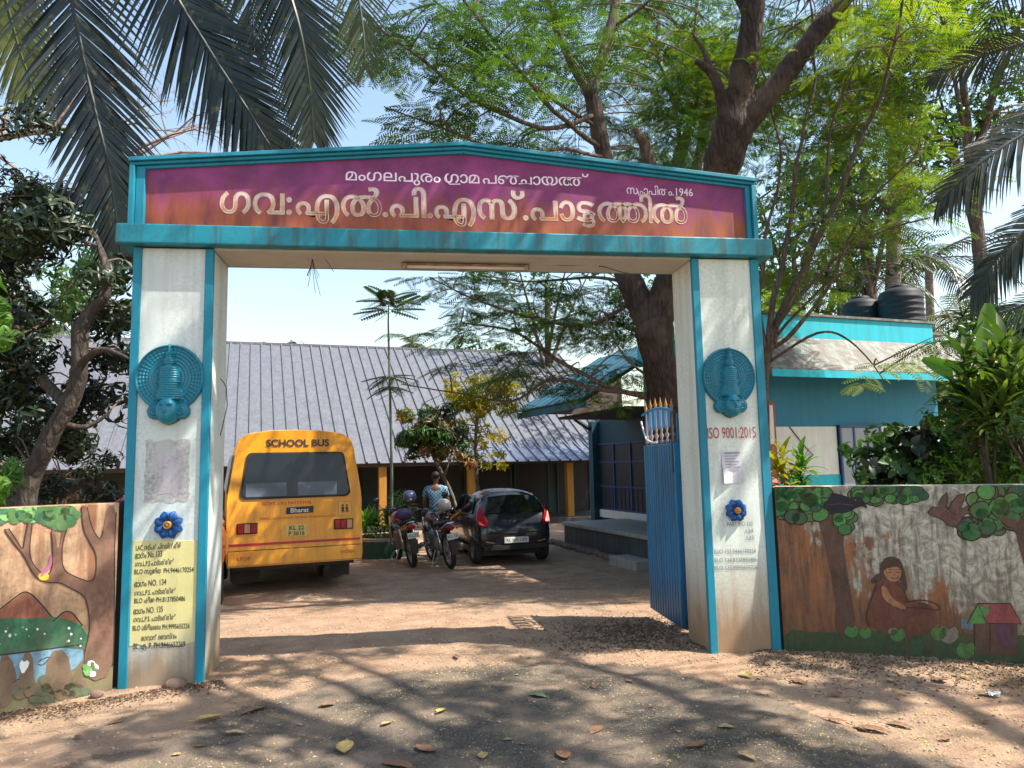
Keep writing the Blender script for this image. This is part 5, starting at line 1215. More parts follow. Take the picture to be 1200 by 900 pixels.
for sx in (-1, 1):
    MB().lathe([(0.001, -0.01), (0.016, -0.006), (0.018, 0.004), (0.001, 0.01)], 10, T(sx*0.078, 0.005, 1.61) @ RY(PI/2) @ Matrix.Diagonal((1.5, 1, 1, 1))).build('ear', M_skin, man, smooth=True)
    MB().lathe([(0.001, -0.004), (0.010, 0), (0.001, 0.004)], 8, T(sx*0.028, -0.088, 1.625) @ RX(PI/2)).build('eye', M_white, man)
    MB().lathe([(0.001, -0.08), (0.045, -0.06), (0.05, 0.1), (0.001, 0.15)], 10, T(sx*0.12, -0.02, 0.04) @ RX(PI/2) @ Matrix.Diagonal((1, .8, 1, 1))).build('shoe', M_black, man, smooth=True)
MB().add([(-0.013, -0.088, 1.59), (0.013, -0.088, 1.59), (0, -0.112, 1.592), (0, -0.088, 1.632)], [(0, 1, 2), (1, 3, 2), (3, 0, 2), (0, 3, 1)]).build('nose', M_skin, man, smooth=True)
MB().box(-0.022, 0.022, -0.092, -0.085, 1.565, 1.572).build('mouth', mat('lip', (0.12, 0.03, 0.03), 0.6), man)
# ================================================================== vegetation
nr = np.random.default_rng(11)
M_feath = leafmat('feathery_leaf', (0.014, 0.036, 0.008), (0.085, 0.150, 0.016), (0.13, 0.12, 0.02), transl=0.38, scale=0.8)
M_feath_y = leafmat('feathery_leaf_yellowish', (0.045, 0.085, 0.010), (0.20, 0.24, 0.02), (0.22, 0.16, 0.02), transl=0.45, scale=0.8)
M_dkfeath = leafmat('dark_feathery_leaf', (0.010, 0.026, 0.010), (0.030, 0.06, 0.018), transl=0.2)
M_dkleaf = leafmat('dark_glossy_leaf', (0.006, 0.014, 0.007), (0.024, 0.042, 0.015), transl=0.10, rough=0.42, spec=0.35)
M_midleaf = leafmat('mid_green_leaf', (0.016, 0.045, 0.010), (0.06, 0.13, 0.022), transl=0.28)
M_brleaf = leafmat('bright_green_leaf', (0.05, 0.14, 0.015), (0.11, 0.22, 0.03), transl=0.4)
M_palm = leafmat('palm_leaflet', (0.006, 0.012, 0.010), (0.020, 0.032, 0.018), (0.06, 0.055, 0.02), transl=0.07, rough=0.35)
M_palm_y = leafmat('palm_leaflet_light', (0.03, 0.05, 0.02), (0.09, 0.11, 0.03), (0.16, 0.13, 0.05), transl=0.2, rough=0.4)
M_croton = leafmat('croton_leaf', (0.07, 0.10, 0.02), (0.30, 0.11, 0.05), (0.34, 0.28, 0.04), transl=0.35, scale=3)
M_ygleaf = leafmat('yellow_green_leaf', (0.13, 0.13, 0.010), (0.34, 0.25, 0.015), transl=0.4)
M_bark = bark('dark_fissured_bark', (0.060, 0.040, 0.032), (0.095, 0.072, 0.056), 16, 0.16)
M_barkm = bark('mid_brown_bark', (0.17, 0.125, 0.095), (0.11, 0.08, 0.06), 14, 0.25)
M_bark2 = bark('pale_bark', (0.26, 0.20, 0.15), (0.16, 0.12, 0.09), 12, 0.3)
M_bark3 = bark('brown_bark', (0.14, 0.10, 0.075), (0.09, 0.07, 0.05), 14, 0.3)
M_twig = mat('twig_bark', (0.12, 0.085, 0.055), 0.9)
M_palmtrunk = bark('grey_palm_trunk', (0.36, 0.33, 0.29), (0.24, 0.21, 0.18), 5, 3.0)

def rotmats(n, up_bias=0.0, r=nr):
    """random rotation matrices; up_bias 1 keeps local z near world z"""
    a = r.uniform(0, 2*PI, n); tilt = r.normal(0, 1, n)*(1-up_bias)*1.2; ax = r.uniform(0, 2*PI, n)
    out = np.zeros((n, 3, 3))
    for i in range(n):
        m = Matrix.Rotation(tilt[i], 3, Vector((math.cos(ax[i]), math.sin(ax[i]), 0))) @ Matrix.Rotation(a[i], 3, 'Z')
        out[i] = np.array(m)
    return out
def scatter_np(tv, tf, pos, rot, sc):
    tv = np.asarray(tv, float); tf = np.asarray(tf, int)
    V = np.einsum('nij,kj->nki', rot, tv)*np.asarray(sc)[:, None, None]+np.asarray(pos)[:, None, :]
    F = tf[None]+(np.arange(len(pos))*len(tv))[:, None, None]
    return V.reshape(-1, 3), F.reshape(-1, tf.shape[1])
def leaf_t(L=0.12, W=0.045, fold=0.25, droop=0.25):
    """pointed leaf, midrib fold: 2 x 2 quads, base at origin, along +x"""
    xs = [0, 0.35, 0.75, 1.0]; ws = [0.02, 0.5, 0.36, 0.0]
    vs = []
    for x, w in zip(xs, ws):
        z = -droop*L*x*x
        vs += [(x*L, -w*W, z+fold*w*W), (x*L, 0, z), (x*L, w*W, z+fold*w*W)]
    fs = []
    for i in range(3): a = i*3; fs += [(a, a+3, a+4, a+1), (a+1, a+4, a+5, a+2)]
    return vs, fs
def bipinnate(L=0.30, pairs=9, PLn=0.10, w=0.011):
    vs = []; fs = []
    def quad(a, b, c_, d): n = len(vs); vs.extend([a, b, c_, d]); fs.append((n, n+1, n+2, n+3))
    quad((0, -0.002, 0), (L, -0.001, -0.16*L), (L, 0.001, -0.16*L), (0, 0.002, 0))
    for i in range(pairs):
        t = 0.12+0.88*i/(pairs-1); x = t*L; z = -0.16*L*t*t
        pl = PLn*(0.65+0.35*math.sin(PI*min(1, t*1.1)))*(0.75 if i == pairs-1 else 1)
        for s in (-1, 1):
            dx, dy = math.cos(R(62))*pl, math.sin(R(62))*pl*s
            nx_, ny_ = -dy/pl*w, dx/pl*w
            zt = z-0.12*pl-0.01
            quad((x, 0, z), (x+dx*0.45+nx_, dy*0.45+ny_, (z+zt)/2+0.004), (x+dx, dy, zt), (x+dx*0.45-nx_, dy*0.45-ny_, (z+zt)/2+0.004))
    return vs, fs
def spray_mesh(name, material, seed, leaves=26, size=1.0, L=0.30, flat=0.85):
    r = np.random.default_rng(seed); tv, tf = bipinnate(L)
    pos = []; rot = []; sc = []
    def twig(p0, ang, ln, n, lev=0):
        p = Vector(p0); d = Vector((math.cos(ang), math.sin(ang), r.uniform(-.1, .15)))
        for i in range(n):
            q = p+d*ln*(i+0.4)/n; q.z -= 0.10*((i+1)/n)**2*ln
            for s in (-1, 1):
                a = ang+s*R(r.uniform(35, 70))
                m = Matrix.Rotation(a, 3, 'Z') @ Matrix.Rotation(R(r.uniform(-12, 22)), 3, 'Y') @ Matrix.Rotation(R(r.uniform(-25, 25)), 3, 'X')
                pos.append(q); rot.append(np.array(m)); sc.append(r.uniform(0.7, 1.15))
        q = p+d*ln; q.z -= 0.1*ln; pos.append(q); rot.append(np.array(Matrix.Rotation(ang, 3, 'Z'))); sc.append(1.0)
    k = 3
    for j in range(k): twig((0, 0, 0), j*2*PI/k*0.45-0.6+r.uniform(-.2, .2), size*r.uniform(0.65, 1.0), max(2, leaves//(2*k)))
    V, F = scatter_np(tv, tf, np.array([tuple(q) for q in pos]), np.array(rot), np.array(sc))
    return fastmesh(name, V, F, material)
def clump_mesh(name, material, seed, n=110, rad=0.42, L=0.14, W=0.05, flatz=0.75, droop=0.5, ros=5):
    """tips of a bough: whorls of pointed leaves spread unevenly in a rough ball"""
    r = np.random.default_rng(seed); tv, tf = leaf_t(L, W, 0.3, droop)
    pos = []; rot = []; sc = []
    for k in range(n//ros):
        d = Vector(r.normal(0, 1, 3)); d.normalize(); q = d*rad*r.uniform(0.25, 1.0)**0.5; q.z *= flatz
        ax = (d+Vector((0, 0, 0.35))).normalized(); base = ax.to_track_quat('Z', 'Y').to_matrix(); a0 = r.uniform(0, 6.3)
        for j in range(ros):
            m = base @ Matrix.Rotation(a0+j*2*PI/ros+r.uniform(-.3, .3), 3, 'Z') @ Matrix.Rotation(R(r.uniform(-30, 40)), 3, 'Y') @ Matrix.Rotation(R(r.uniform(-30, 30)), 3, 'X')
            pos.append(tuple(q)); rot.append(np.array(m)); sc.append(r.uniform(0.6, 1.2))
    V, F = scatter_np(tv, tf, np.array(pos), np.array(rot), np.array(sc))
    return fastmesh(name, V, F, material)
def rings(pts, n=5):
    """smooth a polyline"""
    P_ = [Vector(q) for q in pts]; out = []
    for i in range(len(P_)-1):
        a = P_[max(i-1, 0)]; b = P_[i]; c_ = P_[i+1]; d = P_[min(i+2, len(P_)-1)]
        for k in range(n):
            t = k/n; out.append(0.5*((2*b)+(c_-a)*t+(2*a-5*b+4*c_-d)*t*t+(3*b-3*c_+d-a)*t**3))
    out.append(P_[-1]); return out
def limb(mb, pts, radii, n=10, k=5, wob=0.0, seed=0):
    s = rings(pts, k); rr = []
    for i in range(len(radii)-1):
        for j in range(k): rr.append(radii[i]+(radii[i+1]-radii[i])*j/k)
    rr.append(radii[-1])
    if wob:
        s = [q+Vector((noise.noise(q*2+Vector((seed, 0, 0))), noise.noise(q*2+Vector((0, seed, 5))), 0))*wob*(1 if 0 < i < len(s)-1 else 0) for i, q in enumerate(s)]
        rr = [r_*(1+0.16*noise.noise(q*5)) for r_, q in zip(rr, s)]
    mb.tube(s, rr, n); return s
def L3(pts): return [P(u, v, d) for u, v, d in pts]
class Tree:
    def __init__(s, name, base, label, cat, bark_m, group=None):
        s.root = empty(name, base, 0, label, cat, group); s.b = Vector(base); s.sk = []; s.m = bark_m
    def trunk(s, pts, radii, name='trunk', n=14, wob=0.03, k=5):
        mb = MB(); sk = limb(mb, [Vector(q)-s.b for q in pts], radii, n, k, wob); s.sk += [(q+s.b, 0) for q in sk]
        return mb.build(name, s.m, s.root, smooth=True)
    def nearest(s, q):
        return min((t_[0] for t_ in s.sk), key=lambda a: (a-q).length+max(0, a.z-q.z)*0.6)
    def foliage(s, meshes, pts, smin, smax, twig_r=0.010, name='foliage', outward=True, tilt=0.25, twigs=True, r=rnd):
        tm = MB()
        for i, q in enumerate(pts):
            q = Vector(q); a = s.nearest(q); d = q-a; ang = math.atan2(d.y, d.x)+r.uniform(-.7, .7) if outward else r.uniform(0, 6.28)
            inst(meshes[i % len(meshes)], name, s.root, q-s.b, (r.uniform(-tilt, tilt), r.uniform(-tilt, tilt)+0.1, ang), r.uniform(smin, smax))
            if twigs and d.length > 0.15:
                mid = a+d*0.5+Vector((r.uniform(-.12, .12), r.uniform(-.12, .12), 0.10*d.length+r.uniform(-.06, .08)))
                tm.tube([v-s.b for v in rings([a, mid, q], 4)], [twig_r*(1.5-0.12*j) for j in range(9)], 5, False)
        if tm.v:
            o = tm.build('twigs', M_twig, s.root); o['kind'] = 'stuff'
def region(specs, r=rnd):
    out = []
    for (u0, u1, v0, v1, d0, d1, n) in specs:
        for _ in range(n): out.append(P(r.uniform(u0, u1), r.uniform(v0, v1), r.uniform(d0, d1)))
    return out

SP = [spray_mesh('foliage', M_feath, i) for i in range(5)]
SPY = [spray_mesh('foliage', M_feath_y, 20+i) for i in range(4)]
CL_D = [clump_mesh('foliage', M_dkleaf, 40+i, 130, 0.40, 0.17, 0.05) for i in range(4)]
CL_M = [clump_mesh('foliage', M_midleaf, 50+i, 150, 0.9, 0.30, 0.12) for i in range(3)]
CL_S = [clump_mesh('foliage', M_midleaf, 60+i, 160, 0.55, 0.11, 0.05) for i in range(3)]

# ---------- the large yard tree behind the gate
tb = P(792, 600, 10.3); tb.z = gz(tb.x, tb.y)-0.05
big = Tree('shade_tree', tb, 'large forked shade tree with dark fissured trunk and feathery leaves behind the name board', 'tree', M_bark)
big.trunk([tb, P(786, 540, 10.3), P(778, 470, 10.2), P(770, 410, 10.1), P(765, 380, 10.1)], [0.33, 0.25, 0.245, 0.25, 0.29])
big.trunk(L3([(767, 400, 10.1), (776, 350, 10.05), (800, 290, 9.9), (828, 235, 9.7), (847, 190, 9.6), (858, 150, 9.5), (866, 110, 9.5)]), [0.22, 0.21, 0.21, 0.23, 0.24, 0.27, 0.20], 'limb')
big.trunk(L3([(862, 140, 9.5), (872, 90, 9.4), (880, 40, 9.3), (885, -10, 9.2), (895, -130, 9.0), (880, -300, 8.6)]), [0.20, 0.18, 0.15, 0.14, 0.09, 0.04], 'limb')
big.trunk(L3([(880, 20, 9.3), (865, -10, 9.3), (830, -90, 9.5), (780, -200, 9.8)]), [0.09, 0.08, 0.05, 0.02], 'limb')
big.trunk(L3([(856, 165, 9.5), (885, 130, 9.4), (920, 88, 9.3), (955, 42, 9.2), (992, -5, 9.1), (1060, -100, 8.9), (1120, -220, 8.6)]), [0.18, 0.16, 0.14, 0.125, 0.11, 0.07, 0.03], 'limb')
big.trunk(L3([(853, 150, 9.4), (845, 110, 9.3), (832, 85, 9.3), (815, 72, 9.2)]), [0.10, 0.07, 0.06, 0.035], 'stub')
big.trunk(L3([(830, 84, 9.3), (826, 62, 9.3), (812, 40, 9.3)]), [0.05, 0.035, 0.012], 'stub')
big.trunk(L3([(766, 395, 10.1), (746, 345, 10.2), (728, 300, 10.4), (717, 240, 10.6), (708, 185, 10.7), (698, 135, 10.8), (690, 105, 10.8)]), [0.2, 0.18, 0.16, 0.15, 0.13, 0.12, 0.12], 'limb')
big.m = M_barkm
big.trunk(L3([(690, 108, 10.8), (703, 75, 10.9), (715, 35, 11), (724, -10, 11.1), (745, -120, 11.2), (740, -260, 11)]), [0.11, 0.10, 0.09, 0.08, 0.05, 0.02], 'limb')
big.trunk(L3([(692, 112, 10.8), (672, 80, 10.8), (655, 40, 10.7), (640, -10, 10.5), (600, -120, 10.2)]), [0.08, 0.06, 0.05, 0.04, 0.02], 'limb')
big.trunk(L3([(724, 270, 10.4), (748, 240, 10.3), (762, 205, 10.2), (757, 170, 10.2), (742, 150, 10.2)]), [0.10, 0.11, 0.10, 0.08, 0.03], 'stub')
for pts, r0 in (([(756, 465, 10.1), (710, 452, 10.3), (660, 425, 10.6), (625, 402, 10.8), (590, 385, 11.0), (540, 378, 11.3)], 0.042),
                ([(758, 462, 10.1), (700, 456, 10.3), (645, 445, 10.7), (600, 470, 11.0), (545, 462, 11.3), (470, 450, 11.6)], 0.034),
                ([(748, 350, 10.2), (690, 380, 10.5), (620, 372, 11), (555, 350, 11.4), (505, 325, 11.8)], 0.036),
                ([(740, 330, 10.2), (690, 325, 10.6), (620, 330, 11.2), (560, 322, 11.6)], 0.03),
                ([(757, 440, 10.1), (735, 420, 9.8), (718, 395, 9.6), (705, 360, 9.4)], 0.022),
                ([(697, 135, 10.8), (640, 150, 9.8), (560, 120, 9.0), (480, 60, 8.4), (430, 20, 8.0)], 0.04),
                ([(705, 175, 10.7), (650, 130, 9.9), (590, 60, 9.2), (545, 0, 8.8), (500, -80, 8.4)], 0.04),
                ([(708, 185, 10.7), (660, 175, 9.8), (600, 178, 9.1), (520, 150, 8.6), (450, 125, 8.2)], 0.03),
                ([(700, 150, 10.8), (610, 90, 9.6), (530, 20, 9.0), (450, -60, 8.6)], 0.03),
                ([(722, 30, 11), (760, 0, 10.6), (800, -60, 10.2)], 0.03), ([(870, 100, 9.5), (800, 60, 10), (740, 40, 10.4)], 0.02)):
    n_ = len(pts); big.trunk(L3(pts), [r0*(1-0.75*i/(n_-1)) for i in range(n_)], 'branch', 7, 0.05)
_bp = region([(430, 560, 0, 165, 8.0, 9.8, 26), (540, 665, -40, 190, 8.6, 10.6, 30), (665, 840, -40, 190, 11.0, 12.8, 44), (500, 560, 322, 350, 10.8, 12, 8), (540, 745, 322, 400, 10.6, 12.2, 34), (480, 600, 425, 462, 10.8, 11.8, 8), (600, 750, 400, 480, 10.6, 11.8, 14),
                        (420, 700, -330, -40, 8.6, 11, 14), (560, 850, 0, 190, 11, 12.8, 16), (700, 1050, -300, -40, 9.4, 11.5, 10), (780, 900, 0, 160, 10, 12, 14)])
def opening(q):
    """the crown is open where light reaches the bus and the middle of the yard"""
    t = (q.z+0.2)/SUN.z; g_ = q-SUN*t; t2 = (q.z-1.6)/SUN.z; b_ = q-SUN*t2
    up_ = (q-CAM).dot(_up)/(q-CAM).dot(_fw)*FPX > 425
    return (-0.8 < g_.x < 3.6 and 1.2 < g_.y < 4.4 and (up_ or rnd.random() < 0.75)) or (-0.9 < b_.x < 2.2 and 4.4 < b_.y < 6.4 and (up_ or rnd.random() < 0.4))
big.foliage(SP, [q for q in _bp if not opening(q)], 0.75, 1.2)

# ---------- pale pollarded tree behind it
q = P(806, 560, 12.6); q.z = GZ
pol = Tree('pollarded_tree', q, 'slim pale pollarded tree with knobbly stems just left of the big dark trunk', 'tree', M_bark2)
pol.trunk([q]+L3([(803, 400, 12.6), (798, 300, 12.6), (793, 215, 12.5), (797, 180, 12.5), (806, 150, 12.5)]), [0.15, 0.13, 0.12, 0.10, 0.12, 0.07])
pol.trunk(L3([(800, 300, 12.6), (812, 220, 12.4), (826, 150, 12.3), (836, 120, 12.3), (826, 90, 12.3), (814, 70, 12.3)]), [0.1, 0.09, 0.10, 0.12, 0.06, 0.05], 'limb')
pol.trunk(L3([(812, 145, 12.5), (818, 105, 12.5), (812, 50, 12.5), (822, -20, 12.4)]), [0.05, 0.03, 0.025, 0.015], 'limb'); pol.trunk(L3([(797, 185, 12.5), (790, 120, 12.5), (770, 60, 12.4), (775, -10, 12.3)]), [0.05, 0.03, 0.02, 0.012], 'limb')
pol.foliage(SPY, region([(740, 870, 20, 190, 12, 14, 44), (760, 900, 330, 470, 12.5, 13.5, 6)]), 0.8, 1.15)

# ---------- many-stemmed light green tree right of the gate
q = P(893, 600, 9.3); q.z = gz(q.x, q.y)
ms = Tree('feathery_tree', q, 'many stemmed tree with thin bent stems and yellow green feathery leaves right of the gate', 'tree', M_bark3)
ms.trunk([q]+L3([(895, 500, 9.3), (893, 430, 9.25), (905, 395, 9.2)]), [0.10, 0.085, 0.08, 0.07])
for pts, r0 in (([(895, 425, 9.2), (915, 370, 9.2), (945, 310, 9.1), (975, 245, 9.0), (1005, 170, 8.9), (1040, 90, 8.8), (1060, -10, 8.7)], 0.055),
                ([(897, 420, 9.2), (908, 350, 9.2), (925, 270, 9.3), (935, 180, 9.3), (955, 90, 9.4), (950, -20, 9.4)], 0.045),
                ([(900, 400, 9.2), (935, 350, 9.0), (985, 300, 8.8), (1040, 270, 8.6), (1090, 255, 8.4)], 0.03),
                ([(900, 410, 9.2), (930, 390, 9.0), (975, 330, 8.9), (1010, 250, 8.8), (1075, 180, 8.6)], 0.035),
                ([(895, 420, 9.2), (890, 340, 9.3), (900, 260, 9.4), (915, 200, 9.5), (905, 120, 9.6)], 0.035),
                ([(900, 425, 9.2), (960, 390, 8.9), (1000, 400, 8.7), (1035, 445, 8.5)], 0.022),
                ([(905, 400, 9.2), (960, 340, 9.0), (990, 320, 8.9), (1050, 310, 8.6), (1085, 330, 8.4)], 0.02),
                ([(940, 310, 9.1), (965, 240, 9.1), (975, 150, 9.2), (1010, 60, 9.2)], 0.028), ([(920, 290, 9.3), (960, 255, 9.2), (1030, 235, 9.0)], 0.018)):
    n_ = len(pts); ms.trunk(L3(pts), [r0*(1-0.75*i/(n_-1)) for i in range(n_)], 'stem', 7, 0.05)
ms.foliage(SPY+SP[:1], region([(885, 1010, 0, 120, 9.4, 10.8, 34), (1000, 1120, -20, 170, 8.6, 10, 32), (890, 1010, 120, 260, 9.6, 10.6, 15), (895, 985, 260, 345, 9.2, 10, 6), (960, 1060, 250, 290, 8.8, 9.6, 4), (1010, 1090, 180, 270, 8.6, 9.5, 8), (1020, 1100, 390, 425, 8.2, 8.6, 3), (900, 1150, -200, -20, 9, 10.8, 16)]), 0.6, 1.05, 0.008)

# ---------- palms
def frond(pts, ll, n, name, material, parent, base, side=None, hang=0.5, seed=0, gaps=0.0):
    """pts rachis points in world; leaflets either side hanging by 'hang'"""
    r_ = random.Random(seed); k = max(4, n//(len(pts)-1)); s = rings([Vector(q)-base for q in pts], k); m = MB()
    m.tube(s, [0.028*(1-0.85*i/len(s))+0.004 for i in range(len(s))], 6)
    N = len(s)
    for i in range(2, N):
        t = i/(N-1); tan = (s[min(i+1, N-1)]-s[i-1]).normalized()
        vd = side if side is not None else (s[i]+base-CAM).normalized()
        sd = tan.cross(vd).normalized()
        for sg_ in (-1, 1):
            if r_.random() < gaps: continue
            L_ = ll*(0.5+0.62*math.sin(PI*min(1, 0.12+t*0.86)))*r_.uniform(0.85, 1.1)
            if t > 0.9: L_ *= 0.75
            d = (sd*sg_*(0.85-0.35*t)+tan*(0.55+0.35*t)+Vector((0, 0, -0.1))).normalized()
            up_ = sd.cross(tan)*0.12*r_.uniform(-1, 1)
            p0 = s[i]; w = 0.034*r_.uniform(0.8, 1.2)*(ll/0.95); vs = []; dd = (d+up_).normalized(); q_ = p0.copy()
            nrm = tan
            for j, wf in enumerate((0.7, 1.0, 0.75, 0.08)):
                vs += [q_-nrm*w*wf, q_+nrm*w*wf]
                q_ = q_+dd*L_/3; dd = (dd+Vector((0, 0, -hang*(0.35+0.25*j)))).normalized()
            m.add(vs, [(0, 1, 3, 2), (2, 3, 5, 4), (4, 5, 7, 6)])
    return m.build(name, material, parent)
def palm(name, base, crown, label, r0, r1, group=None, mid=None):
    t = Tree(name, base, label, 'palm tree', M_palmtrunk, group)
    pts = [Vector(base), mid or (Vector(base)*0.55+Vector(crown)*0.45+Vector((0.1, 0, 0))), Vector(crown)]
    mb = MB(); s = rings([p_-t.b for p_ in pts], 16); n_ = len(s)
    mb.tube(s, [(r0+(r1-r0)*i/n_)*(1+(0.06 if i % 2 else 0)) for i in range(n_)], 12); mb.build('trunk', M_palmtrunk, t.root, smooth=True)
    return t
cr = P(70, -330, 8.4); bs = P(-330, 640, 8.0); bs.z = 0
pl = palm('coconut_palm', bs, cr, 'coconut palm at the left, its big dark fronds hanging beside the name board', 0.19, 0.13)
for i, (pts, ll, n_, mm, hg, gp) in enumerate((
    ([(70, -330, 8.4), (55, -180, 8.3), (80, -20, 8.2), (105, 100, 8.15), (128, 200, 8.1), (142, 300, 8.1)], 1.05, 110, M_palm, 0.14, 0.0),
    ([(72, -330, 8.4), (140, -190, 8.2), (195, -30, 8.0), (240, 50, 7.9), (285, 120, 7.8), (322, 180, 7.8)], 1.0, 110, M_palm, 0.16, 0.0),
    ([(75, -335, 8.4), (220, -220, 8.0), (310, -80, 7.8), (345, 10, 7.7), (362, 90, 7.7), (368, 165, 7.7)], 0.85, 100, M_palm, 0.12, 0.0),
    ([(75, -335, 8.4), (280, -230, 7.8), (385, -120, 7.6), (412, -40, 7.5), (425, 30, 7.5), (428, 80, 7.5)], 0.6, 80, M_palm_y, 0.2, 0.25),
    ([(68, -330, 8.4), (20, -200, 8.6), (0, -60, 8.7), (18, 40, 8.8), (42, 110, 8.9)], 0.9, 90, M_palm_y, 0.2, 0.0),
    ([(66, -330, 8.4), (-60, -230, 8.3), (-120, -80, 8.2), (-130, 80, 8.1)], 0.9, 80, M_palm, 0.2, 0.0),
    ([(66, -335, 8.4), (160, -300, 8.3), (250, -160, 8.2), (290, -30, 8.2), (298, 60, 8.2)], 0.8, 80, M_palm, 0.2, 0.1),
    ([(70, -335, 8.4), (60, -480, 9.5), (120, -500, 11), (190, -380, 12.2)], 0.8, 60, M_palm, 0.3, 0.0),
    ([(70, -335, 8.4), (-60, -480, 7.4), (-150, -520, 6.2), (-260, -480, 5.2)], 0.8, 60, M_palm, 0.3, 0.0))):
    frond(L3(pts), ll, n_, 'frond', mm, pl.root, pl.b, hang=hg, seed=i, gaps=gp)
cr = P(1330, 90, 8.6); bs = P(1420, 640, 8.4); bs.z = 0
pr_ = palm('coconut_palm', bs, cr, 'coconut palm at the right edge, its dark fronds reaching in over the shrubs', 0.17, 0.12)
for i, (pts, ll, n_, mm, hg) in enumerate((
    ([(1330, 90, 8.6), (1270, 30, 8.5), (1200, 50, 8.4), (1140, 70, 8.4), (1090, 92, 8.4)], 0.5, 70, M_palm, 0.75),
    ([(1330, 90, 8.6), (1270, 110, 8.3), (1210, 150, 8.2), (1150, 190, 8.1), (1100, 235, 8.1)], 0.72, 80, M_palm, 0.9),
    ([(1330, 92, 8.6), (1290, 180, 8.3), (1235, 245, 8.1), (1180, 290, 8.0), (1138, 345, 8.0)], 0.7, 80, M_palm, 0.8),
    ([(1330, 95, 8.6), (1310, 240, 8.3), (1260, 320, 8.0), (1205, 355, 7.9), (1158, 372, 7.9)], 0.45, 60, M_palm, 0.6),
    ([(1330, 88, 8.6), (1300, -60, 8.5), (1230, -80, 8.4), (1170, 0, 8.4), (1150, 90, 8.4)], 0.5, 60, M_palm, 0.5),
    ([(1330, 88, 8.6), (1400, -60, 8.2), (1500, -60, 7.6), (1600, 60, 7.0)], 0.8, 60, M_palm, 0.5))):
    frond(L3(pts), ll, n_, 'frond', mm, pr_.root, pr_.b, hang=hg, seed=20+i, side=Vector((0.1, 0.1, 1)) if False else None)
def far_palm(u, v, d, h_label, fl=3.2, ub=None, n=13, mm=M_palm, r0=0.16, seed=0, group=None, droop=0.55):
    r_ = random.Random(seed); c_ = P(u, v, d); b_ = P(ub if ub else u, 560, d); b_.z = GZ
    t = palm('coconut_palm', b_, c_, h_label, r0*1.2, r0*0.8, group)
    for k in range(n):
        a = 2*PI*k/n+r_.uniform(-.2, .2); e = r_.uniform(-0.45, 0.75); h_ = Vector((math.cos(a), math.sin(a), 0))
        pts = [c_]; q_ = c_.copy(); dr = (h_+Vector((0, 0, e))).normalized()
        for j in range(4): q_ = q_+dr*fl/4; pts.append(q_.copy()); dr = (dr+Vector((0, 0, -droop*(0.5+0.25*j)))).normalized()
        frond(pts, fl*0.26, 34, 'frond', mm, t.root, t.b, side=Vector((h_.y, -h_.x, 0.05)).cross(dr) if False else Vector((0.05, 0.05, 1)), hang=0.55, seed=seed*31+k)
    for k in range(6):
        MB().lathe([(0.001, -0.13), (0.09, -0.09), (0.12, 0), (0.08, 0.1), (0.001, 0.12)], 8, T(*(c_-t.b+Vector((math.cos(k*1.05)*0.22, math.sin(k*1.05)*0.22, -0.28))))).build('coconut', M_midleaf, t.root, smooth=True)
    return t
G_P = 'coconut palms behind the buildings'
far_palm(1052, -70, 20, 'tall coconut palm whose bare grey trunk rises behind the turquoise building', 4.0, 1032, 12, seed=1, r0=0.19)
far_palm(1088, 305, 27, 'coconut palm behind the right end of the turquoise building, left of its lower neighbour', 3.6, seed=2, mm=M_palm, group=G_P)
far_palm(1128, 372, 24, 'low yellowish coconut palm right of the turquoise building above the shrubs', 2.8, seed=3, mm=M_palm_y, group=G_P)
far_palm(483, 402, 44, 'small distant palm whose crown just shows over the school roof ridge', 2.4, seed=4, mm=M_palm_y)
far_palm(985, 330, 22, 'coconut palm partly hidden by feathery leaves behind the water tanks', 3.4, seed=6, mm=M_palm_y, group=G_P)
far_palm(60, 382, 46, 'distant light green palm over the left end of the school roof', 2.6, seed=7, mm=M_palm_y)

# ---------- mango tree on the left
q = G(28, 640, 0); q = P(28, 610, 7.2); q.z = 0
mg = Tree('mango_tree', q, 'dark leaved mango tree with a leaning grey brown trunk behind the left wall', 'tree', bark('mango_bark', (0.085, 0.065, 0.052), (0.055, 0.042, 0.035), 14, 0.3))
mg.trunk([q]+L3([(32, 580, 7.2), (52, 530, 7.2), (76, 480, 7.2), (93, 435, 7.2), (94, 395, 7.2), (90, 382, 7.2)]), [0.10, 0.095, 0.088, 0.085, 0.078, 0.075, 0.065])
mg.trunk(L3([(92, 392, 7.2), (105, 365, 7.2), (122, 345, 7.2), (124, 315, 7.3), (112, 275, 7.5)]), [0.075, 0.065, 0.055, 0.045, 0.015], 'limb')
mg.trunk(L3([(78, 478, 7.2), (40, 430, 7.4), (10, 360, 7.6), (-30, 250, 7.8), (-60, 120, 8)]), [0.06, 0.05, 0.045, 0.035, 0.02], 'limb')
mg.trunk(L3([(93, 430, 7.2), (120, 410, 7.0), (150, 420, 6.9)]), [0.045, 0.03, 0.012], 'limb'); mg.trunk(L3([(70, 495, 7.2), (100, 500, 7.3), (130, 480, 7.4)]), [0.035, 0.025, 0.01], 'limb')
mg.foliage(CL_D, region([(-80, 85, 215, 300, 7, 8.8, 30), (-80, 40, 300, 420, 7.2, 8.6, 26), (108, 152, 280, 395, 7.2, 8.2, 8), (0, 150, 405, 500, 7.3, 8.4, 15), (-60, 40, 440, 560, 7.3, 8.4, 16), (60, 150, 500, 560, 8.2, 9, 3), (-200, 60, 60, 215, 7.4, 9, 22), (-300, -60, 200, 560, 6.5, 9, 34)]), 0.55, 0.95, 0.008)
mgl = Tree('sapling', P(-20, 600, 5.9), 'bright green leafy sapling at the left edge above the painted wall', 'sapling', M_bark3)
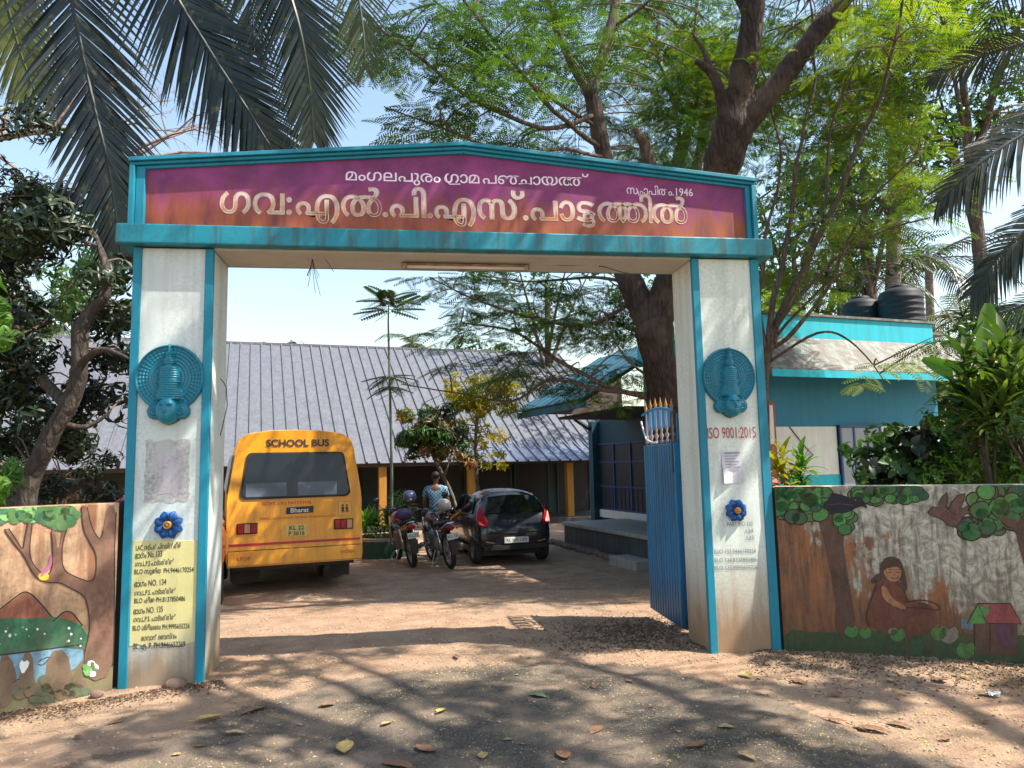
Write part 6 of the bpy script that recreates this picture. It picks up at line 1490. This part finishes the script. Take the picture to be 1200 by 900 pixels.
mgl.trunk([mgl.b-Vector((0, 0, 1.2)), P(-15, 480, 5.8), P(-5, 370, 5.7)], [0.03, 0.022, 0.01])
CB = [clump_mesh('foliage', M_brleaf, 70+i, 60, 0.22, 0.16, 0.05, 1.2, 0.9) for i in range(2)]
mgl.foliage(CB, region([(-25, 14, 335, 400, 5.6, 5.9, 6), (-30, 12, 545, 590, 5.6, 6.0, 6)]), 0.5, 0.8, 0.005)

# dry brown undergrowth heap between wall and school
dm = leafmat('dry_brown_leaf', (0.10, 0.055, 0.03), (0.20, 0.12, 0.06), transl=0.15)
hp = P(105, 588, 9.6); hp.z = gz(hp.x, hp.y)
me = stone_mesh(91, 0.55, 0.5, 1.45, 'dry_heap', dm); o = linkmesh('brush_pile', me); o.location = hp; tag(o, 'brown heap of dry brush behind the left wall next to the red car', 'brush pile')
CDry = clump_mesh('dry_leaves', dm, 93, 300, 0.6, 0.16, 0.05)
for k in range(12): inst(CDry, 'dry_leaves', o, (rnd.uniform(-.4, .4), rnd.uniform(-.4, .3), rnd.uniform(0.5, 1.3)), (rnd.uniform(0, 3), 0, rnd.uniform(0, 6)), 0.7)
hg2 = Tree('dark_shrub', P(70, 600, 8.6), 'dark shrub with brownish leaves behind the left wall under the mango tree', 'shrub', M_bark3)
hg2.trunk([hg2.b-Vector((0, 0, 1.3)), hg2.b+Vector((0, 0, 0.4))], [0.03, 0.015], k=2)
hg2.foliage(CL_D, region([(0, 130, 520, 590, 8.2, 9.2, 10)]), 0.5, 0.8, 0.005)

# ---------- bare tree behind the palm fronds
q = P(-160, 600, 13); q.z = 0
br = Tree('bare_tree', q, 'leafless pinkish branches spreading behind the palm fronds at upper left', 'tree', mat('bare_twig', (0.24, 0.17, 0.15), 0.9))
br.trunk([q]+L3([(-150, 400, 13), (-110, 250, 13), (-40, 175, 13), (20, 158, 13), (80, 150, 13)]), [0.2, 0.17, 0.13, 0.10, 0.06, 0.02], n=9)
def fork(mb, p0, d, L_, r_, lev, rn, b):
    q1 = p0+d*L_*0.5+Vector((rn.uniform(-.1, .1), rn.uniform(-.1, .1), rn.uniform(-.08, .12)))*L_; q2 = p0+d*L_+Vector((rn.uniform(-.1, .1), 0, rn.uniform(-.1, .12)))*L_
    mb.tube([p0-b, q1-b, q2-b], [r_, r_*0.75, r_*0.5], 5, False)
    if lev > 0:
        for k in range(3):
            nd = (d+Vector((rn.uniform(-.9, .9), rn.uniform(-.5, .5), rn.uniform(-.8, .8)))).normalized()
            fork(mb, q1.lerp(q2, rn.random()), nd, L_*0.68, r_*0.5, lev-1, rn, b)
rn = random.Random(5); mb = MB()
for (u, v, dx, dz) in ((-40, 175, .7, .7), (10, 160, .8, .4), (40, 155, .9, -.1), (80, 150, .9, .1), (150, 190, .6, .6), (160, 175, .8, .3), (170, 185, .8, .1), (0, 160, .3, .9), (-20, 170, .6, -.6), (60, 152, 0.5, .9)):
    fork(mb, P(u, v, 13), Vector((dx, 0.1, dz)).normalized(), 1.1, 0.035, 3, rn, br.b)
o = mb.build('branches', br.m, br.root); o['kind'] = 'stuff'
br.trunk(L3([(-110, 250, 13), (0, 240, 13), (90, 225, 13), (160, 185, 13)]), [0.1, 0.07, 0.05, 0.03], 'limb', 7)

# ---------- trees beyond the buildings
def back_tree(u, v, d, w, h, label, m_=CL_M, n=46, tr=0.2, sc=(0.9, 1.5), group=None, seed=0, bm_=None):
    r_ = random.Random(seed); c_ = P(u, v, d); b_ = c_.copy(); b_.z = GZ
    t = Tree('background_tree', b_, label, 'tree', bm_ or M_bark3, group)
    t.trunk([b_, b_.lerp(c_, 0.6), c_], [tr, tr*0.7, tr*0.3], n=8, k=3)
    for k in range(5):
        a = k*1.26; e = c_+Vector((math.cos(a)*w*0.6, math.sin(a)*w*0.6, h*r_.uniform(0, 0.5))); s0 = b_.lerp(c_, r_.uniform(0.5, 0.8)); t.trunk([s0, s0.lerp(e, 0.5)+Vector((0, 0, 0.2)), e], [tr*0.45, tr*0.25, tr*0.08], 'limb', 6, k=3)
    pts = []
    while len(pts) < n:
        q_ = Vector((r_.uniform(-1, 1), r_.uniform(-1, 1), r_.uniform(-1, 1)))
        if 0.3 < q_.length < 1: pts.append(c_+Vector((q_.x*w, q_.y*w, q_.z*h)))
    t.foliage(m_, pts, sc[0], sc[1], 0.02, r=r_); return t
GB = 'trees beyond the school'
back_tree(327, 420, 40, 1.2, 0.8, 'rounded tree top showing over the school ridge left of centre', n=14, seed=1)
back_tree(545, 425, 48, 2.6, 1.2, 'hazy low tree tops over the school ridge behind the hanging branches', n=20, seed=2)
back_tree(30, 330, 30, 3.4, 2.6, 'broad mid green tree behind the mango tree on the left', n=24, seed=3)
back_tree(930, 300, 21, 3.4, 2.6, 'green tree behind the turquoise building, seen through the feathery leaves', CL_S, 70, seed=4)
back_tree(820, 330, 24, 3.0, 2.8, 'green tree behind the right gate pillar', CL_S, 40, seed=5)
back_tree(1125, 60, 17, 2.6, 2.0, 'open crowned tree with dull grey green leaves at the upper right', CL_S, 80, seed=6, sc=(0.8, 1.3))
back_tree(1010, 190, 19, 2.6, 1.8, 'open crowned tree beside the tall bare palm trunk', CL_S, 70, seed=8, sc=(0.8, 1.3))
back_tree(640, 330, 30, 3.2, 2.4, 'leafy tree behind the junction of the two roofs', CL_S, 30, seed=9)
back_tree(1190, 470, 18, 2.6, 2.0, 'bushy tree behind the shrubs at the right edge', n=50, seed=7)
back_tree(-150, 300, 26, 4, 3.5, 'large tree outside the left edge behind the school', n=40, seed=12)

# ---------- shrubs behind the right wall
def strap_t(L=0.42, W=0.05):
    vs = []; N = 5
    for i in range(N+1):
        t = i/N; w = W*math.sin(PI*(0.08+0.9*t))*0.5+0.002; z = 0.25*L*t-0.55*L*t*t
        vs += [(t*L, -w, z+0.2*w), (t*L, 0, z), (t*L, w, z+0.2*w)]
    fs = []
    for i in range(N): a = i*3; fs += [(a, a+3, a+4, a+1), (a+1, a+4, a+5, a+2)]
    return vs, fs
def rosette(name, m_, seed, n=26, L=0.42, W=0.05):
    r = np.random.default_rng(seed); tv, tf = strap_t(L, W); rot = []; pos = []; sc = []
    for k in range(n):
        rot.append(np.array(Matrix.Rotation(k*2.4, 3, 'Z') @ Matrix.Rotation(-R(80-95*(k/n)+r.uniform(-8, 8)), 3, 'Y'))); pos.append((0, 0, 0.16-0.2*k/n)); sc.append(r.uniform(0.75, 1.1))
    V, F = scatter_np(tv, tf, np.array(pos), np.array(rot), np.array(sc)); return fastmesh(name, V, F, m_)
M_drac = leafmat('variegated_strap_leaf', (0.02, 0.05, 0.012), (0.10, 0.15, 0.03), (0.28, 0.26, 0.05), transl=0.3)
RO = [rosette('leaf_rosette', M_drac, i, 24, 0.36, 0.055) for i in range(3)]
for i, (u, v, d, lb) in enumerate(((1135, 448, 7.0, 'dracaena with variegated strap leaves, tallest plant next to the end of the turquoise wall'), (1180, 436, 6.7, 'dracaena with narrow strap leaves at the right edge beside the banana leaf'), (1150, 495, 6.6, 'shorter dracaena in front of the two tall ones above the wall'), (1205, 478, 6.4, 'dracaena cut by the right edge of the view'))):
    c_ = P(u, v, d); b_ = c_.copy(); b_.z = 0; b_.x += 0.1
    t = Tree('dracaena', b_, lb, 'shrub', M_bark3, 'dracaenas behind the right wall')
    t.trunk([b_, b_.lerp(c_, 0.6), c_], [0.03, 0.025, 0.018], 'stem', 8, k=3)
    for k in range(3):
        e = c_+Vector((rnd.uniform(-.25, .25), rnd.uniform(-.2, .2), rnd.uniform(-.35, .05))); s0 = b_.lerp(c_, 0.6); t.trunk([s0, s0.lerp(e, .6), e], [0.018, 0.014, 0.012], 'stem', 6, k=2)
        inst(RO[(i+k) % 3], 'leaf_rosette', t.root, e-b_, (rnd.uniform(-.2, .2), rnd.uniform(-.2, .2), rnd.uniform(0, 6)), rnd.uniform(0.85, 1.1))
    inst(RO[i % 3], 'leaf_rosette', t.root, c_-b_, (0, 0, i), 1.15)
BLK = [clump_mesh('foliage', M_dkleaf if i < 1 else M_midleaf, 110+i, 48, 0.27, 0.12, 0.07, 0.8, 0.3, 4) for i in range(3)]
bsh = Tree('broadleaf_shrub', P(1050, 640, 7.3), 'shrub with large dark oval leaves in front of the white panel of the turquoise wall', 'shrub', M_bark3)
bsh.trunk([bsh.b-Vector((0, 0, 0.7)), P(1045, 580, 7.3), P(1040, 520, 7.3)], [0.03, 0.02, 0.01], 'stem', k=3); bsh.trunk([bsh.b-Vector((0, 0, 0.7)), P(1075, 560, 7.2), P(1085, 500, 7.2)], [0.03, 0.02, 0.01], 'stem', k=3)
bsh.foliage(BLK, region([(1005, 1110, 500, 560, 7.0, 7.6, 17), (1015, 1110, 545, 590, 7.0, 7.5, 15)]), 0.6, 0.95, 0.006)
CH = [clump_mesh('foliage', M_midleaf, 120+i, 150, 0.30, 0.075, 0.03, 1.0, 0.3) for i in range(2)]+[clump_mesh('foliage', M_brleaf, 125, 110, 0.3, 0.08, 0.035, 1.0, 0.3)]
hd = Tree('leafy_shrub', P(1140, 640, 6.9), 'dense small leaved green shrub over the right wall below the dracaenas', 'shrub', M_bark3)
hd.trunk([hd.b-Vector((0, 0, 0.7)), P(1140, 560, 6.9), P(1140, 500, 6.9)], [0.03, 0.02, 0.01], 'stem', k=3)
hd.foliage(CH, region([(1095, 1210, 480, 575, 6.6, 7.3, 34), (1120, 1200, 440, 500, 7.0, 7.6, 10)]), 0.6, 0.9, 0.005)
hd2 = Tree('leafy_shrub', P(1290, 640, 6.2), 'bushy green shrub outside the right edge behind the wall', 'shrub', M_bark3)
hd2.trunk([hd2.b-Vector((0, 0, 0.7)), P(1290, 560, 6.2), P(1290, 480, 6.2)], [0.03, 0.02, 0.01], 'stem', k=3)
hd2.foliage(CH, region([(1200, 1400, 430, 575, 5.8, 6.8, 30)]), 0.7, 1.0, 0.005)
# banana leaves
bn = Tree('banana_plant', P(1165, 620, 7.4), 'banana plant with one upright bright green leaf at the right', 'banana plant', M_brleaf)
bn.trunk([bn.b-Vector((0, 0, 0.7)), P(1163, 520, 7.4), P(1160, 450, 7.4)], [0.07, 0.05, 0.02], k=3)
def banana(p0, d, L_, W_, parent, b):
    vs = []; N = 10; q_ = Vector(p0); dd = Vector(d).normalized(); sd = dd.cross(Vector((0.3, 0.9, 0.1))).normalized()
    for i in range(N+1):
        t = i/N; w = W_*math.sin(PI*(0.04+0.93*t))**0.6*0.5
        vs += [q_-sd*w+Vector((0, 0, 0.0))+dd.cross(sd)*w*0.35, q_.copy(), q_+sd*w+dd.cross(sd)*w*0.35]
        q_ = q_+dd*L_/N; dd = (dd+Vector((0.01, 0, -0.05*t))).normalized()
    fs = []
    for i in range(N): a = i*3; fs += [(a, a+3, a+4, a+1), (a+1, a+4, a+5, a+2)]
    MB().add([Vector(v)-b for v in vs], fs).build('leaf', M_brleaf, parent, smooth=True)
banana(P(1160, 450, 7.4), (0.02, 0, 1), 0.85, 0.26, bn.root, bn.b); banana(P(1160, 455, 7.4), (0.6, -0.2, 0.7), 0.9, 0.25, bn.root, bn.b); banana(P(1160, 458, 7.4), (-0.7, 0.3, 0.5), 0.7, 0.2, bn.root, bn.b)
# two young plants by the pillar
for i, (u, v0, v1, d, lb) in enumerate(((918, 600, 552, 6.9, 'young plant with slender yellowish leaves right behind the gate pillar'), (938, 600, 556, 7.0, 'young slender leaved plant second from the gate pillar'))):
    c_ = P(u, v1, d); b_ = c_.copy(); b_.z = 0
    t = Tree('young_plant', b_, lb, 'plant', M_bark3); t.trunk([b_, b_.lerp(c_, .6), c_], [0.014, 0.01, 0.006], 'stem', 6, k=3)
    rz_ = rosette('leaf_rosette', M_brleaf if i else M_ygleaf, 60+i, 16, 0.22, 0.05)
    for k in range(4): inst(rz_, 'leaf_rosette', t.root, (c_-b_)*(1-0.07*k)+Vector((rnd.uniform(-.06, .06), rnd.uniform(-.05, .05), 0.05)), (rnd.uniform(-.3, .3), rnd.uniform(-.3, .3), k), 0.9)

# ---------- yard plants
pc = P(448, 640, 15.4)
pt = empty('planter', (pc.x, pc.y, GZ), 0, 'round dark green concrete planter ring with grassy plants behind the bus', 'planter')
MB().lathe([(0.62, 0.0), (0.66, 0.0), (0.66, 0.36), (0.58, 0.36), (0.58, 0.1), (0.62, 0.1)], 28).build('ring', mat('dark_green_cement', (0.02, 0.07, 0.05), 0.7), pt, smooth=False)
MB().lathe([(0.665, 0.34), (0.67, 0.40), (0.56, 0.40), (0.56, 0.30)], 28).build('rim', M_plat, pt)
MB().lathe([(0.001, 0.32), (0.58, 0.30)], 24).build('soil', mat('planter_soil', (0.08, 0.05, 0.035), 0.95), pt)
def potplant(p0, label, m_, n, L_, W_, hgt, seed):
    t = empty('potted_plant', p0, 0, label, 'plant'); rr = random.Random(seed)
    ro = rosette('leaf_rosette', m_, seed, 34, L_, W_)
    for k in range(n):
        e = Vector((rr.uniform(-.25, .25), rr.uniform(-.2, .2), rr.uniform(0.1, hgt)))
        MB().tube([(e.x*0.4, e.y*0.4, 0), tuple(e)], 0.009, 5).build('stem', M_twig, t); inst(ro, 'leaf_rosette', t, e, (rr.uniform(-.3, .3), rr.uniform(-.3, .3), k), rr.uniform(0.8, 1.1))
potplant((pc.x-0.25, pc.y-0.05, GZ+0.31), 'low grassy light green plant in the planter ring behind the bus', M_brleaf, 6, 0.42, 0.035, 0.3, 3)
potplant((pc.x+0.3, pc.y+0.1, GZ+0.31), 'taller bushy green plant in the planter by the left motorcycle', M_brleaf, 9, 0.34, 0.05, 0.75, 4)
q = P(458, 645, 15.0); q.z = GZ
sp = Tree('sapling', q, 'thin pole like sapling with two tiers of feathery leaves before the school roof', 'sapling', mat('green_grey_stem', (0.12, 0.15, 0.12), 0.8))
sp.trunk([q]+L3([(459, 560, 15), (457, 460, 15), (455, 380, 15), (456, 352, 15)]), [0.035, 0.03, 0.026, 0.018, 0.008], 'stem', 8, 0.0)
tv, tf = bipinnate(0.62, 11, 0.24, 0.030)
for tier, (v, n_, sc_) in enumerate(((352, 9, 1.0), (362, 8, 1.1), (440, 8, 0.9), (452, 6, 0.8))):
    c_ = P(456, v, 15)
    for k in range(n_):
        me = bpy.data.meshes.get('sapling_leaf') or fastmesh('sapling_leaf', tv, tf, M_dkfeath)
        inst(me, 'leaf', sp.root, c_-q, (0, R(rnd.uniform(-30, 8)) if tier < 2 else R(rnd.uniform(-10, 25)), k*2*PI/n_+rnd.uniform(-.3, .3)), sc_)
q = P(546, 655, 15.6); q.z = GZ
ct = Tree('croton_shrub', q, 'croton with red, orange and green leaves behind the motorcycles', 'shrub', M_bark2)
ct.trunk([q]+L3([(538, 610, 15.6), (525, 570, 15.6), (510, 540, 15.6), (500, 515, 15.6)]), [0.05, 0.045, 0.04, 0.035, 0.02], 'stem', 8)
ct.trunk(L3([(520, 560, 15.6), (530, 530, 15.6), (540, 510, 15.6)]), [0.03, 0.02, 0.012], 'stem', 6)
CC = [clump_mesh('foliage', (M_croton, M_midleaf, M_croton, M_dkleaf, M_midleaf)[i], 130+i, 84, 0.30, 0.24, 0.055, 0.8, 0.5, 7) for i in range(5)]
ct.foliage(CC, region([(470, 530, 480, 520, 15.2, 16.2, 26), (500, 552, 500, 545, 15.2, 16.2, 18), (472, 500, 500, 530, 15.2, 16, 6)]), 0.55, 0.9, 0.008)
q = P(566, 655, 16.4); q.z = GZ
yt = Tree('yellow_leaved_tree', q, 'small slender tree with yellow green foliage in front of the school roof', 'tree', M_bark2)
yt.trunk([q]+L3([(562, 600, 16.4), (558, 540, 16.4), (558, 490, 16.4), (560, 450, 16.4)]), [0.05, 0.045, 0.04, 0.03, 0.015], 'stem', 8)
CY = [clump_mesh('foliage', M_ygleaf, 140+i, 130, 0.34, 0.12, 0.035, 0.7, 0.3) for i in range(3)]
yt.foliage(CY, region([(522, 600, 444, 480, 15.9, 16.9, 44), (528, 592, 478, 550, 15.9, 16.9, 16)]), 0.6, 1.0, 0.008)

# ---------- roadside trees on the near right whose crowns shade the road and the gate
q = Vector((10.6, -8.2, 0))
rt_ = Tree('roadside_tree', q, 'tall spreading roadside tree to the right behind the viewer, shading the road', 'tree', M_bark)
rt_.trunk([q, q+Vector((-.1, .2, 2.2)), q+Vector((-.4, .6, 4.2)), q+Vector((-1.0, 1.3, 6.2))], [0.34, 0.28, 0.24, 0.2])
for e, r0 in ((Vector((3.6, -4.6, 7.6)), .10), (Vector((5.8, -2.4, 7.4)), .11), (Vector((8.2, -1.2, 7.8)), .10), (Vector((11.0, -1.6, 8.2)), .10), (Vector((5.2, -7.0, 8.6)), .10), (Vector((13.5, -5.0, 8.5)), .09), (Vector((7.2, -4.0, 6.6)), .08)):
    s0 = q+Vector((-.8, 1.1, 5.6)); rt_.trunk([s0, s0.lerp(e, .35)+Vector((0, 0, .5)), s0.lerp(e, .7)+Vector((.2, 0, .3)), e], [r0*1.3, r0, r0*.7, r0*.25], 'limb', 8, 0.12)
pts = []
rr = random.Random(17)
for k in range(150):
    h_ = rr.uniform(6.0, 8.6)
    gx_, gy_ = rr.uniform(-2.2, 6.8), rr.uniform(-3.6, 0.1)
    if noise.noise(Vector((gx_*1.0, gy_*1.6, 2.2))) < -0.05: continue
    pts.append(Vector((gx_+0.664*h_, gy_-0.264*h_, h_)))
for k in range(34): pts.append(Vector((rr.uniform(8, 15), rr.uniform(-9, -4), rr.uniform(6.5, 9.5))))
for k in range(24):
    h_ = rr.uniform(4.3, 5.6); gx_, gzz = rr.uniform(-0.3, 5.6), rr.uniform(1.2, 4.3); pts.append(Vector((gx_+0.664*h_, -0.264*h_, gzz+h_)))
for k in range(5):
    a_ = Vector((rr.uniform(2.0, 6.0)+3.3, -1.32, 8.6+rr.uniform(0, .6))); b2_ = a_+Vector((rr.uniform(-1.6, -0.7), 0.1, rr.uniform(-1.9, -1.2))); s0 = q+Vector((-.8, 1.1, 5.9))
    rt_.trunk([s0, s0.lerp(a_, .6)+Vector((0, 0, .6)), a_, b2_], [0.07, 0.055, 0.045, 0.012], 'limb', 7, 0.08)
CLR = [clump_mesh('foliage', M_midleaf, 150+i, 120, 0.5, 0.20, 0.085, 0.6) for i in range(3)]
rt_.foliage(CLR+SP[:2], pts, 0.5, 0.95, 0.012, r=rr)

# ================================================================== litter on the ground
M_dry = [mat('dry_leaf_tan', (0.36, 0.25, 0.13), 0.8, 0.45, 40), mat('dry_leaf_yellow', (0.42, 0.30, 0.10), 0.8, 0.4, 40), mat('dry_leaf_brown', (0.20, 0.10, 0.05), 0.8, 0.45, 40), mat('fallen_green_leaf', (0.16, 0.22, 0.09), 0.7, 0.25, 60),
         mat('litter_tan', (0.30, 0.21, 0.13), 0.9, 0.5, 30), mat('litter_brown', (0.12, 0.07, 0.042), 0.9, 0.55, 30)]
def dry_mesh(seed, m_, L_, W_):
    r_ = random.Random(seed); N = 6; vs = []
    c1, c2 = r_.uniform(0.0, 0.3), r_.uniform(-0.3, 0.2)
    for i in range(N+1):
        t = i/N; w = W_*math.sin(PI*(0.03+0.94*t))**0.8*0.5
        for s in (-1, -.5, 0, .5, 1):
            vs.append(((t-.5)*L_, s*w, 0.006+abs(s)**2*w*c1*1.2+c2*L_*(t-.5)**2+0.004*r_.random()))
    fs = [(i*5+k, (i+1)*5+k, (i+1)*5+k+1, i*5+k+1) for i in range(N) for k in range(4)]
    m = MB().add(vs, fs); m.tube([(-L_*.5, 0, 0.008), (-L_*.72, 0.01, 0.012)], 0.0018, 4); return m.mesh('fallen_leaf', m_, True)
DM = [dry_mesh(i, M_dry[(0, 2, 1, 2, 0, 2, 0, 2)[i]], 0.09+0.02*(i % 4), 0.048+0.014*(i % 3)) for i in range(8)]; DMg = dry_mesh(50, M_dry[3], 0.10, 0.055)
big_px = [(168, 772+0), (497, 880), (560, 890), (590, 866), (855, 858), (1020, 855), (1010, 855), (695, 808), (765, 831), (935, 796), (628, 820), (400, 882), (280, 862), (250, 848), (350, 850), (820, 876), (700, 862), (870, 893), (610, 876), (465, 893), (205, 893), (540, 770), (380, 832), (330, 800), (660, 888), (915, 860), (975, 842), (1060, 850), (1105, 868), (1150, 850), (1100, 795), (960, 780), (1040, 800), (880, 790), (450, 850), (520, 838), (735, 800), (610, 796), (300, 836), (230, 882), (140, 850), (90, 866), (790, 860), (1160, 812), (1130, 792), (985, 815)]
for i, (u, v) in enumerate(big_px[1:]):
    g_ = G(u+rnd.uniform(-6, 6), v+rnd.uniform(-3, 3)); green = i in (2, 9)
    o = bpy.data.objects.new('fallen_leaf', DMg if green else DM[rnd.randrange(8)]); COL.objects.link(o)
    o.location = (g_.x, g_.y, gz(g_.x, g_.y)+gnoise(g_.x, g_.y)+0.010); o.rotation_euler = (rnd.uniform(-.1, .1), rnd.uniform(-.1, .1), rnd.uniform(0, 6.28)); s_ = rnd.choice((0.45, 0.6, 0.8, 1.0, 1.35)); o.scale = (s_, s_, s_)
    kd = o.data.materials[0].name.split('_')[-1]
    wh = ('at the far left of the road' if u < 240 else 'on the road just right of the left pillar' if u < 420 else 'on the road under the middle of the gate' if u < 720 else 'on the road in front of the right pillar' if u < 930 else 'on the dirt before the right wall')
    wh += ', close to the viewer' if v > 855 else ', nearer the gate'
    if green: tag(o, 'greenish fallen leaf '+wh, 'leaf', 'green leaves fallen on the road')
    else: tag(o, 'dry '+kd+' leaf '+wh, 'leaf', 'dry leaves scattered over the road')
def litter(name, label, n, sampler, tv, tf, smin, smax, material, zoff=0.006, seed=1):
    r = np.random.default_rng(seed); pos = []; rr = random.Random(seed)
    while len(pos) < n:
        x, y = sampler(rr)
        pos.append((x, y, gz(x, y)+gnoise(x, y)+zoff))
    V, F = scatter_np(tv, tf, np.array(pos), rotmats(n, 0.8, r), r.uniform(smin, smax, n))
    o = linkmesh(name, fastmesh(name, V, F, material)); tag(o, label, kind='stuff')
lv, lf = leaf_t(0.03, 0.018, 0.3, 0.3)
def near_road(rr): return rr.uniform(-1.5, 7.0), rr.uniform(-3.0, 0.6)
M_bits = NT('leaf_crumbs'); p = M_bits.pos(); M_bits.base(M_bits.mix(M_bits.ramp(M_bits.noise(p, 35, 2), 0.4, 0.6), (0.30, 0.20, 0.08), (0.55, 0.43, 0.14))); M_bits.b.inputs['Roughness'].default_value = 0.9
def clumpy(rr):
    while True:
        x, y = near_road(rr)
        if noise.noise(Vector((x*1.3, y*1.3, 9)))+0.25 > rr.random()*0.7: return x, y
litter('leaf_crumbs', 'yellowish leaf crumbs and pollen bits strewn over the road', 14000, clumpy, lv, lf, 0.18, 0.55, M_bits.m, 0.009, 3)
def base_right(rr):
    t = rr.random()**0.8; s = rr.uniform(-0.1, 1); q_ = Ra.lerp(Vector((Rb.x, Rb.y, 0)), s*1.6); n_ = Vector((-0.45, -0.89, 0)); q_ = q_+n_*(0.02+abs(rr.gauss(0, 0.45))); return q_.x, q_.y
litter('leaf_litter', 'dry leaf litter piled along the foot of the right wall', 2200, base_right, *leaf_t(0.06, 0.022, 0.6, 0.9), 0.25, 0.9, M_dry[4], 0.008, 4)
litter('leaf_litter', 'dark brown leaf litter among the pale litter by the right wall', 1500, base_right, *leaf_t(0.055, 0.02, 0.6, 0.9), 0.25, 0.9, M_dry[5], 0.009, 5)
def base_left(rr):
    s = rr.uniform(0, 1.1); q_ = Vector((A_.x, A_.y, 0)).lerp(Vector((0.6, 0, 0)), s)+Vector((0.4, -0.85, 0))*(0.01+abs(rr.gauss(0, 0.14))); return q_.x, q_.y
litter('leaf_litter', 'brown crumbs of leaf litter along the foot of the left wall', 1500, base_left, *leaf_t(0.045, 0.018, 0.5, 0.6), 0.25, 0.8, M_dry[5], 0.008, 6)
def by_gate(rr): return rr.gauss(4.3, 0.45), abs(rr.gauss(0.7, 0.45))+0.1
litter('leaf_litter', 'dark leaf litter swept beside the blue gate leaf', 2200, by_gate, *leaf_t(0.05, 0.02, 0.5, 0.6), 0.3, 1.0, M_dry[5], 0.01, 7)
# pebbles
bm = bmesh.new(); bmesh.ops.create_icosphere(bm, subdivisions=1, radius=0.012)
pv = [(v.co.x*1.2, v.co.y, v.co.z*0.7) for v in bm.verts]; pf = [tuple(v.index for v in f.verts) for f in bm.faces]; bm.free()
def yard(rr):
    return (rr.uniform(0.2, 5.5), rr.uniform(-0.3, 6)) if rr.random() < 0.6 else near_road(rr)
litter('pebbles', 'small pebbles and grit scattered over the dirt', 5000, yard, pv, pf, 0.25, 1.1, mat('pebble_grey_brown', (0.33, 0.26, 0.20), 0.95, 0.4, 14), 0.002, 8)
tw = MB(); rr = random.Random(9)
for k in range(220):
    x, y = (rr.uniform(3.5, 7.2), rr.uniform(-2.6, 0.1)) if k % 2 else near_road(rr); z = gz(x, y)+gnoise(x, y)+0.011; a = rr.uniform(0, 6.3); L_ = rr.uniform(0.03, 0.14)
    tw.tube([(x, y, z), (x+math.cos(a)*L_*.5, y+math.sin(a)*L_*.5, z+0.006), (x+math.cos(a+.3)*L_, y+math.sin(a+.3)*L_, z)], 0.0018, 4, False)
tw.build('dry_twigs', M_twig); tag(bpy.data.objects['dry_twigs'], 'thin dry twigs lying on the ground', kind='stuff')
s_ = linkmesh('stone', stone_mesh(5, 0.085, 0.06, 0.055)); g_ = G(205, 806); s_.location = (g_.x, g_.y, 0.02); tag(s_, 'brown stone at the foot of the left pillar', 'stone')
s_ = linkmesh('stone', stone_mesh(6, 0.045, 0.04, 0.03)); g_ = G(113, 816); s_.location = (g_.x, g_.y, 0.015); tag(s_, 'small brown stone at the foot of the wall near the painted trunk', 'stone')
g_ = G(1165, 815); m = MB(); rr = random.Random(12)
pv2 = [[Vector((i*0.014-0.04, j*0.012-0.03, 0.012+0.030*noise.noise(Vector((i*0.9, j*0.8, 4)))+0.012*((i+j) % 2))) for j in range(6)] for i in range(7)]
m.add([v for r_ in pv2 for v in r_], [(i*6+j, (i+1)*6+j, (i+1)*6+j+1, i*6+j+1) for i in range(6) for j in range(5)])
wp = m.build('plastic_scrap', m_white); wp.location = (g_.x, g_.y, gz(g_.x, g_.y)+gnoise(g_.x, g_.y)+0.004); tag(wp, 'crumpled white plastic scrap on the dirt at the right', 'litter')
